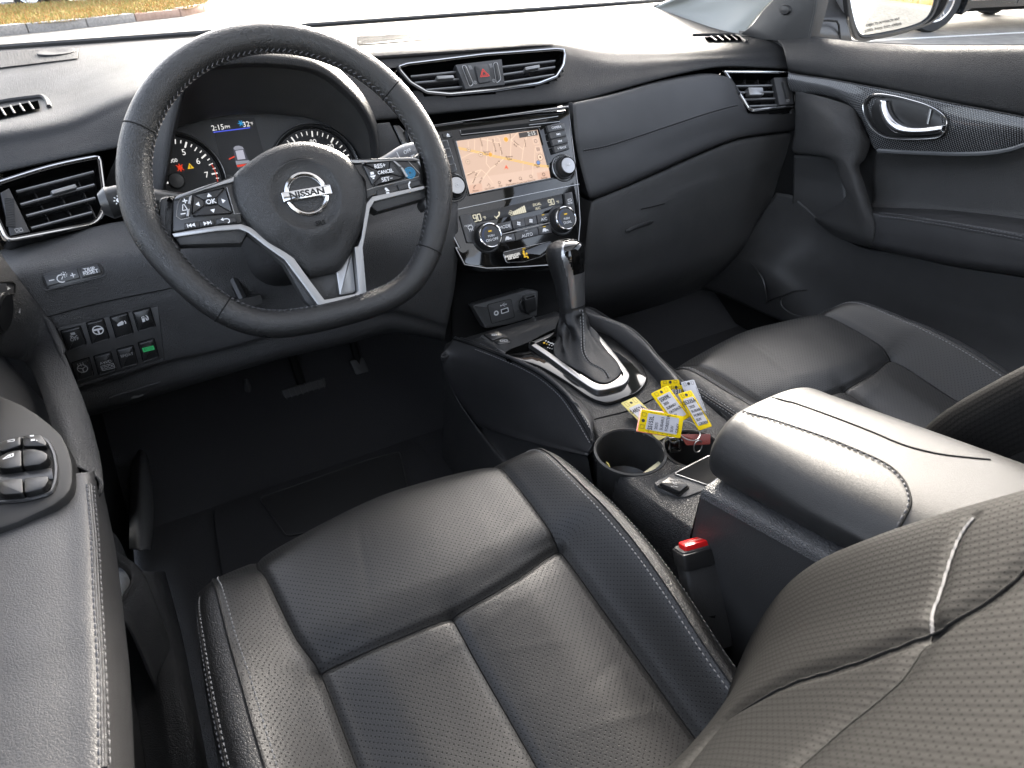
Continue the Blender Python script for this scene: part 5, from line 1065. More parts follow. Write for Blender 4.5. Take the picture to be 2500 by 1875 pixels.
# ---- armrest bin and lid
def arm_row(y, k):
    z0 = -.158+.28*max(0, -.455-y)*.80; zb = -.214+.28*(-.448-y)
    return [V((-.100, y, zb+.000)), V((-.113-.05*min(.12, -.44-y), y, zb+.006)), V((-.118-.06*min(.12, -.44-y), y, zb+.024)), V((-.115-.06*min(.12, -.44-y), y, z0-.012)), V((-.103-.05*min(.12, -.44-y), y, z0+.006)), V((-.085, y, z0+.0155)), V((-.04, y, z0+.019)), V((.0, y, z0+.017)), V((.025, y, z0+.006)), V((.042, y, z0-.016)), V((.048, y, zb+.02)), V((.045, y, zb))]
rows = []
c0 = arm_row(-.462, 0); cen = V((-.035, -.462, -.185))
for k, dy in ((.55, .024), (.78, .0215), (.93, .014), (.985, .006)): rows.append([cen+(p-cen)*k+V((0, dy, 0)) for p in c0])
for y in (-.470, -.49, -.52, -.57, -.62, -.68, -.76, -.85): rows.append(arm_row(y, 1))
g_lid = grid(rows, 90, 80); lid = gridmesh('armrest_lid', g_lid, M_['armleather'] if 'armleather' in M_ else M_['pad'], cons, 0, (0, 0, 1)); BL = bvh_of(g_lid)
mk('lid_front', rows[0], [tuple(range(len(rows[0])))], M_['pad'], cons)
sp = onsurf(BL, 6, [(470,985),(520,999),(560,1010),(600,1021),(650,1034),(700,1048),(1000,1150),(1200,1230),(1380,1320),(1470,1400),(1510,1480),(1515,1560),(1470,1650),(1420,1740)], .0004); pts = cr([p for p, n in sp], 90); b = B(); b.stitches(pts, V((0, 0, 1)), .0040, .0016, .0008); kind(b.done('stitching', M_['thread'], lid), 'stuff')
sp = onsurf(BL, 6, [(478,980),(526,994),(566,1005),(606,1016),(656,1029),(706,1043),(1006,1145),(1206,1225),(1390,1312),(1482,1395),(1524,1480),(1530,1560),(1488,1650),(1440,1740)], .0002); b = B(); b.tube(cr([p for p, n in sp], 60), .0009, 5); b.done('seam', M_['matte'], lid)
sp = onsurf(BL, 6, [(660,900),(700,911),(740,921),(790,935),(850,950),(1100,1040),(1300,1118),(1500,1200),(1700,1250),(1900,1275),(2010,1285)], .0002); b = B(); b.tube(cr([p for p, n in sp], 60), .0009, 5); b.done('seam', M_['matte'], lid)
M_['ledgeg'] = mat('grained_grey_ledge', (.075, .075, .076), .42, grain=('leather', 300, .6, .001))
# bin body under the lid with its grained ledge
bn = [[V((-.098, y, -.2165+.28*(-.448-y))), V((-.118, y, -.2175+.28*(-.448-y))), V((-.1255, y, -.2215+.28*(-.448-y))), V((-.127, y, -.231+.28*(-.448-y)))] for y in (-.458, -.50, -.60, -.75, -.85)]
gridmesh('bin_ledge', grid(bn, 12, 30), M_['ledgeg'], cons, 0, (-1, 0, 1))
bn = [[V((-.1245, y, -.229+.28*(-.448-y))), V((-.124, y, -.32)), V((-.125, y, -.45)), V((-.128, y, -.62))] for y in (-.456, -.50, -.60, -.75, -.85)]
gridmesh('bin_side', grid(bn, 16, 30), M_['smooth2'] if 'smooth2' in M_ else M_['plastic'], cons, 0, (-1, 0, 1))
bn = [[V((-.1245, -.456, -.227)), V((-.02, -.462, -.227)), V((.05, -.456, -.227))], [V((-.124, -.452, -.32)), V((-.02, -.458, -.32)), V((.05, -.452, -.32))]]
gridmesh('bin_front', grid(bn, 10, 4), M_['matte'], cons, 0, (0, 1, 0))
bn = [[V((.044, y, -.23)), V((.05, y, -.62))] for y in (-.432, -.6, -.85)]; gridmesh('bin_side', grid(bn, 6, 6), M_['plastic'], cons, 0, (1, 0, 0))

# ================================================================ GEAR SHIFTER
gs = thing('gear_shifter', 'black and silver gear shifter knob rising from a stitched leather boot', 'gear shifter', (0, -.09, -.3))
NB = 64
base = [tuple(v)[:2] for v in cr([(x, y, 0) for x, y in BZ.uvs('e', [(1105,770),(1190,745),(1215,800),(1185,880),(1165,945),(1230,1005),(1330,1065),(1450,1130),(1590,1215),(1700,1235),(1800,1190),(1858,1120),(1820,1040),(1720,920),(1620,800),(1540,725),(1400,690),(1250,715)])], NB, True)]
b = B(); b.prism(BZ, bi, -.010, -.004); b.done('frame_well', M_['gloss'], cons)
cxb = sum(p[0] for p in base)/NB; cyb = sum(p[1] for p in base)/NB
col = P(*q('e', 1348, 468), x=.0); 
kdir = (P(*q('e', 1330, 60), x=.004)-col).normalized()
KF = F(col, X1, kdir.cross(X1)*-1 if False else V((0, 1, 0))); KF = F(col, X1, (V((0, 1, 0))-kdir*V((0, 1, 0)).dot(kdir)))   # n ~ up along the lever
rows = []; LV_ = [(0, 1.0, .0), (.05, .99, .010), (.16, .84, .012), (.32, .60, .006), (.52, .42, -.002), (.75, .32, .0), (.92, .27, .0), (1.0, .25, 0)]
tops = [KF.pt(.0195*math.cos(math.atan2(y-cyb, x-cxb)),   .0195*math.sin(math.atan2(y-cyb, x-cxb)), 0) for x, y in base]
for t, k, _ in LV_:
    r_ = []
    for i, (x, y) in enumerate(base):
        a = math.atan2(y-cyb, x-cxb)
        blend = 1-(k-.25)/.75
        fold = math.sin(a*5+t*9)*.0045*math.sin(math.pi*min(1, t*1.05))+math.sin(a*3-t*14+1)*.0035*math.sin(math.pi*t)
        p0 = V((x, y, -.2915)); p1 = tops[i]; p = p0.lerp(p1, blend); p.z = -.2915+(p1.z+.2915)*t
        d = V((math.cos(a), math.sin(a), 0)); 
        if t == 0: fold = 0
        r_.append(p+d*fold+V((0, 0, -.006*math.sin(a*4+2)**2*math.sin(math.pi*t))))
    rows.append(r_+[r_[0]])
g_b = grid(rows, 130, 70); gridmesh('boot', g_b, M_['leather'], gs, 0, (0, 0, 1)); BB = bvh_of(g_b)
b = B()
for off in (-14, 14):
    sp = onsurf(BB, 'e', [(1440+off,500),(1448+off,580),(1452+off,680),(1455+off,780),(1458+off,880),(1475+off,960),(1530+off,1040),(1620+off,1090),(1680+off,1130),(1725+off,1205)], .0006); b.stitches(cr([p for p, n in sp], 60), V((-.5, -.8, .2)), .0036, .0014, .0007)
kind(b.done('stitching', M_['threadlt'], gs), 'stuff')
sp = onsurf(BB, 'e', [(1440,500),(1448,580),(1452,680),(1455,780),(1458,880),(1475,960),(1530,1040),(1620,1090),(1680,1130),(1725,1205)], .0004); b = B(); b.tube(cr([p for p, n in sp], 50), .0010, 5); b.done('seam', M_['matte'], gs)
b = B(); b.lathe(KF, [(.0180, -.006), (.0205, -.004), (.0207, .004), (.0190, .006)], 36, 1, .95); b.done('collar', M_['smooth'], gs)
# knob: sections along the lever
secs = [(.004, 0.0200, 0.0198, 0, 0), (.02, 0.0207, 0.0207, 0, 0), (.04, 0.0222, 0.0229, 0, .001), (.06, 0.0251, 0.0264, 0, .003), (.078, 0.0277, 0.0299, 0, .004), (.090, 0.0277, 0.0299, 0, .004), (.099, 0.0240, 0.0264, 0, .003), (.1045, 0.0143, 0.0165, 0, .002), (.1062, 0.0055, 0.0066, 0, .002)]
kv = [[KF.pt(cx_+rx*math.copysign(abs(math.cos(a))**.85, math.cos(a)), cy_+ry*math.copysign(abs(math.sin(a))**.85, math.sin(a)), h) for a in np.linspace(0, 2*math.pi, 41)] for h, rx, ry, cx_, cy_ in secs]
g_k = grid(kv, 97, 70)
nv, nu = len(g_k), len(g_k[0])
def ang(i): return (360*i/(nu-1)) % 360      # 270 faces the seats
def zone(i, j):
    t = j/(nv-1); a = (ang(i)-284+180) % 360-180
    w_ins = 30+26*min(1, max(0, (t-.38)/.25)); w_sil = 50+12*min(1, max(0, (t-.3)/.3))
    if t > .34 and abs(a) < w_ins*.92 and t < .97: return 2
    if abs(a) < w_sil: return 1
    return 0
for z_, nm, mt in ((0, 'knob_grip', 'wheel'), (1, 'knob_trim', 'satin'), (2, 'knob_insert', 'gloss')):
    gridmesh(nm, g_k, M_[mt], gs, 0, None, 1, sel=lambda i, j, z_=z_: zone(i, j) == z_)
for o in gs.children:
    if o.name.startswith('knob'): bm = bmesh.new(); bm.from_mesh(o.data); bm.to_mesh(o.data); bm.free()
# ================================================================ FRONT SEATS
drv = thing('driver_seat', 'black perforated leather driver seat with stitched side bolsters', 'car seat', (-.38, -.45, -.6), 'front seats')
# cushion control net: 11 columns across, rows from the front lip to the backrest
def crow(y, dz, xs, zs): return [V((x, y+dy, z+dz)) for (x, dy), z in zip(xs, zs)]
X0 = [-.610, -.607, -.588, -.543, -.46, -.385, -.31, -.237, -.186, -.166, -.163]
rows = [
 [V((x, -.170-.035*((x+.385)/.22)**2, -.50)) for x in X0],
 [V((x, -.168-.035*((x+.385)/.22)**2, -.40)) for x in X0],
 [V((x, -.176-.030*((x+.385)/.22)**2, -.352)) for x in X0],
 [V((x, y, z)) for x, y, z in zip(X0, [-.262,-.248,-.238,-.232,-.206,-.196,-.203,-.220,-.226,-.246,-.262], [-.345,-.325,-.312,-.318,-.322,-.322,-.322,-.318,-.312,-.328,-.350])],
 [V((x, y, z)) for x, y, z in zip([-.612,-.608,-.584,-.537,-.46,-.385,-.31,-.2365,-.184,-.163,-.159], [-.30,-.285,-.270,-.262,-.245,-.240,-.243,-.250,-.262,-.280,-.30], [-.345,-.308,-.294,-.307,-.309,-.309,-.309,-.307,-.292,-.312,-.350])],
 [V((x, y, z)) for x, y, z in zip([-.614,-.609,-.582,-.528,-.455,-.383,-.31,-.2365,-.182,-.160,-.156], [-.34]*11, [-.345,-.303,-.290,-.312,-.310,-.309,-.310,-.312,-.288,-.308,-.350])],
 [V((x, y, z)) for x, y, z in zip([-.614,-.609,-.580,-.517,-.458,-.382,-.308,-.2365,-.181,-.159,-.155], [-.384,-.384,-.383,-.381,-.387,-.391,-.385,-.369,-.38,-.384,-.384], [-.345,-.301,-.288,-.323,-.321,-.320,-.321,-.323,-.287,-.307,-.350])],
 [V((x, y, z)) for x, y, z in zip([-.613,-.608,-.578,-.514,-.455,-.380,-.305,-.236,-.183,-.160,-.156], [-.44]*11, [-.345,-.301,-.288,-.334,-.330,-.333,-.330,-.334,-.289,-.309,-.350])],
 [V((x, y, z)) for x, y, z in zip([-.611,-.606,-.575,-.512,-.452,-.377,-.303,-.235,-.188,-.164,-.159], [-.50]*11, [-.345,-.303,-.290,-.342,-.337,-.342,-.337,-.342,-.296,-.315,-.350])],
 [V((x, y, z)) for x, y, z in zip([-.608,-.603,-.572,-.510,-.450,-.375,-.302,-.236,-.195,-.172,-.165], [-.57]*11, [-.345,-.306,-.293,-.348,-.343,-.348,-.343,-.348,-.308,-.325,-.350])],
 [V((x, y, z)) for x, y, z in zip([-.605,-.60,-.570,-.508,-.450,-.375,-.302,-.238,-.202,-.18,-.172], [-.68]*11, [-.35,-.31,-.298,-.352,-.348,-.352,-.348,-.352,-.320,-.335,-.355])]]
NU, NV = 201, 221
g_s = grid(rows, NU, NV)
# column / row of each seam in the fine grid
ci = lambda c: int(round(c/10*(NU-1))); rj = lambda r_: int(round(r_/10*(NV-1)))
A = np.array([[list(p) for p in r_] for r_ in g_s]); 
sL, sM, sR, jX = ci(3), ci(5), ci(7), rj(6)
cL, cR = ci(2), ci(8)
dep = np.zeros((NV, NU))
def away(line):   # distance of every grid point to a seam line (plan view)
    d = np.full((NV, NU), 9.0)
    for p in resample([V(x) for x in line], step=.0016): d = np.minimum(d, np.hypot(A[:, :, 0]-p[0], A[:, :, 1]-p[1]))
    return d
lines = {'L': A[rj(2):, sL], 'R': A[rj(2):, sR], 'X': A[jX, sL:sR+1], 'M': A[jX:, sM]}
for k, ln in lines.items(): dd = away(ln); dep += (.0045 if k != 'M' else .0040)*np.exp(-(dd/.0040)**2)+.0035*np.exp(-(dd/.018)**2)
# soft body creases and wrinkles
rng = np.random.RandomState(3)
for _ in range(46):
    x0, y0 = rng.uniform(-.52, -.24), rng.uniform(-.62, -.25); a = rng.uniform(-.5, .5)+(0 if rng.rand() < .7 else 1.2); l = rng.uniform(.02, .06); w_ = rng.uniform(.003, .007)
    u = (A[:, :, 0]-x0)*math.cos(a)+(A[:, :, 1]-y0)*math.sin(a); v = -(A[:, :, 0]-x0)*math.sin(a)+(A[:, :, 1]-y0)*math.cos(a)
    dep += rng.uniform(-.0005, .0006)*np.exp(-(u/l)**2-(v/w_)**2)
for x0, y0, s, h in ((-.44, -.50, .05, .002), (-.31, -.49, .045, .002), (-.385, -.30, .08, -.002), (-.30, -.60, .05, .002)): dep += h*np.exp(-((A[:, :, 0]-x0)**2+(A[:, :, 1]-y0)**2)/s**2)
A[:, :, 2] -= dep
g_s = [[V(A[j, i]) for i in range(NU)] for j in range(NV)]
cush = gridmesh('cushion', g_s, M_['perf'], drv, 0, (0, 0, 1), 1, sel=lambda i, j: sL <= i < sR and j < jX)
for nm, tst in (('cushion_panel', lambda i, j: sL <= i < sM and j >= jX), ('cushion_panel', lambda i, j: sM <= i < sR and j >= jX), ('bolster', lambda i, j: cL <= i < sL), ('bolster', lambda i, j: sR <= i < cR)):
    gridmesh(nm, g_s, M_['perf'], drv, 0, (0, 0, 1), 1, sel=tst)
for tst in (lambda i, j: i < cL, lambda i, j: i >= cR): gridmesh('bolster_side', g_s, M_['leather'], drv, 0, (0, 0, 1), 1, sel=tst)
BS = bvh_of(g_s)
def gline(c0, c1, j0, j1): return [g_s[j][i] for j in range(j0, j1) for i in [c0]]
def nrm_at(p):
    h = BS.find_nearest(p); return h[1] if h[1].z > 0 else -h[1]
def seam_line(pts, par, name='seam', r_=.0011, mt='matte', lift=0): b = B(); b.tube([p+nrm_at(p)*lift for p in pts[::2]], r_, 5); return b.done(name, M_[mt], par)
for pts in (gline(sL, 0, rj(2), NV), gline(sR, 0, rj(2), NV), [g_s[jX][i] for i in range(sL, sR+1)], gline(sM, 0, jX, NV)): seam_line(pts, drv)
# piped and stitched lines along the bolster crests
for c in (cL, cR):
    pts = gline(c, 0, rj(2.6), NV); seam_line(pts, drv, 'piping', .0017, 'leather', .0004)
    s_ = 2; off = gline(c+(3 if c == cL else -3), 0, rj(2.6), NV); b = B(); b.stitches(off, nrm_at, .0038, .0018, .00075, .0004)
    kind(b.done('stitching', M_['threadlt'], drv), 'stuff')
c2 = ci(1.18)
for k in (-2, 2): b = B(); b.stitches(gline(c2+k, 0, rj(3), NV), nrm_at, .0038, .0018, .00075, .0004); kind(b.done('stitching', M_['threadlt'], drv), 'stuff')
seam_line(gline(c2, 0, rj(3), NV), drv, 'piping', .0014, 'leather', .0003)
c2 = ci(8.72); b = B(); b.stitches(gline(c2, 0, rj(3), NV), nrm_at, .0034, .0018, .0006, .0004); kind(b.done('stitching', M_['threadlt'], drv), 'stuff')
# seat base plastic
b = B(); b.box(F(V((-.385, -.45, -.5)), X1, V((0, 1, 0))), -.205, .205, -.20, .20, -.12, .10); b.done('seat_base', M_['matte'], drv)
# --- backrest
def brow(z, yc, rec, xs=(-.612,-.606,-.580,-.508,-.44,-.375,-.31,-.240,-.168,-.135,-.128)):
    p = [-.07, -.02, .0, -.035, -rec*.9, -rec, -rec*.9, -.035, 0, -.025, -.08]
    return [V((x, yc+d, z+(0 if i not in (2, 8) else .0))) for i, (x, d) in enumerate(zip(xs, p))]
br = [brow(-.46, -.585, .030), brow(-.40, -.578, .038), brow(-.33, -.579, .050), brow(-.26, -.583, .058), brow(-.20, -.592, .062), brow(-.15, -.608, .064), brow(-.10, -.634, .066), brow(-.05, -.664, .068), brow(.0, -.697, .068), brow(.06, -.737, .066), brow(.13, -.785, .062), brow(.22, -.845, .058), brow(.32, -.905, .05)]
NUB, NVB = 281, 341
g_bk = grid(br, NUB, NVB)
Ab = np.array([[list(p) for p in r_] for r_ in g_bk]); BBK = bvh_of(g_bk)
s1 = [p for p, n in onsurf(BBK, 9, [(60,1780),(150,1659),(280,1510),(430,1350),(620,1220),(820,1120),(1100,1035),(1400,925),(1640,825),(1760,760),(2000,620),(2212,430),(2300,330)])]
s2 = [p for p, n in onsurf(BBK, 9, [(1640,825),(1650,730),(1700,600),(1740,470),(1780,350),(1830,240),(1900,150),(2060,20),(2200,-60)])]
s3 = [p for p, n in onsurf(BBK, 9, [(1640,825),(1590,930),(1520,1040),(1450,1130),(1300,1260),(1100,1420),(850,1640),(700,1790)])]
dep = np.zeros((NVB, NUB))
for s_, d_, w_ in ((s1, .004, .006), (s2, .002, .004), (s3, .002, .007)):
    d = np.full((NVB, NUB), 9.0)
    for p in resample(cr(s_, 90), step=.003): d = np.minimum(d, np.sqrt(((Ab-np.array(p))**2).sum(2)))
    dep += d_*np.exp(-(d/w_)**2)
Ab[:, :, 1] -= dep; Ab[:, :, 2] -= dep*.3
g_bk = [[V(Ab[j, i]) for i in range(NUB)] for j in range(NVB)]; BBK = bvh_of(g_bk)
cb = int(round(8.55/10*(NUB-1)))
gridmesh('backrest', g_bk, M_['perfback'], drv, 0, (0, 1, .3), 1, sel=lambda i, j: i < cb)
gridmesh('backrest_side', g_bk, M_['leather'], drv, 0, (0, 1, .3), 1, sel=lambda i, j: i >= cb)
def bseam(pts, r_, mt, lift=.0): 
    b = B(); o2 = []
    for p in cr(pts, 60):
        h = BBK.find_nearest(p); n = h[1] if h[1].dot(CAM-p) > 0 else -h[1]; o2.append(h[0]+n*lift)
    b.tube(o2, r_, 5); return b.done('seam', M_[mt], drv)
bseam(s1, .0008, 'matte'); bseam(s2, .0010, 'thread', .0003); bseam(s3, .0005, 'matte', .0)
pts = [g_bk[j][cb] for j in range(16, NVB, 4)]; b = B(); b.tube(pts, .0014, 5); b.done('piping', M_['leather'], drv)
b = B()
for off in (3, 5):
    b.stitches([g_bk[j][cb+off*2] for j in range(16, NVB, 4)], V((.5, .8, .3)).normalized(), .0045, .0022, .0008)
kind(b.done('stitching', M_['threadlt'], drv), 'stuff')
bb = [[r_[0]+V((0, -.0, 0)) for r_ in g_bk[::34]], [r_[0]+V((.06, -.10, 0)) for r_ in g_bk[::34]], [r_[-1]+V((-.06, -.10, 0)) for r_ in g_bk[::34]], [r_[-1] for r_ in g_bk[::34]]]
gridmesh('backrest_shell', grid(bb, 20, 12), M_['leather'], drv, 0, (0, -1, 0))
# passenger seat: the same seat beside it
pas = drv.copy(); COL.objects.link(pas); pas['label'] = 'black perforated leather passenger seat beyond the center console armrest'; pas['category'] = 'car seat'; pas['group'] = 'front seats'; pas.name = 'passenger_seat'
pas['base'] = [.305, -.385, -.6]
for ch in list(drv.children):
    c = ch.copy(); COL.objects.link(c); c.parent = pas
pas.location = (.685, .065, 0)
# ================================================================ BELT BUCKLE
bk = thing('seat_belt_buckle', 'black seat belt buckle with a bright red release button beside driver seat', 'seat belt buckle', (-.13, -.5, -.4))
b0 = P(*q(9, 235, 310), x=-.132); b1 = P(*q(9, 300, 700), x=-.138)
ax = (b0-b1).normalized(); BKF = F(b0, V((.86, .5, 0)), V((0, 0, 1))); BKF = F(b0, V((.80, .52, .1)), ax*-1 if False else V((-.5, .8, .3)))
n_ = ax; r_ = V((.86, -.28, -.1)); r_ = (r_-n_*r_.dot(n_)).normalized(); BKF = F(b0, r_, n_.cross(r_))
b = B(); sec = roundpoly(rect(0, 0, .040, .024), .005, 3); b.prism(BKF, sec, -.115, -.002, .002); b.done('buckle_body', M_['plastic'], bk)
b = B(); b.prism(BKF, roundpoly(rect(0, 0, .043, .027), .005, 3), -.022, -.004, .002); b.done('buckle_cap', M_['smooth'], bk)
b = B(); b.prism(BKF, roundpoly(rect(.001, -.001, .034, .017), .004, 3), -.006, .0035, .002); rb = b.done('release_button', M_['red'], bk)
T('press', 'PRESS', BKF, .001, -.002, .0038, mat('press_print', (.85, .35, .3), .5), rb, c=.0038)
b = B(); b.tube(cr([b1, b1+V((-.005, -.02, -.08)), b1+V((-.01, -.05, -.18))], 8), .014, 8); b.done('buckle_stem', M_['matte'], bk)
M_['handlechrome'] = mat('handle_chrome', (.74, .74, .75), .20, 1)
M_['ledge'] = mat('grey_trim_ledge', (.10, .105, .11), .42)  # raised grey puts the ledge's sheen into its base colour
# ================================================================ PASSENGER DOOR
pd = thing('passenger_door', 'black passenger door panel with carbon weave trim, chrome handle and side mirror', 'car door', (.7, 0, -.3))
def carbon():
    m_ = mat('carbon_weave_trim', (.02, .02, .022), .22, coat=.6); n = m_.node_tree.nodes; lk = m_.node_tree.links; b = n['Principled BSDF']
    uvn = n.new('ShaderNodeUVMap'); mp = n.new('ShaderNodeMapping'); mp.inputs['Rotation'].default_value = (0, 0, R(38)); mp.inputs['Scale'].default_value = (1, 1, 1); lk.new(uvn.outputs[0], mp.inputs[0])
    w1 = n.new('ShaderNodeTexWave'); w1.inputs['Scale'].default_value = 92; w1.bands_direction = 'X'; lk.new(mp.outputs[0], w1.inputs[0])
    w2 = n.new('ShaderNodeTexWave'); w2.inputs['Scale'].default_value = 92; w2.bands_direction = 'Y'; lk.new(mp.outputs[0], w2.inputs[0])
    mu = n.new('ShaderNodeMath'); mu.operation = 'MULTIPLY'; lk.new(w1.outputs['Fac'], mu.inputs[0]); lk.new(w2.outputs['Fac'], mu.inputs[1])
    mx = n.new('ShaderNodeMix'); mx.data_type = 'RGBA'; mx.inputs[6].default_value = (.008, .008, .009, 1); mx.inputs[7].default_value = (.20, .205, .21, 1); lk.new(mu.outputs[0], mx.inputs[0]); lk.new(mx.outputs[2], b.inputs['Base Color'])
    bp = n.new('ShaderNodeBump'); bp.inputs['Strength'].default_value = .5; bp.inputs['Distance'].default_value = .0006; lk.new(mu.outputs[0], bp.inputs['Height']); lk.new(bp.outputs[0], b.inputs['Normal']); return m_
M_['carbon'] = carbon()
sill = [(1900,100),(1960,96),(1991,94),(2105,106),(2244,113),(2372,114),(2500,114),(2640,118)]
up = [L('n', [(x, y-3) for x, y in sill], x=.735), L('n', sill, x=.728),
      L('n', [(1910,112),(1965,112),(2000,112),(2110,125),(2248,132),(2375,134),(2500,136),(2640,142)], x=.712),
      L('n', [(1918,140),(1962,145),(2005,150),(2115,165),(2250,178),(2378,190),(2500,200),(2640,212)], x=.693),
      L('n', [(1922,160),(1960,168),(2010,178),(2117,195),(2270,222),(2400,245),(2500,262),(2640,286)], x=.690),
      L('n', [(1924,172),(1950,178),(2012,188),(2117,206),(2290,242),(2410,264),(2500,282),(2640,312)], x=.695),
      L('n', [(1924,175),(1950,181),(2012,191),(2117,209),(2290,245),(2410,267),(2500,285),(2640,315)], x=.715)]
g_up = grid(up, 70, 50); gridmesh('upper_pad', g_up, M_['dash'], pd, .004, (-1, 0, .4))
tu = [(1925,176),(1940,181),(2030,194),(2117,210),(2220,229),(2320,251),(2410,268),(2500,286),(2640,318)]
tl = [(1930,222),(1944,225),(2011,233),(2067,252),(2104,290),(2120,330),(2140,365),(2200,370),(2269,373),(2340,374),(2408,372),(2460,362),(2500,349),(2640,300)]
ru = cr(L('n', tu, x=.690), 60); rl_ = cr(L('n', tl, x=.694), 60); md = [a.lerp(c, .45)+V((-.006, 0, 0)) for a, c in zip(ru, rl_)]
g_cb = grid([ru, md, rl_, [p+V((.02, 0, 0)) for p in rl_]], 90, 30); gridmesh('carbon_trim', g_cb, M_['carbon'], pd, .003, (-1, 0, .2)); BCB = bvh_of(g_cb)
b = B(); b.tube(cr([p+V((-.001, 0, 0)) for p in L('n', tu, x=.690)], 60), .0010, 5); b.done('trim_edge', M_['satin'], pd)
ll_ = L('n', [(2140,367),(2200,371),(2269,374),(2340,376),(2408,374),(2460,366),(2500,354),(2640,306)], x=.690); b = B(); b.tube(cr(ll_, 60), [.001]+[.0036]*58+[.0036], 6); b.done('trim_ledge', M_['ledge'], pd)
# handle bowl and chrome handle
DF = F(V((.689, 0, 0)), V((0, -1, 0)), V((0.10, 0, 1)))
bowl = [tuple(v)[:2] for v in cr([(x, y, 0) for x, y in DF.uvs('k', [(350,400),(365,330),(420,262),(500,238),(600,240),(760,268),(960,320),(1100,365),(1220,425),(1310,500),(1335,570),(1320,660),(1280,720),(1200,755),(1000,770),(760,768),(600,745),(470,660),(390,540)])], 70, True)]
b = B(); b.prism(DF, bowl, -.004, .0075, .001, hole=inset(bowl, .0035)); hb = b.done('handle_bowl', M_['smooth'], pd)
b = B(); rg = [(1, .007), (.97, .003), (.93, -.002), (.85, .0005), (.5, .0015), (0, .0015)]; bc_ = (sum(p[0] for p in bowl)/70, sum(p[1] for p in bowl)/70); vs = [DF.pt(bc_[0]+(x-bc_[0])*k*.985, bc_[1]+(y-bc_[1])*k*.985, h) for k, h in rg for x, y in bowl]; fs = [(i*70+k, i*70+(k+1) % 70, (i+1)*70+(k+1) % 70, (i+1)*70+k) for i in range(len(rg)-1) for k in range(70)]; b.add(vs, fs); b.done('bowl_floor', M_['smooth'], hb)
b = B(); b.tube([DF.pt(*p, .0078) for p in inset(bowl, .0004)], .0011, 6, True); b.done('bowl_rim', M_['chrome'], hb)
hnd_o = [(570,310),(555,390),(575,500),(620,600),(700,680),(820,715),(1000,725),(1180,715),(1300,690)]; hnd_i = [(650,315),(660,390),(700,480),(770,560),(870,610),(980,628),(1100,625),(1210,610),(1320,595)]
oo = cr([(x, y, 0) for x, y in DF.uvs('k', hnd_o)], 40); ii = cr([(x, y, 0) for x, y in DF.uvs('k', hnd_i)], 40)
rows = []
for k, h in ((0, .002), (.04, .010), (.25, .0165), (.6, .0175), (.93, .014), (1, .004)): rows.append([DF.pt(a.x+(c.x-a.x)*k, a.y+(c.y-a.y)*k, h) for a, c in zip(oo, ii)])
loft('door_handle', rows, 50, 24, M_['handlechrome'], hb, .002)
b = B(); b.prism(DF, DF.uvs('k', [(1120,405),(1150,412),(1110,590),(1085,585)]), .001, .006, .001); b.done('lock_bar', M_['satin'], hb)
# mid panel, recessed
mp_ = [L('n', [(2140,372),(2269,378),(2408,378),(2500,356),(2640,310)], x=.702), L('n', [(2130,420),(2260,420),(2400,420),(2500,410),(2640,400)], x=.722), L('n', [(2130,480),(2260,490),(2400,505),(2500,510),(2640,520)], x=.728), L('n', [(2120,512),(2230,515),(2350,525),(2500,540),(2640,560)], x=.72)]
loft('mid_panel', mp_, 50, 40, M_['dashlow'], pd, .003, (-1, 0, .2))
# armrest with stitched edge
ar = [L('n', [(2110,505),(2200,508),(2300,512),(2400,522),(2500,535),(2640,552)], x=.722), L('n', [(2115,512),(2210,517),(2310,523),(2400,534),(2500,549),(2640,570)], x=.690),
      L('n', [(2120,519),(2220,529),(2320,540),(2410,553),(2500,568),(2640,592)], x=.666), L('n', [(2122,525),(2222,536),(2322,548),(2412,562),(2500,578),(2640,604)], x=.660),
      L('n', [(2118,570),(2220,590),(2320,605),(2410,620),(2500,632),(2640,655)], x=.658), L('n', [(2120,598),(2220,622),(2320,642),(2410,655),(2500,668),(2640,690)], x=.664), L('n', [(2120,604),(2220,628),(2320,648),(2410,662),(2500,675),(2640,697)], x=.700)]
g_ar = grid(ar, 70, 60); gridmesh('armrest', g_ar, M_['pad'], pd, .003, (-1, 0, .4)); BAR = bvh_of(g_ar)
b = B()
for off in (-6, 14): b.stitches(cr([p for p, n in onsurf(BAR, 3, [(1345,1283+off),(1500,1300+off),(1700,1330+off),(1900,1366+off),(2100,1402+off),(2212,1424+off)], .0004)], 60), V((-.6, 0, .8)), .0042, .0016, .0008)
kind(b.done('stitching', M_['thread'], pd), 'stuff')
for off in (3, 22): b = B(); b.tube(cr([p for p, n in onsurf(BAR, 3, [(1345,1283+off),(1500,1300+off),(1700,1330+off),(1900,1366+off),(2100,1402+off),(2212,1424+off)], .0003)], 50), .0008, 5); b.done('piping', M_['pad'], pd)
wp = onsurf(BAR, 3, [(1310,1205),(1340,1212),(1530,1232),(1528,1250),(1480,1262),(1400,1255),(1330,1240)], .001); mk('window_switch', [p for p, n in wp], [tuple(range(len(wp)))], M_['gloss'], pd, False)
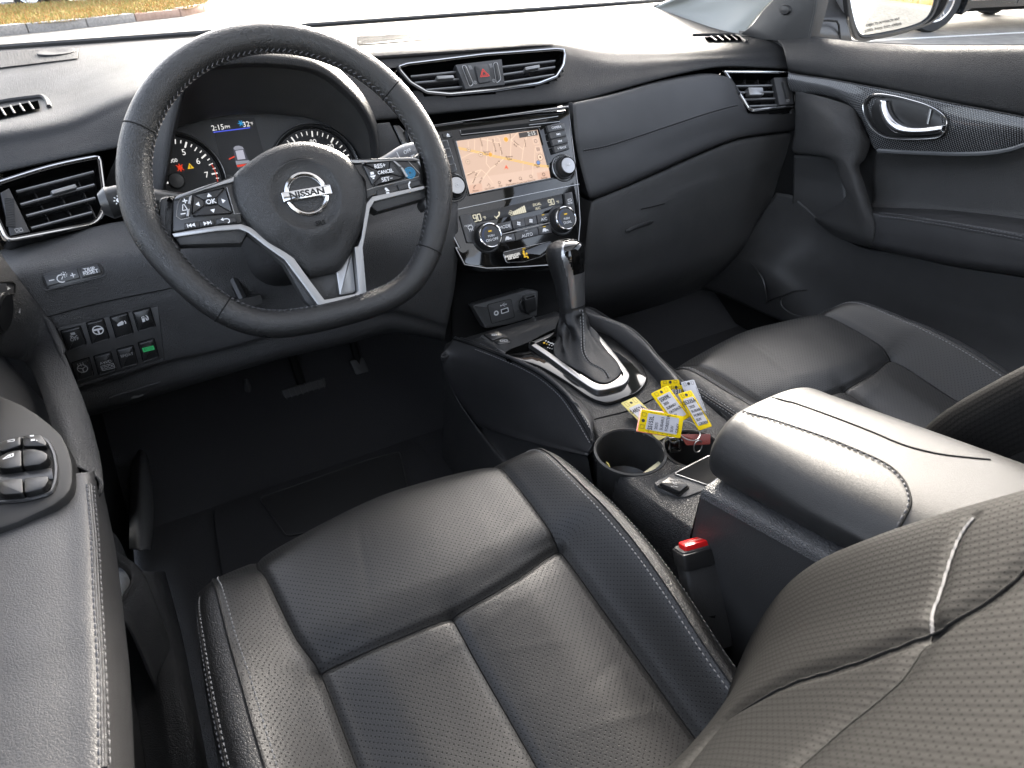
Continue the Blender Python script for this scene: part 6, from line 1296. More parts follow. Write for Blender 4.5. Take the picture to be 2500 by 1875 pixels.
# pull handle
ph = [L('n', [(1942,224),(1990,232),(2040,246),(2080,262),(2102,290)], x=[.690,.682,.680,.686,.70]),
      L('n', [(1941,262),(1988,268),(2036,282),(2088,300),(2118,330)], x=[.690,.668,.662,.676,.70]),
      L('n', [(1940,320),(1990,318),(2040,322),(2095,330),(2125,352)], x=[.690,.662,.654,.668,.70]),
      L('n', [(1938,372),(1995,370),(2045,372),(2090,380),(2112,388)], x=[.692,.664,.652,.662,.69]),
      L('n', [(2027,382),(2036,396),(2062,400),(2084,405),(2098,408)], x=[.682,.664,.650,.656,.68]),
      L('n', [(2048,430),(2056,442),(2082,448),(2100,450),(2112,452)], x=[.678,.658,.646,.654,.676]),
      L('n', [(2064,480),(2074,492),(2098,500),(2118,502),(2128,505)], x=[.674,.654,.642,.652,.674]),
      L('n', [(2010,520),(2060,530),(2100,540),(2130,545),(2142,550)], x=[.690,.662,.646,.650,.668]),
      L('n', [(1990,530),(2040,556),(2095,575),(2128,585),(2138,580)], x=[.694,.668,.652,.654,.668]),
      L('n', [(1990,540),(2040,576),(2090,596),(2124,602),(2134,596)], x=[.705,.684,.668,.668,.68])]
g_ph = grid(ph, 50, 90); gridmesh('pull_handle', g_ph, M_['gplastic'], pd, .004, (-1, 0, .2))
pk = [L('n', [(1938,380),(1990,380),(2040,382)], x=.70), L('n', [(1936,430),(1990,440),(2060,450)], x=.708), L('n', [(1935,490),(1990,500),(2070,500)], x=.706), L('n', [(1930,540),(1990,560),(2080,560)], x=.71)]
loft('pocket_wall', pk, 20, 20, M_['plastic'], pd, .003, (-1, 0, 0))
# lower panel with the speaker bulge and bottle pocket
lw = [L('n', [(1895,470),(1935,478),(1960,500),(2010,545),(2090,600),(2200,622),(2320,650),(2500,678),(2640,700)], x=[.712,.708,.705,.702,.70,.698,.698,.698,.698]),
      L('n', [(1850,540),(1900,560),(1960,570),(2020,600),(2090,630),(2200,650),(2320,680),(2500,710),(2640,740)], x=.700),
      L('n', [(1800,610),(1850,620),(1900,640),(1960,670),(2050,690),(2200,720),(2320,750),(2500,790),(2640,820)], x=[.69,.672,.668,.69,.704,.708,.71,.71,.71]),
      L('n', [(1760,640),(1820,650),(1880,690),(1960,730),(2050,760),(2200,790),(2320,830),(2500,880),(2640,920)], x=[.69,.664,.66,.69,.706,.71,.712,.712,.712]),
      L('n', [(1700,700),(1760,720),(1850,760),(1950,800),(2050,840),(2200,880),(2320,930),(2500,980),(2640,1020)], x=.69)]
loft('lower_panel', lw, 60, 40, M_['plastic'], pd, .003, (-1, 0, .2))
pp = [P(*q(6, x, y), x=v) for x, y, v in [(660,345,.665),(700,322,.66),(770,300,.655),(830,275,.66),(910,264,.67)]]; b = B(); b.tube(cr(pp, 20), .0022, 6); b.done('pocket_lip', M_['smooth'], pd)
pp = [P(*q(6, x, y), x=.662) for x, y in [(770,300),(752,330),(765,370),(820,410),(890,428)]]; b = B(); b.tube(cr(pp, 20), .0020, 6); b.done('pocket_lip', M_['plastic'], pd)
sp_ = [P(*q(6, x, y), x=v) for x, y, v in [(575,112,.66),(620,160,.655),(650,215,.652),(662,290,.652),(658,350,.655)]]; b = B(); b.tube(cr(sp_, 20), .0020, 6); b.done('speaker_ring', M_['smooth'], pd)
bk_ = [[V((.74, .42, .06)), V((.745, -.2, .07)), V((.745, -1.2, .08))], [V((.745, .42, -.2)), V((.75, -.2, -.2)), V((.75, -1.2, -.2))], [V((.74, .42, -.64)), V((.75, -.2, -.64)), V((.75, -1.2, -.64))]]
loft('door_shell', bk_, 12, 12, M_['plastic'], pd, .004, (-1, 0, 0))
# window glass
def glassmat(name, tint=.96, refl=.03, col=None):
    m_ = bpy.data.materials.new(name); m_.use_nodes = True; n = m_.node_tree.nodes; lk = m_.node_tree.links; n.remove(n['Principled BSDF'])
    tr = n.new('ShaderNodeBsdfTransparent'); tr.inputs[0].default_value = (*(col or (tint, tint, tint*.99)), 1); gl = n.new('ShaderNodeBsdfGlossy'); gl.inputs['Roughness'].default_value = .0; gl.inputs['Color'].default_value = (1, 1, 1, 1)
    lw = n.new('ShaderNodeLayerWeight'); pw = n.new('ShaderNodeMath'); pw.operation = 'POWER'; pw.inputs[1].default_value = 5; lk.new(lw.outputs['Facing'], pw.inputs[0]); fr = n.new('ShaderNodeMath'); fr.operation = 'MULTIPLY_ADD'; fr.inputs[1].default_value = .8; fr.inputs[2].default_value = refl; lk.new(pw.outputs[0], fr.inputs[0]); mx = n.new('ShaderNodeMixShader'); lk.new(fr.outputs[0], mx.inputs[0]); lk.new(tr.outputs[0], mx.inputs[1]); lk.new(gl.outputs[0], mx.inputs[2]); lk.new(mx.outputs[0], n['Material Output'].inputs[0]); return m_
M_['glass'] = glassmat('window_glass')
wg = [[V((.742, .30, .03)), V((.742, -.2, .055)), V((.742, -.9, .07))], [V((.735, .16, .16)), V((.735, -.2, .20)), V((.735, -.9, .20))], [V((.66, -.05, .40)), V((.655, -.3, .43)), V((.655, -.9, .43))]]
loft('window_glass', wg, 14, 14, M_['glass'], pd, 0, (-1, 0, 0))
b = B(); b.tube(cr([p+V((.008, 0, -.001)) for p in L('n', sill, x=.730)], 40), .004, 6); b.done('window_seal', M_['rubber'], pd)
# sail panel
sv = L('n', [(1812,84),(1838,60),(1870,20),(1890,0),(1915,-30),(2005,-30),(1999,0),(1984,60),(1974,94),(1960,98),(1900,100),(1865,97)], x=.735)
SP = F(sv[0], V((0, -1, 0)), V((0, 0, 1))); b = B(); b.prism(SP, [((p-SP.o).dot(SP.r), (p-SP.o).dot(SP.u)) for p in sv], -.03, .004, .003); b.done('sail_panel', M_['plastic'], pd)
b = B(); p0 = P(*q(3, 782, 60), x=.730); b.lathe(F(p0, V((0, -1, 0)), V((0, 0, 1))), [(.0, .006), (.012, .005), (.015, .0)], 24, 1, .62); b.done('screw_cap', M_['panelgrey'], pd)
b = B(); b.tube(L('n', [(1998,0-40),(1990,30),(1976,94)], x=.732), .0035, 6); b.done('window_channel', M_['rubber'], pd)
# side mirror
def mx_(pts, y): return L('g', pts, y=y)
MF = F(P(*q('g', 900, 150), y=.235), V((1, -.30, 0)), V((0, -.08, 1)))
mo = MF.uvs('g', [(470,-260),(480,-100),(500,100),(530,250),(580,370),(650,400),(760,385),(960,345),(1150,290),(1300,230),(1410,130),(1480,0),(1500,-150),(1480,-300),(1000,-340)])
mo = [tuple(v)[:2] for v in cr([(x, y, 0) for x, y in mo], 70, True)]
b = B(); b.prism(MF, mo, -.012, .006, .005, hole=inset(mo, .007)); sm = b.done('side_mirror', M_['mirrorhousing'] if 'mirrorhousing' in M_ else M_['plastic'], pd)
cm = (sum(p[0] for p in mo)/70, sum(p[1] for p in mo)/70); vs = []; fs = []
rgs = [(1, -.010), (1.02, -.03), (.98, -.06), (.85, -.09), (.6, -.115), (.3, -.128), (0, -.13)]
for k, h in rgs: vs += [MF.pt(cm[0]+(x-cm[0])*k, cm[1]+(y-cm[1])*k, h) for x, y in mo]
fs = [(i*70+k, i*70+(k+1) % 70, (i+1)*70+(k+1) % 70, (i+1)*70+k) for i in range(len(rgs)-1) for k in range(70)]
mk('mirror_shell', vs, fs, mat('silver_car_paint', (.55, .56, .57), .3, .5, coat=.6), sm)
mg = MF.uvs('g', [(555,-260),(560,-60),(575,120),(600,260),(640,340),(700,352),(850,325),(1050,275),(1200,215),(1290,130),(1340,0),(1350,-150),(1320,-290),(950,-320)]); mg = [tuple(v)[:2] for v in cr([(x, y, 0) for x, y in mg], 60, True)]
M_['mirror'] = mat('mirror_glass', (.86, .87, .86), .015, 1)
MGF = F(P(*q('g', 900, 150), y=.233), V((.91, -.41, 0)), V((0, .02, 1)))
b = B(); b.prism(MGF, mg, -.006, -.001, .0006); mgl = b.done('mirror_glass', M_['mirror'], sm)
b = B(); b.tube([MGF.pt(*p, .001) for p in mg], .0028, 6, True); b.done('mirror_rim', M_['rubber'], sm)
tf = MGF.sub(*MGF.uv('g', 850, 238), .0, R(9)); T('mir', 'OBJECTS IN MIRROR ARE', tf, 0, .0045, .0052, M_['ink'], mgl, c=.0004, sx=.92); T('mir', 'CLOSER THAN THEY APPEAR', tf, 0, -.0065, .0052, M_['ink'], mgl, c=.0004, sx=.92)
arm = [mx_([(215,-20),(330,-20),(480,-20)], .30), mx_([(205,100),(330,100),(495,100)], .28), mx_([(200,195),(330,192),(510,200)], .26), mx_([(165,360),(330,395),(560,410)], .25), mx_([(165,380),(330,410),(560,430)], .32)]
loft('mirror_arm', arm, 20, 24, M_['panelgrey'], sm, .004)
b = B(); b.tube(L('g', [(205,200),(330,198),(405,205),(425,240),(440,390)], y=.247), .0022, 6); b.done('arm_gap', M_['matte'], sm)

# ================================================================ DRIVER DOOR
dd = thing('driver_door', 'driver door with window switches and stitched padded armrest at left edge', 'car door', (-.7, -.2, -.3))
# padded armrest
st = L(7, [(540,-120),(548,0),(560,200),(572,500),(585,800),(600,1000),(612,1300),(625,1659),(640,1900)], z=[-.134,-.135,-.136,-.137,-.138,-.139,-.139,-.139,-.139])
oe = L(7, [(590,-140),(605,0),(640,160),(680,350),(715,620),(745,900),(765,1100),(790,1659),(800,1900)], z=-.20)
arr = [[p+V((-.16, 0, -.012)) for p in st], [p+V((-.10, 0, .004)) for p in st], [p+V((-.05, 0, .007)) for p in st], [p+V((-.018, 0, .004)) for p in st], st, [a.lerp(c, .35)+V((.004, 0, 0)) for a, c in zip(st, oe)], [a.lerp(c, .75)+V((.004, 0, 0)) for a, c in zip(st, oe)], oe, [p+V((-.02, 0, -.008)) for p in oe]]
g_da = grid(arr, 90, 60); gridmesh('armrest', g_da, M_['pad'], dd, .004, (1, 0, 1)); BDA = bvh_of(g_da)
for base_ in ([(520,-40),(532,100),(548,300),(560,600),(575,850),(588,1100),(592,1400),(596,1659)], [(560,-30),(570,100),(588,300),(603,600),(618,850),(632,1100),(645,1400),(655,1659)]):
    sp = onsurf(BDA, 7, base_, .0004); b = B(); b.stitches(cr([p for p, n in sp], 90), V((.3, 0, .95)), .0046, .0012, .0008, .0003); kind(b.done('stitching', M_['thread'], dd), 'stuff')
for base_ in ([(533,-40),(545,100),(562,300),(576,600),(592,850),(605,1100),(612,1400),(618,1659)], [(546,-40),(557,100),(575,300),(590,600),(605,850),(620,1100),(628,1400),(634,1659)]):
    sp = onsurf(BDA, 7, base_, .0003); b = B(); b.tube(cr([p for p, n in sp], 70), .0011, 6); b.done('piping', M_['pad'], dd)
# switch console in front of the padding
SC = F(P(*q('i', 400, 900), z=-.123), X1, V((0, 1, 0)))
sp_o = SC.uvs('i', [(-250,-60),(100,60),(260,130),(420,230),(560,340),(690,460),(760,590),(805,740),(818,850),(815,980),(790,1070),(730,1150),(600,1250),(480,1310),(200,1440),(0,1512),(-250,1600)])
cut(bpy.data.objects['armrest.001'], lambda p: p.z > -.16 and inpoly((p-SC.o).dot(SC.r), (p-SC.o).dot(SC.u), inset(sp_o, .010)))
b = B(); b.prism(SC, sp_o, -.03, .0, .003); scn = b.done('switch_console', M_['doorgrey'] if 'doorgrey' in M_ else M_['panelgrey'], dd)
sw_o = roundpoly(SC.uvs('i', [(-330,600),(0,590),(280,520),(480,510),(560,570),(620,700),(645,860),(635,1000),(590,1120),(540,1150),(300,1215),(60,1235),(-330,1250)]), .006, 4)
b = B(); b.prism(SC, sw_o, .0002, .0012); swl = b.done('switch_well', M_['matte'], scn); b = B(); b.tube([SC.pt(*p, .0012) for p in sw_o], .0016, 6, True); b.done('well_lip', M_['panelgrey'], swl)
def wsw(poly, nm, h=.006, rnd=.003): pl_ = SC.uvs('i', poly); b = B(); b.prism(SC, roundpoly(pl_, rnd, 4), .0005, h, .0012); return b.done(nm, M_['gsw'], swl)
M_['gsw'] = mat('switch_satin_black', (.006, .006, .006), .34, spec=.35)
l1 = wsw([(15,640),(60,590),(262,535),(266,640),(30,715)], 'window_lock_switch'); l2 = wsw([(283,530),(490,518),(552,610),(548,648),(292,652)], 'door_lock_switch')
def sgl(o, polys, c=.0063): glyph(o.name, SC, polys, M_['print'], o, c=c)
sgl(l1, line2(SC.uvs('i', [(118,595),(195,578),(195,600),(118,608)]), .0008)); sgl(l2, [SC.uvs('i', [(370,535),(415,530),(415,545),(370,548)]), SC.uvs('i', [(382,580),(425,575),(425,595),(382,598)]), SC.uvs('i', [(440,588),(458,590),(445,600)])])
for rowp in ([(8,860),(30,800),(150,735),(286,714),(292,908),(120,932),(30,920)], [(300,712),(430,705),(540,735),(585,770),(572,830),(500,880),(304,908)], [(10,1085),(120,1050),(302,1036),(312,1210),(90,1225),(40,1200)], [(318,1034),(590,1012),(592,1070),(540,1150),(322,1208)]):
    o = wsw(rowp, 'window_switch', .0085); 
    if rowp[0][0] == 8: sgl(o, line2(SC.uvs('i', [(85,828),(150,780),(200,765),(200,795),(85,828)]), .0010)+line2(SC.uvs('i', [(140,800),(155,780),(172,798)]), .0009), .0088)
b = B(); b.prism(SC, SC.uvs('i', [(0,940),(600,860),(612,985),(0,1040)]), .0008, .0024, .001); b.done('switch_bridge', M_['panelgrey'], swl)
# pull handle running up to the dash, with lock and mirror controls
dl = [(-160,800),(-60,828),(0,838),(40,846),(75,858),(95,880),(113,915),(130,960),(146,1005),(162,1060),(174,1112),(180,1140)]
dr = [(-60,560),(-10,605),(13,637),(54,692),(104,763),(139,837),(169,913),(195,980),(217,1047),(234,1120),(241,1170),(243,1215)]
xr_ = [-.705,-.702,-.700,-.695,-.688,-.680,-.670,-.660,-.652,-.646,-.643,-.641]; xl2 = [-.735,-.730,-.728,-.722,-.714,-.704,-.692,-.681,-.671,-.663,-.658,-.656]
pr = L('n', dr, x=xr_); plf = L('n', dl, x=xl2)
prow = [[p+V((-.012, -.0, -.012)) for p in plf], plf, [a.lerp(c, .35)+V((.010, -.006, .004)) for a, c in zip(plf, pr)], [a.lerp(c, .72)+V((.010, -.004, .004)) for a, c in zip(plf, pr)], pr, [p+V((-.006, .018, -.012)) for p in pr], [p+V((-.03, .03, -.03)) for p in pr]]
g_pl = grid(prow, 90, 44); gridmesh('pull_handle', g_pl, M_['gplastic2'] if 'gplastic2' in M_ else M_['gplastic'], dd, .003, (.6, -.6, .5)); BPL = bvh_of(g_pl)
h0 = onsurf(BPL, 'h', [(20, 630)])
if h0:
    p0, n0 = h0[0]; MKF = F(p0+V((-.006, 0, 0)), n0.orthogonal(), n0.cross(n0.orthogonal())); b = B(); b.lathe(MKF, [(.0285, -.002), (.0285, .003), (.026, .005), (.0235, .0045), (.022, .003)], 40); mk_ = b.done('mirror_control', M_['rubber'], dd)
    b = B(); b.lathe(MKF, [(.0235, .003), (.0232, .0085), (.0205, .0105), (.010, .0100), (0, .0098)], 40); b.done('control_knob', M_['gsw'], mk_); b = B(); b.lathe(MKF, [(.0242, .0038), (.0240, .0060), (.0230, .0068)], 40); b.done('knob_ring', M_['satin'], mk_)
    kp = onsurf(BPL, 'h', [(92, 618)])[0][0]; kf = F(kp+n0*.0112, X1-n0*n0.x, n0.cross(X1)); glyph('mirk', kf, [[(-.003, .003), (-.003, -.003), (.003, 0)]], M_['print'], mk_, c=0)
wl = onsurf(BPL, 'h', [(-100,318),(120,318),(150,345),(148,440),(130,452),(-100,455)], .001)
if len(wl) > 3:
    mk('lock_plate', [p for p, n in wl], [tuple(range(len(wl)))], M_['plastic'], dd, False); b = B(); b.tube([p+n*.0006 for p, n in wl], .0012, 5, True); b.done('lock_bezel', M_['matte'], dd)
    w2 = onsurf(BPL, 'h', [(-100,335),(25,335),(38,435),(-100,440)], .004); mk('lock_slider', [p for p, n in w2], [tuple(range(len(w2)))], M_['satin'], dd, False)
    w3 = onsurf(BPL, 'h', [(60,365),(100,388),(62,408)], .0018); mk('lock_mark', [p for p, n in w3], [(0, 1, 2)], M_['print'], dd, False)
# dark wall behind the handle and the door skin below
bw = [[V((-.80, .12, .02)), V((-.76, .0, .0)), V((-.76, -.2, -.02)), V((-.78, -.5, -.05)), V((-.78, -.8, -.05))], [V((-.76, .12, -.12)), V((-.74, .0, -.13)), V((-.74, -.2, -.135)), V((-.76, -.5, -.13)), V((-.76, -.8, -.13))], [V((-.735, .13, -.25)), V((-.70, .02, -.26)), V((-.675, -.2, -.22)), V((-.672, -.5, -.21)), V((-.67, -.8, -.21))], [V((-.745, .13, -.40)), V((-.735, .0, -.42)), V((-.715, -.2, -.42)), V((-.705, -.5, -.42)), V((-.70, -.8, -.42))], [V((-.75, .13, -.56)), V((-.75, .0, -.58)), V((-.735, -.2, -.58)), V((-.725, -.5, -.58)), V((-.72, -.8, -.58))]]
loft('door_skin', bw, 50, 50, M_['plastic'], dd, .004, (1, 0, 0))
# bottle pocket bulge low on the door
po = L(7, [(650,200),(672,380),(690,440),(740,470),(775,520),(780,570),(745,640),(710,690),(705,760)], z=[-.40,-.40,-.40,-.40,-.40,-.40,-.40,-.40,-.40]); pi2 = L(7, [(660,230),(680,340),(740,385),(800,430),(826,500),(812,570),(770,640),(730,700),(720,760)], z=-.405)
g_po = grid([po, [a.lerp(c, .5)+V((0, 0, .006)) for a, c in zip(po, pi2)], pi2, [p+V((.004, 0, -.03)) for p in pi2], [p+V((-.004, 0, -.15)) for p in pi2]], 50, 30); gridmesh('door_pocket', g_po, M_['gplastic'], dd, .003, (1, 0, 1))
# ================================================================ CAR BODY ROUND THE CABIN
body = thing('car_body', 'cabin shell with windshield glass, pale pillar trim, door sill and roof', 'car', (0, 0, -.6))
ap = [L('n', [(1540,38),(1600,46),(1655,57),(1720,72),(1780,82),(1815,86)], y=[.78,.74,.66,.57,.50,.465]),
      L('n', [(1573,26),(1625,30),(1690,38),(1755,48),(1800,55),(1838,52)], y=[.77,.72,.65,.56,.49,.455]),
      L('n', [(1652,-2),(1690,0),(1740,2),(1800,4),(1850,4),(1886,0)], y=[.69,.665,.60,.53,.46,.425]),
      L('n', [(1760,-70),(1800,-68),(1840,-66),(1890,-62),(1930,-60),(1960,-60)], y=[.58,.56,.51,.46,.41,.37]),
      [V((.655, .46, .27)), V((.665, .45, .262)), V((.685, .425, .255)), V((.705, .39, .25)), V((.722, .35, .248)), V((.732, .31, .248))],
      [V((.585, .115, .505)), V((.595, .11, .500)), V((.61, .095, .495)), V((.625, .07, .49)), V((.64, .035, .487)), V((.65, .0, .487))]]
M_['headliner'] = mat('pale_grey_trim', (.34, .35, .33), .6, grain=('noise', 1200, .2, .0005))
loft('pillar_trim', ap, 30, 40, M_['headliner'], body, .01)
pf = L('n', [(1655,-2),(1573,26),(1540,34)], y=[.70,.775,.80]); b = B(); b.tube(cr([P(*q('n', 1905, -170), y=.46)]+[P(*q('n', 1762, -72), y=.60)]+pf, 30), .007, 6); b.done('glass_seal', M_['rubber'], body)
gp_ = onsurf(BT, 2, [(1610,97),(1720,82),(1900,74),(2035,112),(1900,118),(1760,122)], .0008); b = B()
for i in range(14):
    t = i/13; A_ = np.array((1615,97))*(1-t)+np.array((1900,74))*t; C_ = np.array((1740,123))*(1-t)+np.array((2035,113))*t; pr_ = onsurf(BT, 2, [tuple(A_), tuple(C_)], .0006)
    if len(pr_) == 2: b.tube([pr_[0][0], pr_[1][0]], .0008, 4)
b.done('speaker_grille', M_['dashlow'], body)
# windshield
ws = [[V((x, .815-.10*(abs(x)/.78)**3, .098)) for x in (-.80, -.4, 0, .4, .80)], [V((x, .50-.07*(abs(x)/.72)**3, .30)) for x in (-.74, -.37, 0, .37, .74)], [V((x, .12-.05*(abs(x)/.62)**3, .50)) for x in (-.62, -.31, 0, .31, .62)]]
loft('windshield', ws, 24, 20, M_['glass'], body, 0, (0, -1, 1))
# roof rails and header round a large glass roof added to light the cabin
def rail(pts, w_): return [[p+V((0, 0, .012)) for p in pts], [p+V(w_) for p in pts]]
hd = [V((x, .12-.05*(abs(x)/.62)**3, .500)) for x in (-.62, -.31, 0, .31, .62)]; loft('roof_header', [hd, [p+V((0, -.14, .035)) for p in hd]], 12, 4, M_['headliner'], body, .02, (0, 0, -1))
for s_ in (-1, 1):
    rl2 = [V((s_*.62, .07, .50)), V((s_*.60, -.5, .545)), V((s_*.58, -1.2, .55)), V((s_*.56, -1.9, .52))]; loft('roof_rail', [rl2, [p+V((-s_*.13, 0, .012)) for p in rl2]], 14, 4, M_['headliner'], body, .02, (0, 0, -1))
gr_ = [[V((x, y, z)) for x in (-.5, 0, .5)] for y, z in ((-.02, .535), (-.6, .565), (-1.3, .56), (-1.8, .53))]; loft('glass_roof', gr_, 8, 10, glassmat('bronze_roof_glass', .9, .03, (.93, .84, .72)), body, 0, (0, 0, 1))  # unseen pane, its bronze tint added to warm the cabin light
# sill, kick panel, floor pieces
sl2 = [L(7, [(600,480),(620,700),(640,900),(680,1200),(740,1500),(770,1659),(800,1850)], z=-.585), L(7, [(830,480),(840,700),(850,900),(880,1200),(930,1500),(960,1659),(990,1850)], z=-.565), L(7, [(870,480),(900,700),(930,900),(980,1200),(1030,1500),(1060,1659),(1090,1850)], z=-.545), L(7, [(950,480),(1000,700),(1040,900),(1110,1200),(1180,1500),(1210,1659),(1240,1850)], z=-.550), L(7, [(990,480),(1050,700),(1100,900),(1160,1200),(1220,1500),(1250,1659),(1290,1850)], z=-.62)]
loft('door_sill', sl2, 50, 24, M_['gplastic'], body, .004, (0, 0, 1))
kp = [L(4, [(780,1000),(785,1200),(778,1450),(775,1700),(775,1820)], x=[-.715,-.712,-.708,-.705,-.703]), L(4, [(830,1000),(845,1200),(845,1450),(840,1700),(835,1822)], x=[-.690,-.688,-.684,-.682,-.682]), L(4, [(870,1000),(890,1200),(905,1450),(905,1650),(890,1820)], x=[-.685,-.683,-.680,-.678,-.678]), L(4, [(885,1000),(905,1200),(925,1450),(925,1650),(905,1822)], x=[-.70,-.70,-.70,-.70,-.70])]
loft('kick_panel', kp, 40, 20, M_['traygrey'], body, .004)  # paler grey stands in for door-opening light on the panel
M_['floor'] = M_['carpet']
fl = kind(mk('floor', [V((-.88, -1.2, -.625)), V((.88, -1.2, -.625)), V((.88, .25, -.625)), V((-.88, .25, -.625)), V((.88, .75, -.33)), V((-.88, .75, -.33)), V((.78, .80, .05)), V((-.78, .80, .05))], [(0, 1, 2, 3), (3, 2, 4, 5), (5, 4, 6, 7)], M_['carpet'], None, False), 'structure')
# inner walls under the dash (bulkhead sides)
for s_ in (-1, 1): b = B(); b.add([V((s_*.735, .13, -.62)), V((s_*.735, .80, -.62)), V((s_*.735, .80, .05)), V((s_*.735, .26, .0)), V((s_*.735, .13, -.2))], [(0, 1, 2, 3, 4)]); b.done('footwell_side', M_['matte'], body, False)
# floor mat with heel pad
fm = thing('floor_mat', 'black carpet floor mat with a ribbed heel pad in the driver footwell', 'floor mat', (-.40, 0, -.62))
b = B(); FL = F(V((0, 0, -.615)), X1, V((0, 1, 0))); b.prism(FL, roundpoly([(-.62, -.15), (-.17, -.15), (-.20, .24), (-.60, .24)], .03, 5), -.008, .0, .003); b.done('mat_carpet', M_['carpet'], fm)
hp = roundpoly(FL.uvs(4, [(1560,1520),(2212,1290),(2400,1240),(2480,1600),(1720,1750)]), .01, 4); b = B(); b.prism(FL, hp, .0, .003, .001); hpo = b.done('heel_pad', M_['rubber'], fm)
b = B(); b.tube([FL.pt(*p, .003) for p in hp], .0014, 5, True); b.done('pad_edge', M_['plastic'], hpo)
# pedals
bp_ = thing('brake_pedal', 'black ribbed rubber brake pedal under the steering column', 'pedal', (-.3, .4, -.45))
PF = F(P(*q(4, 1830, 880), y=.40), V((1, 0, 0)), V((0, .55, .83))); b = B(); b.prism(PF, roundpoly(PF.uvs(4, [(1680,868),(1955,785),(1965,930),(1740,985)]), .008, 4), -.012, .0, .003); pb_ = b.done('pedal_pad', M_['rubber'], bp_)
for k in range(8):
    b = B(); x0 = 1700+k*33; b.tube([PF.pt(*PF.uv(4, x0, 868-k*9.5), .001), PF.pt(*PF.uv(4, x0+40, 965-k*8), .001)], .0014, 4); b.done('tread_rib', M_['rubber'], pb_)
b = B(); b.tube(cr([PF.pt(0, 0, -.01), PF.o+V((0, .08, .10)), PF.o+V((0, .12, .25))], 12), .010, 8); b.done('pedal_arm', M_['matte'], bp_)
at = thing('accelerator_pedal', 'narrow black accelerator pedal right of the brake pedal', 'pedal', (-.2, .4, -.5))
PF = F(P(*q(5, 215, 790), y=.40), V((1, 0, 0)), V((0, .5, .86))); b = B(); b.prism(PF, roundpoly(PF.uvs(5, [(130,690),(215,668),(290,840),(215,880)]), .006, 4), -.010, .0, .003); b.done('pedal_pad', M_['plastic'], at)
b = B(); b.tube(cr([PF.pt(0, .03, -.008), PF.o+V((0, .06, .12)), PF.o+V((0, .10, .25))], 10), .008, 8); b.done('pedal_arm', M_['matte'], at)
b = B(); b.tube(cr(L(4, [(1475,800),(1490,870),(1540,940),(1645,990)], y=[.45,.44,.43,.42]), 20), [.004+.006*math.sin(math.pi*i/19) for i in range(20)], 8); b.done('harness_cover', M_['plastic'], dash)

# ================================================================ KEY TAGS IN THE CUP HOLDER
M_['tagy'] = mat('yellow_tag', (.66, .48, .0), .6, spec=.15); M_['tagw'] = mat('tag_white_label', (.42, .42, .45), .6, spec=.15); M_['tagclear'] = glassmat('clear_sleeve', .93); M_['tagwhite'] = mat('white_tag', (.46, .47, .50), .6, spec=.15); M_['tagpale'] = mat('pale_yellow_tag', (.55, .48, .17), .6, spec=.15); M_['tagorange'] = mat('orange_tag', (.40, .09, .02), .4)
def keytag(label, tlp, trp, brp, z, lines, mt='tagy', blp=None, tiltv=(0, 0), h=.0055, code='', lab=True, zs=None):
    h = .0044 if lines else h
    """A laminated tag: traced top-left, top-right, bottom-right corners (in the tag's own reading direction), lying at height z."""
    zz = zs or (z, z, z); a, c, d = (P(*q('m', *p), z=k) for p, k in zip((tlp, trp, brp), zz))
    r_ = (c-a); u = (c-d); W_, H_ = r_.length, u.length
    fr = F((a+d)/2, r_, u)
    if fr.n.z < 0: fr = F((a+d)/2, r_, u*1)
    t = thing('key_tag', label, 'key tag', fr.o, 'dealer key tags')
    w2, h2 = W_/2, (u-fr.r*u.dot(fr.r)).length/2
    b = B(); b.prism(fr, roundpoly([(-w2, -h2), (w2, -h2), (w2, h2), (-w2, h2)], .002, 3), -.0006, .0, .0002); c_ = b.done('card', M_[mt], t)
    k = t.name
    if lab:
        b = B(); b.prism(fr, roundpoly([(-w2*.74, -h2*.80), (w2*.74, -h2*.80), (w2*.74, h2*.66), (-w2*.74, h2*.66)], .0012, 2), .0, .0003); b.done('label_area', M_['tagw' if mt != 'tagwhite' else 'tagwhite'], t)
    glyph(k, fr, [rect(-w2*.0, h2*.84, .0, .0)]+frame2(-w2*.72, h2*.74, -w2*.40, h2*.93, .0004)+frame2(w2*.40, h2*.74, w2*.72, h2*.93, .0004)+[disc(0, h2*.83, .0022, 10)], M_['ink'], t, c=.0004)
    for s_ in (-1, 1): glyph(k, fr, [rect(s_*w2*.87, h2*(.5-i*.22), .0016, .0004) for i in range(6)]+[rect(s_*w2*.83, -h2*.05, .0003, h2*1.3)], M_['ink'], t, c=.0004)
    if code: T(k, code, fr, -w2*.10, h2*.45, h*1.25, M_['ink'], t, c=.0005, sx=.78, bold=.0001)
    for i, s_ in enumerate(lines): T(k, s_, fr, -w2*.60, h2*.18-i*h*1.42, h*.86, M_['ink'], t, 0, 'LEFT', c=.0005, sx=.85)
    return t, fr, w2, h2
keytag('white plastic key tag standing out behind the yellow tags at upper right', (985,275), (1155,238), (1275,690), -.262, [], 'tagwhite', lab=False, zs=(-.238, -.238, -.266))
keytag('yellow key tag in a clear sleeve, topmost of the fan', (690,262), (930,245), (985,560), -.266, [], 'tagy', lab=False, zs=(-.246, -.246, -.270))
keytag('yellow key tag ending in 31L, half hidden behind the middle tag printed silver', (820,318), (992,318), (985,640), -.2635, [], 'tagy', code='S5131L', zs=(-.243, -.243, -.267)) 
keytag('pale yellow key tag lying under the sideways front tag and pointing down', (285,505), (470,425), (765,985), -.286, [], 'tagpale', code='S4852A', zs=(-.286, -.286, -.300))
keytag('yellow key tag printed green, at the right of the fan beside the white tag', (935,425), (1105,375), (1350,850), -.258, ['2025', 'SUBARU', 'FORESTER', 'SUV', 'GREEN'], code='S5335A', zs=(-.238, -.238, -.262))
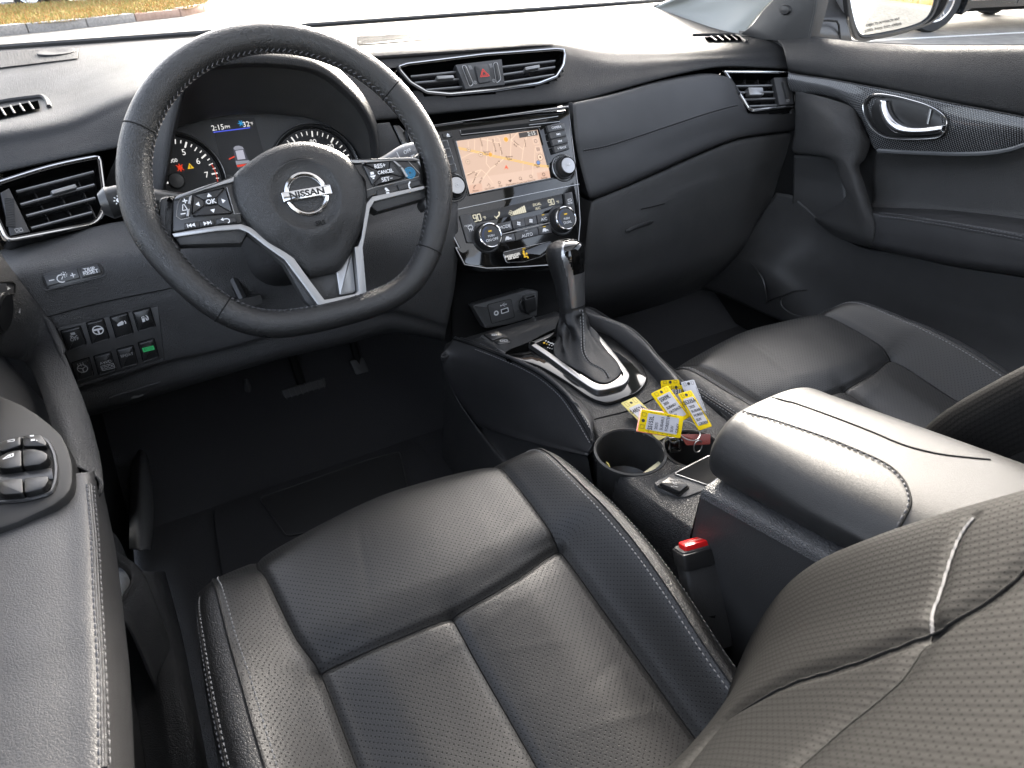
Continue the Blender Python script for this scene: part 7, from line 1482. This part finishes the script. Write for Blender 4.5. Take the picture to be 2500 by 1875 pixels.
keytag('yellow key tag reading S5039L and silver in the middle of the fan', (612,408), (828,300), (1050,740), -.2545, ['2025', 'SUBARU', 'OUTBACK', 'SUV', 'SILVER'], code='S5039L', zs=(-.233, -.233, -.2575))
keytag('orange red key tag peeking out from under the sideways front tag', (385,905), (440,610), (985,700), -.262, [], 'tagorange', lab=False)
keytag('front yellow key tag reading S5153L and gray, turned sideways', (405,905), (455,628), (1000,718), -.2505, ['2025', 'SUBARU', 'FORESTER', 'SUV', 'GRAY'], code='S5153L', zs=(-.2545, -.2365, -.2365))
tk = thing('key_tag', 'dusty cream key tag standing at the right inside the front cup holder', 'key tag', V((-.07, -.33, -.33)), 'dealer key tags')
pts = [P(*q('m', *p), z=k) for p, k in (((362,1535), -.325), ((715,1272), -.325), ((755,1395), -.310), ((735,1440), -.312))]; fr = F((pts[0]+pts[2])/2, pts[1]-pts[0], pts[2]-pts[1]); b = B(); b.prism(fr, [((p-fr.o).dot(fr.r), (p-fr.o).dot(fr.u)) for p in [P(*q('m', *p_), pl=(fr.o, fr.n)) for p_ in [(362,1535),(715,1272),(762,1400),(600,1530),(500,1560)]]], -.0006, .0, .0002); b.done('card', mat('cream_tag', (.55, .52, .36), .4), tk)
tk = thing('key_tag', 'sliver of a yellow key tag at the left inside the front cup holder', 'key tag', V((-.12, -.32, -.33)), 'dealer key tags')
fr = F(P(*q('m', 40, 1380), z=-.318), V((.55, -.83, 0)), V((.3, .2, .9))); b = B(); b.prism(fr, fr.uvs('m', [(0,1300),(30,1330),(95,1465),(60,1450),(0,1390)]), -.0006, .0006, .0002); b.done('card', M_['tagpale'], tk)
st_ = thing('leather_strap', 'reddish brown leather key strap lying across the second cup holder', 'key strap', V((.0, -.33, -.28)))
fr = F(P(*q('m', 1150, 1020), z=-.272), V((1, -.2, 0)), V((0, .75, .66))); b = B(); b.prism(fr, roundpoly(fr.uvs('m', [(910,948),(1345,945),(1340,1080),(1040,1092),(985,1010)]), .002, 3), -.002, .0, .0006); b.done('strap', mat('red_brown_leather', (.22, .045, .035), .4, grain=('noise', 500, .3)), st_)
kf_ = thing('key_fob', 'small glossy black key fob hanging on wire rings inside the cup holder', 'key fob', V((-.03, -.35, -.3)))
fr = F(P(*q('m', 890, 1090), z=-.293), V((1, -.15, 0)), V((.1, .7, .7))); b = B(); b.prism(fr, roundpoly(fr.uvs('m', [(790,1010),(965,1000),(985,1180),(800,1190)]), .005, 4), -.008, .0, .003); b.done('fob_body', M_['gloss'], kf_)
b = B(); b.tube([fr.pt(*p, .0004) for p in roundpoly(fr.uvs('m', [(775,1000),(970,990),(985,1140)]), .004, 3)[:8]], .0008, 5); b.done('fob_trim', M_['satin'], kf_)
def ringw(name, label, cx_, cy_, z, r_, n, par=None):
    t = thing(name, label, 'key ring', P(*q('m', cx_, cy_), z=z)); p = P(*q('m', cx_, cy_), z=z); f2 = F(p, V(n).orthogonal(), V(n).cross(V(n).orthogonal())); b = B(); b.tube([f2.pt(r_*math.cos(a), r_*math.sin(a)) for a in np.linspace(0, 2*math.pi, 28, endpoint=False)], .0008, 6, True); b.done('wire', M_['satin'], t)
ringw('key_ring', 'round wire key ring over the lower edge of the front yellow tag', 860, 955, -.262, .0095, (.2, -.8, .6))
ringw('key_ring', 'large wire key ring looping through the tags beside the armrest', 1060, 905, -.262, .0150, (.1, -.3, .95))
ringw('key_ring', 'wire key ring hanging below the red brown strap', 1180, 1105, -.278, .0075, (.1, -.9, .3))
# ================================================================ OUTSIDE THE CAR
GZ = -1.03
def ground_mat(name, a, c, sc, rough=.85, spec=.3, big=.06):
    m_ = bpy.data.materials.new(name); m_.use_nodes = True; n = m_.node_tree.nodes; lk = m_.node_tree.links; b = n['Principled BSDF']; b.inputs['Roughness'].default_value = rough; b.inputs['Specular IOR Level'].default_value = spec
    tc = n.new('ShaderNodeTexCoord'); n1 = n.new('ShaderNodeTexNoise'); n1.inputs['Scale'].default_value = sc; n1.inputs['Detail'].default_value = 8; lk.new(tc.outputs['Object'], n1.inputs['Vector'])
    n2 = n.new('ShaderNodeTexNoise'); n2.inputs['Scale'].default_value = big; n2.inputs['Detail'].default_value = 6; lk.new(tc.outputs['Object'], n2.inputs['Vector'])
    ad = n.new('ShaderNodeMath'); ad.operation = 'ADD'; lk.new(n1.outputs[0], ad.inputs[0]); lk.new(n2.outputs[0], ad.inputs[1])
    rp = n.new('ShaderNodeMapRange'); rp.inputs[1].default_value = .75; rp.inputs[2].default_value = 1.25; lk.new(ad.outputs[0], rp.inputs[0])
    mx = n.new('ShaderNodeMix'); mx.data_type = 'RGBA'; mx.inputs[6].default_value = (*a, 1); mx.inputs[7].default_value = (*c, 1); lk.new(rp.outputs[0], mx.inputs[0]); lk.new(mx.outputs[2], b.inputs['Base Color'])
    bp = n.new('ShaderNodeBump'); bp.inputs['Strength'].default_value = .4; bp.inputs['Distance'].default_value = .01; lk.new(n1.outputs[0], bp.inputs['Height']); lk.new(bp.outputs[0], b.inputs['Normal']); return m_
kind(mk('ground', [V((-260, -260, GZ)), V((260, -260, GZ)), V((260, 260, GZ)), V((-260, 260, GZ))], [(0, 1, 2, 3)], ground_mat('salted_asphalt', (.13, .125, .115), (.23, .22, .20), 6, .75, .3, .25), None, False), 'structure')
def G(reg, x, y, z=GZ): return P(*q(reg, x, y), z=z)
# lawn island with a granite kerb
near = [V((-30, -5.3, 0)), V((-9, 9.2, 0))]+[V((p.x, p.y, 0)) for p in (G('f', 0, 345), G('f', 660, 285), G('f', 1100, 235), G('f', 1500, 185), G('f', 1850, 150))]
tip = [V((p.x, p.y, 0)) for p in (G('f', 1990, 110), G('f', 2040, 78), G('f', 1960, 45))]
far = [V((p.x, p.y, 0)) for p in (G('f', 1500, 35), G('f', 900, 65), G('f', 250, 102), G('f', 0, 118))]+[V((-12, 16.5, 0)), V((-30, 12, 0))]
lp = [V((p.x, p.y, GZ+.13)) for p in near+tip+far]
M_['lawn'] = ground_mat('winter_lawn', (.24, .18, .07), (.30, .20, .08), 14, .95, .1, .9)
kind(mk('lawn', lp, [tuple(range(len(lp)))], M_['lawn'], None, False), 'structure')
rng = np.random.RandomState(5); poly = [(p.x, p.y) for p in lp]; vs = []; fs = []; mi = []
n = 0
while n < 26000:
    x, y = rng.uniform(-6, 3.2), rng.uniform(10, 21)
    if not inpoly(x, y, poly): continue
    n += 1; h = rng.uniform(.025, .075); a = rng.uniform(0, 6.28); w_ = rng.uniform(.008, .02); lx, ly = rng.normal(0, .025, 2); b0 = len(vs)
    vs += [(x-w_*math.cos(a), y-w_*math.sin(a), GZ+.128), (x+w_*math.cos(a), y+w_*math.sin(a), GZ+.128), (x+lx, y+ly, GZ+.13+h)]; fs.append((b0, b0+1, b0+2)); mi.append(rng.choice([0, 0, 1, 1, 2]))
gm = [mat('straw_grass', (.42, .31, .13), .9, spec=.1), mat('green_grass', (.27, .25, .08), .9, spec=.1), mat('fallen_leaf', (.40, .20, .08), .8, spec=.1)]
kind(mk('grass', vs, fs, gm, None, False, None, mi), 'stuff')
kb = thing('granite_kerb', 'grey granite kerb stones edging the brown lawn beyond the windshield', 'kerb', (0, 15, GZ))
M_['granite'] = ground_mat('granite', (.20, .19, .18), (.34, .32, .30), 30, .85)
M_['redkerb'] = ground_mat('rusty_kerb', (.30, .20, .15), (.42, .29, .23), 18, .85)
line = resample(near[1:]+tip[:2], step=.95)
for i in range(len(line)-1):
    a, c = line[i], line[i+1]; d = (c-a).normalized(); nn = V((-d.y, d.x, 0)); fr = F(V((a.x, a.y, GZ)), d, V((0, 0, 1))); l = (c-a).length
    b = B(); hh = .145+rng.uniform(-.012, .012); b.prism(fr, roundpoly([(.012, -.02), (l-.012, -.02), (l-.012, hh), (.012, hh)], .015, 2), -.16, .012+rng.uniform(-.008, .008), .012); b.done('kerb_stone', M_['granite'] if i < len(line)-4 else M_['redkerb'], kb)
# snow left beside the parked car
M_['snow'] = mat('old_snow', (.80, .80, .82), .6, grain=('noise', 8, .6, .05))
b = B()
for fx, fy, rx, ry in ((60, 75, .9, .25), (180, 88, .7, .2), (760, 62, .9, .25), (1000, 48, .8, .22), (1120, 28, .5, .3), (1620, 20, .7, .3), (-150, 95, .8, .3)):
    c = G('f', fx, fy); f2 = F(V((c.x, c.y, GZ)), X1, V((0, 1, 0)))
    vs_ = []; 
    b.lathe(f2, [(1.0, .0), (.9, .05), (.6, .10), (.25, .125), (0, .13)], 16, rx, ry)
kind(b.done('snow', M_['snow'], None), 'stuff')
# ---- parked vehicles
M_['blackpaint'] = mat('black_car_paint', (.012, .013, .014), .22, coat=.7); M_['tyre'] = mat('tyre_rubber', (.02, .02, .02), .8); M_['alloy'] = mat('alloy_wheel', (.55, .55, .56), .3, .8); M_['carglass'] = mat('tinted_glass', (.01, .012, .014), .05)
def vehicle(name, label, cat, p_wheel, p_wheel2, r_=.36, side=1, tall=1.75):
    """A parked car seen from the side: wheel contact points give its place and heading; the body spreads away from the viewer."""
    a, c = V(p_wheel), V(p_wheel2); d = (c-a); wb_ = d.length; d.normalize(); away_ = V((-d.y, d.x, 0)); 
    if away_.dot(a-CAM) < 0: away_ = -away_
    t = thing(name, label, cat, a, 'parked vehicles')
    fr = F(V((a.x, a.y, GZ)), d, V((0, 0, 1))); sg = -1 if fr.n.dot(away_) > 0 else 1     # depth sign: +n towards viewer when sg = 1
    def dep(x): return x if sg > 0 else -x
    fo, ro_ = .92, 1.0; H = tall; sillz = .30
    def arch(cx): return [(cx+(r_+.06)*math.cos(t_), r_+(r_+.06)*math.sin(t_)) for t_ in np.linspace(math.pi*1.12, -math.pi*.12, 12)]
    lowl = [(-fo, .42)]+[(-r_-.14, sillz)]+arch(0)+[(r_+.16, sillz), (wb_-r_-.16, sillz)]+arch(wb_)+[(wb_+r_+.14, sillz), (wb_+ro_, .45)]
    upl = [(wb_+ro_, .95), (wb_+ro_-.15, 1.05), (wb_*.98, 1.10), (-.10, 1.12), (-fo+.10, .98), (-fo, .85)]
    b = B(); b.prism(fr, lowl+upl, dep(-1.80), dep(.0), .0); 
    b.done('body', M_['blackpaint'], t, True, 40)
    b = B(); cab = [(-.15, 1.10), (wb_+ro_-.25, 1.08), (wb_+ro_-.45, 1.5), (wb_*.85, H), (wb_*.35, H), (.35, 1.45)]; b.prism(fr, cab, dep(-1.68), dep(-.10), .0); b.done('cabin', M_['blackpaint'], t, True, 40)
    for w0, w1 in ((.30, wb_*.48), (wb_*.52, wb_*.92)):
        b = B(); b.prism(fr, [(w0+.1, 1.16), (w1, 1.16), (w1-.05, H-.12), (w0+.3, H-.14)], dep(-.10), dep(-.088)); b.done('window', M_['carglass'], t)
        b = B(); b.box(fr.sub(w1-.16, 1.0), -.09, .09, -.012, .012, dep(.0), dep(.03)); b.done('door_handle', M_['blackpaint'], t)
        b = B(); b.tube([fr.pt(w1, .34, dep(.002)), fr.pt(w1, 1.1, dep(.002))], .004, 4); b.done('door_gap', M_['matte'], t)
    b = B(); b.box(fr, r_+.1, wb_-r_-.1, .40, .44, dep(.0), dep(.018)); b.done('side_strip', M_['satin'], t)
    b = B(); b.box(fr, -fo+.2, wb_+ro_-.2, .24, .34, dep(-1.7), dep(-.15)); b.done('underbody', M_['matte'], t)
    for cx_, depth in ((0, 0), (wb_, 0), (0, 1), (wb_, 1)):
        f2 = F(fr.pt(cx_, r_, dep(-.04 if not depth else -1.74)), fr.r, fr.u); 
        if f2.n.dot(CAM-f2.o) < 0: f2 = F(f2.o, -f2.r, f2.u)
        b = B(); b.lathe(f2, [(r_*.64, -.20), (r_*.92, -.21), (r_, -.18), (r_, -.04), (r_*.94, .0), (r_*.66, .0), (r_*.64, -.02)], 36); w_ = b.done('wheel', M_['tyre'], t)
        if depth == 0:
            b = B(); b.lathe(f2, [(r_*.66, -.01), (r_*.64, .004), (r_*.58, .0), (r_*.57, -.10), (0, -.12)], 36); rm = b.done('rim', M_['alloy'], w_)
            for k in range(5):
                a_ = 2*math.pi*k/5+.3; b = B()
                for o_ in (-.16, .16): b.prism(f2, seg2((.04*math.cos(a_+o_), .04*math.sin(a_+o_)), (r_*.60*math.cos(a_+o_*.7), r_*.60*math.sin(a_+o_*.7)), .030), -.05, -.005, .006)
                b.done('spoke', M_['alloy'], w_)
            b = B(); b.lathe(f2, [(.055, -.06), (.05, .0), (0, .004)], 20); b.done('hub_cap', M_['alloy'], w_)
    return t
pa = G('f', 322, 100); pb2 = G('f', 1352, 48)
vehicle('parked_car', 'black parked car with spoked alloy wheels beyond the brown lawn', 'car', pa, pa+(pb2-pa).normalized()*(pb2-pa).length, .37)
pc = G('g', 1330, 318); pdv = V((.96, -.28, 0)).normalized()
vehicle('parked_car', 'black parked car seen through the passenger window behind the mirror', 'car', pc, pc+pdv*2.75, .38)
# white bay line beside it
a, c = G('g', 900, 385), G('g', 2500, 300); fr = F(V((a.x, a.y, GZ+.004)), (c-a), V((-(c-a).y, (c-a).x, 0))); b = B(); l = (c-a).length
b.add([fr.pt(-2, -.05), fr.pt(l+2, -.05), fr.pt(l+2, .05), fr.pt(-2, .05)], [(0, 1, 2, 3)]); kind(b.done('parking_line', mat('road_paint', (.75, .75, .72), .7), None), 'structure')
# bare tree whose trunk stands on the lawn edge in front of the parked car
tr = thing('bare_tree', 'thick brown trunk of a bare tree standing at the lawn edge', 'tree', G('f', 570, 85))
base_ = G('f', 575, 78); M_['bark'] = mat('bark', (.20, .13, .075), .9, grain=('noise', 14, 1.0, .05))
b = B(); tp_ = [base_+V((0, 0, -.1)), base_+V((.0, 0, .12)), base_+V((.02, .02, .45)), base_+V((.03, .0, 1.2)), base_+V((-.05, .1, 2.4)), base_+V((.1, .1, 4.2))]; b.tube(cr(tp_, 24), [float(np.interp(i/23, [0, .12, .25, .5, 1], [.42, .30, .23, .20, .10])) for i in range(24)], 14); b.done('trunk', M_['bark'], tr)
b = B()
def limb(p, d, l, r_, k):
    e = p+d*l; b.tube([p, p.lerp(e, .5)+V((rng.normal(0, .05*l), rng.normal(0, .05*l), .04*l)), e], [r_, r_*.8, r_*.55], 6)
    if k:
        for _ in range(3): limb(p.lerp(e, rng.uniform(.55, 1)), (d+V(rng.normal(0, .55, 3))+V((0, 0, .2))).normalized(), l*rng.uniform(.5, .75), r_*.55, k-1)
for i in range(6): a_ = i*1.05; limb(base_+V((0, .05, 2.3+i*.32)), V((math.cos(a_), math.sin(a_), .8)).normalized(), 1.7, .07, 3)
b.done('crown', M_['bark'], tr)
# dry reed bank behind the car, seen in the mirror
vs = []; fs = []
for _ in range(5200):
    x, y = rng.uniform(2, 26), rng.uniform(-19, -15.5); h = rng.uniform(1.4, 2.6); w_ = rng.uniform(.012, .03); lx, ly = rng.normal(0, .22, 2); a = rng.uniform(0, 3.14); b0 = len(vs)
    vs += [(x-w_*math.cos(a), y-w_*math.sin(a), GZ), (x+w_*math.cos(a), y+w_*math.sin(a), GZ), (x+lx, y+ly, GZ+h)]; fs.append((b0, b0+1, b0+2))
kind(mk('dry_reeds', vs, fs, mat('reed_straw', (.42, .30, .15), .9, spec=.1), None, False), 'stuff')
# outer skin of our own car along the passenger side (shows in the mirror)
ow = [[V((.80, .55, .03)), V((.80, .0, .05)), V((.80, -1.2, .07)), V((.77, -2.6, .10))], [V((.93, .55, -.10)), V((.94, .0, -.08)), V((.94, -1.2, -.05)), V((.90, -2.6, -.02))], [V((.955, .55, -.35)), V((.965, .0, -.35)), V((.965, -1.2, -.33)), V((.93, -2.6, -.30))], [V((.93, .55, -.75)), V((.93, .0, -.78)), V((.93, -1.2, -.78)), V((.90, -2.6, -.70))]]
loft('outer_skin', ow, 40, 24, bpy.data.materials['silver_car_paint'], body, .004, (1, 0, .3))
flush_text()
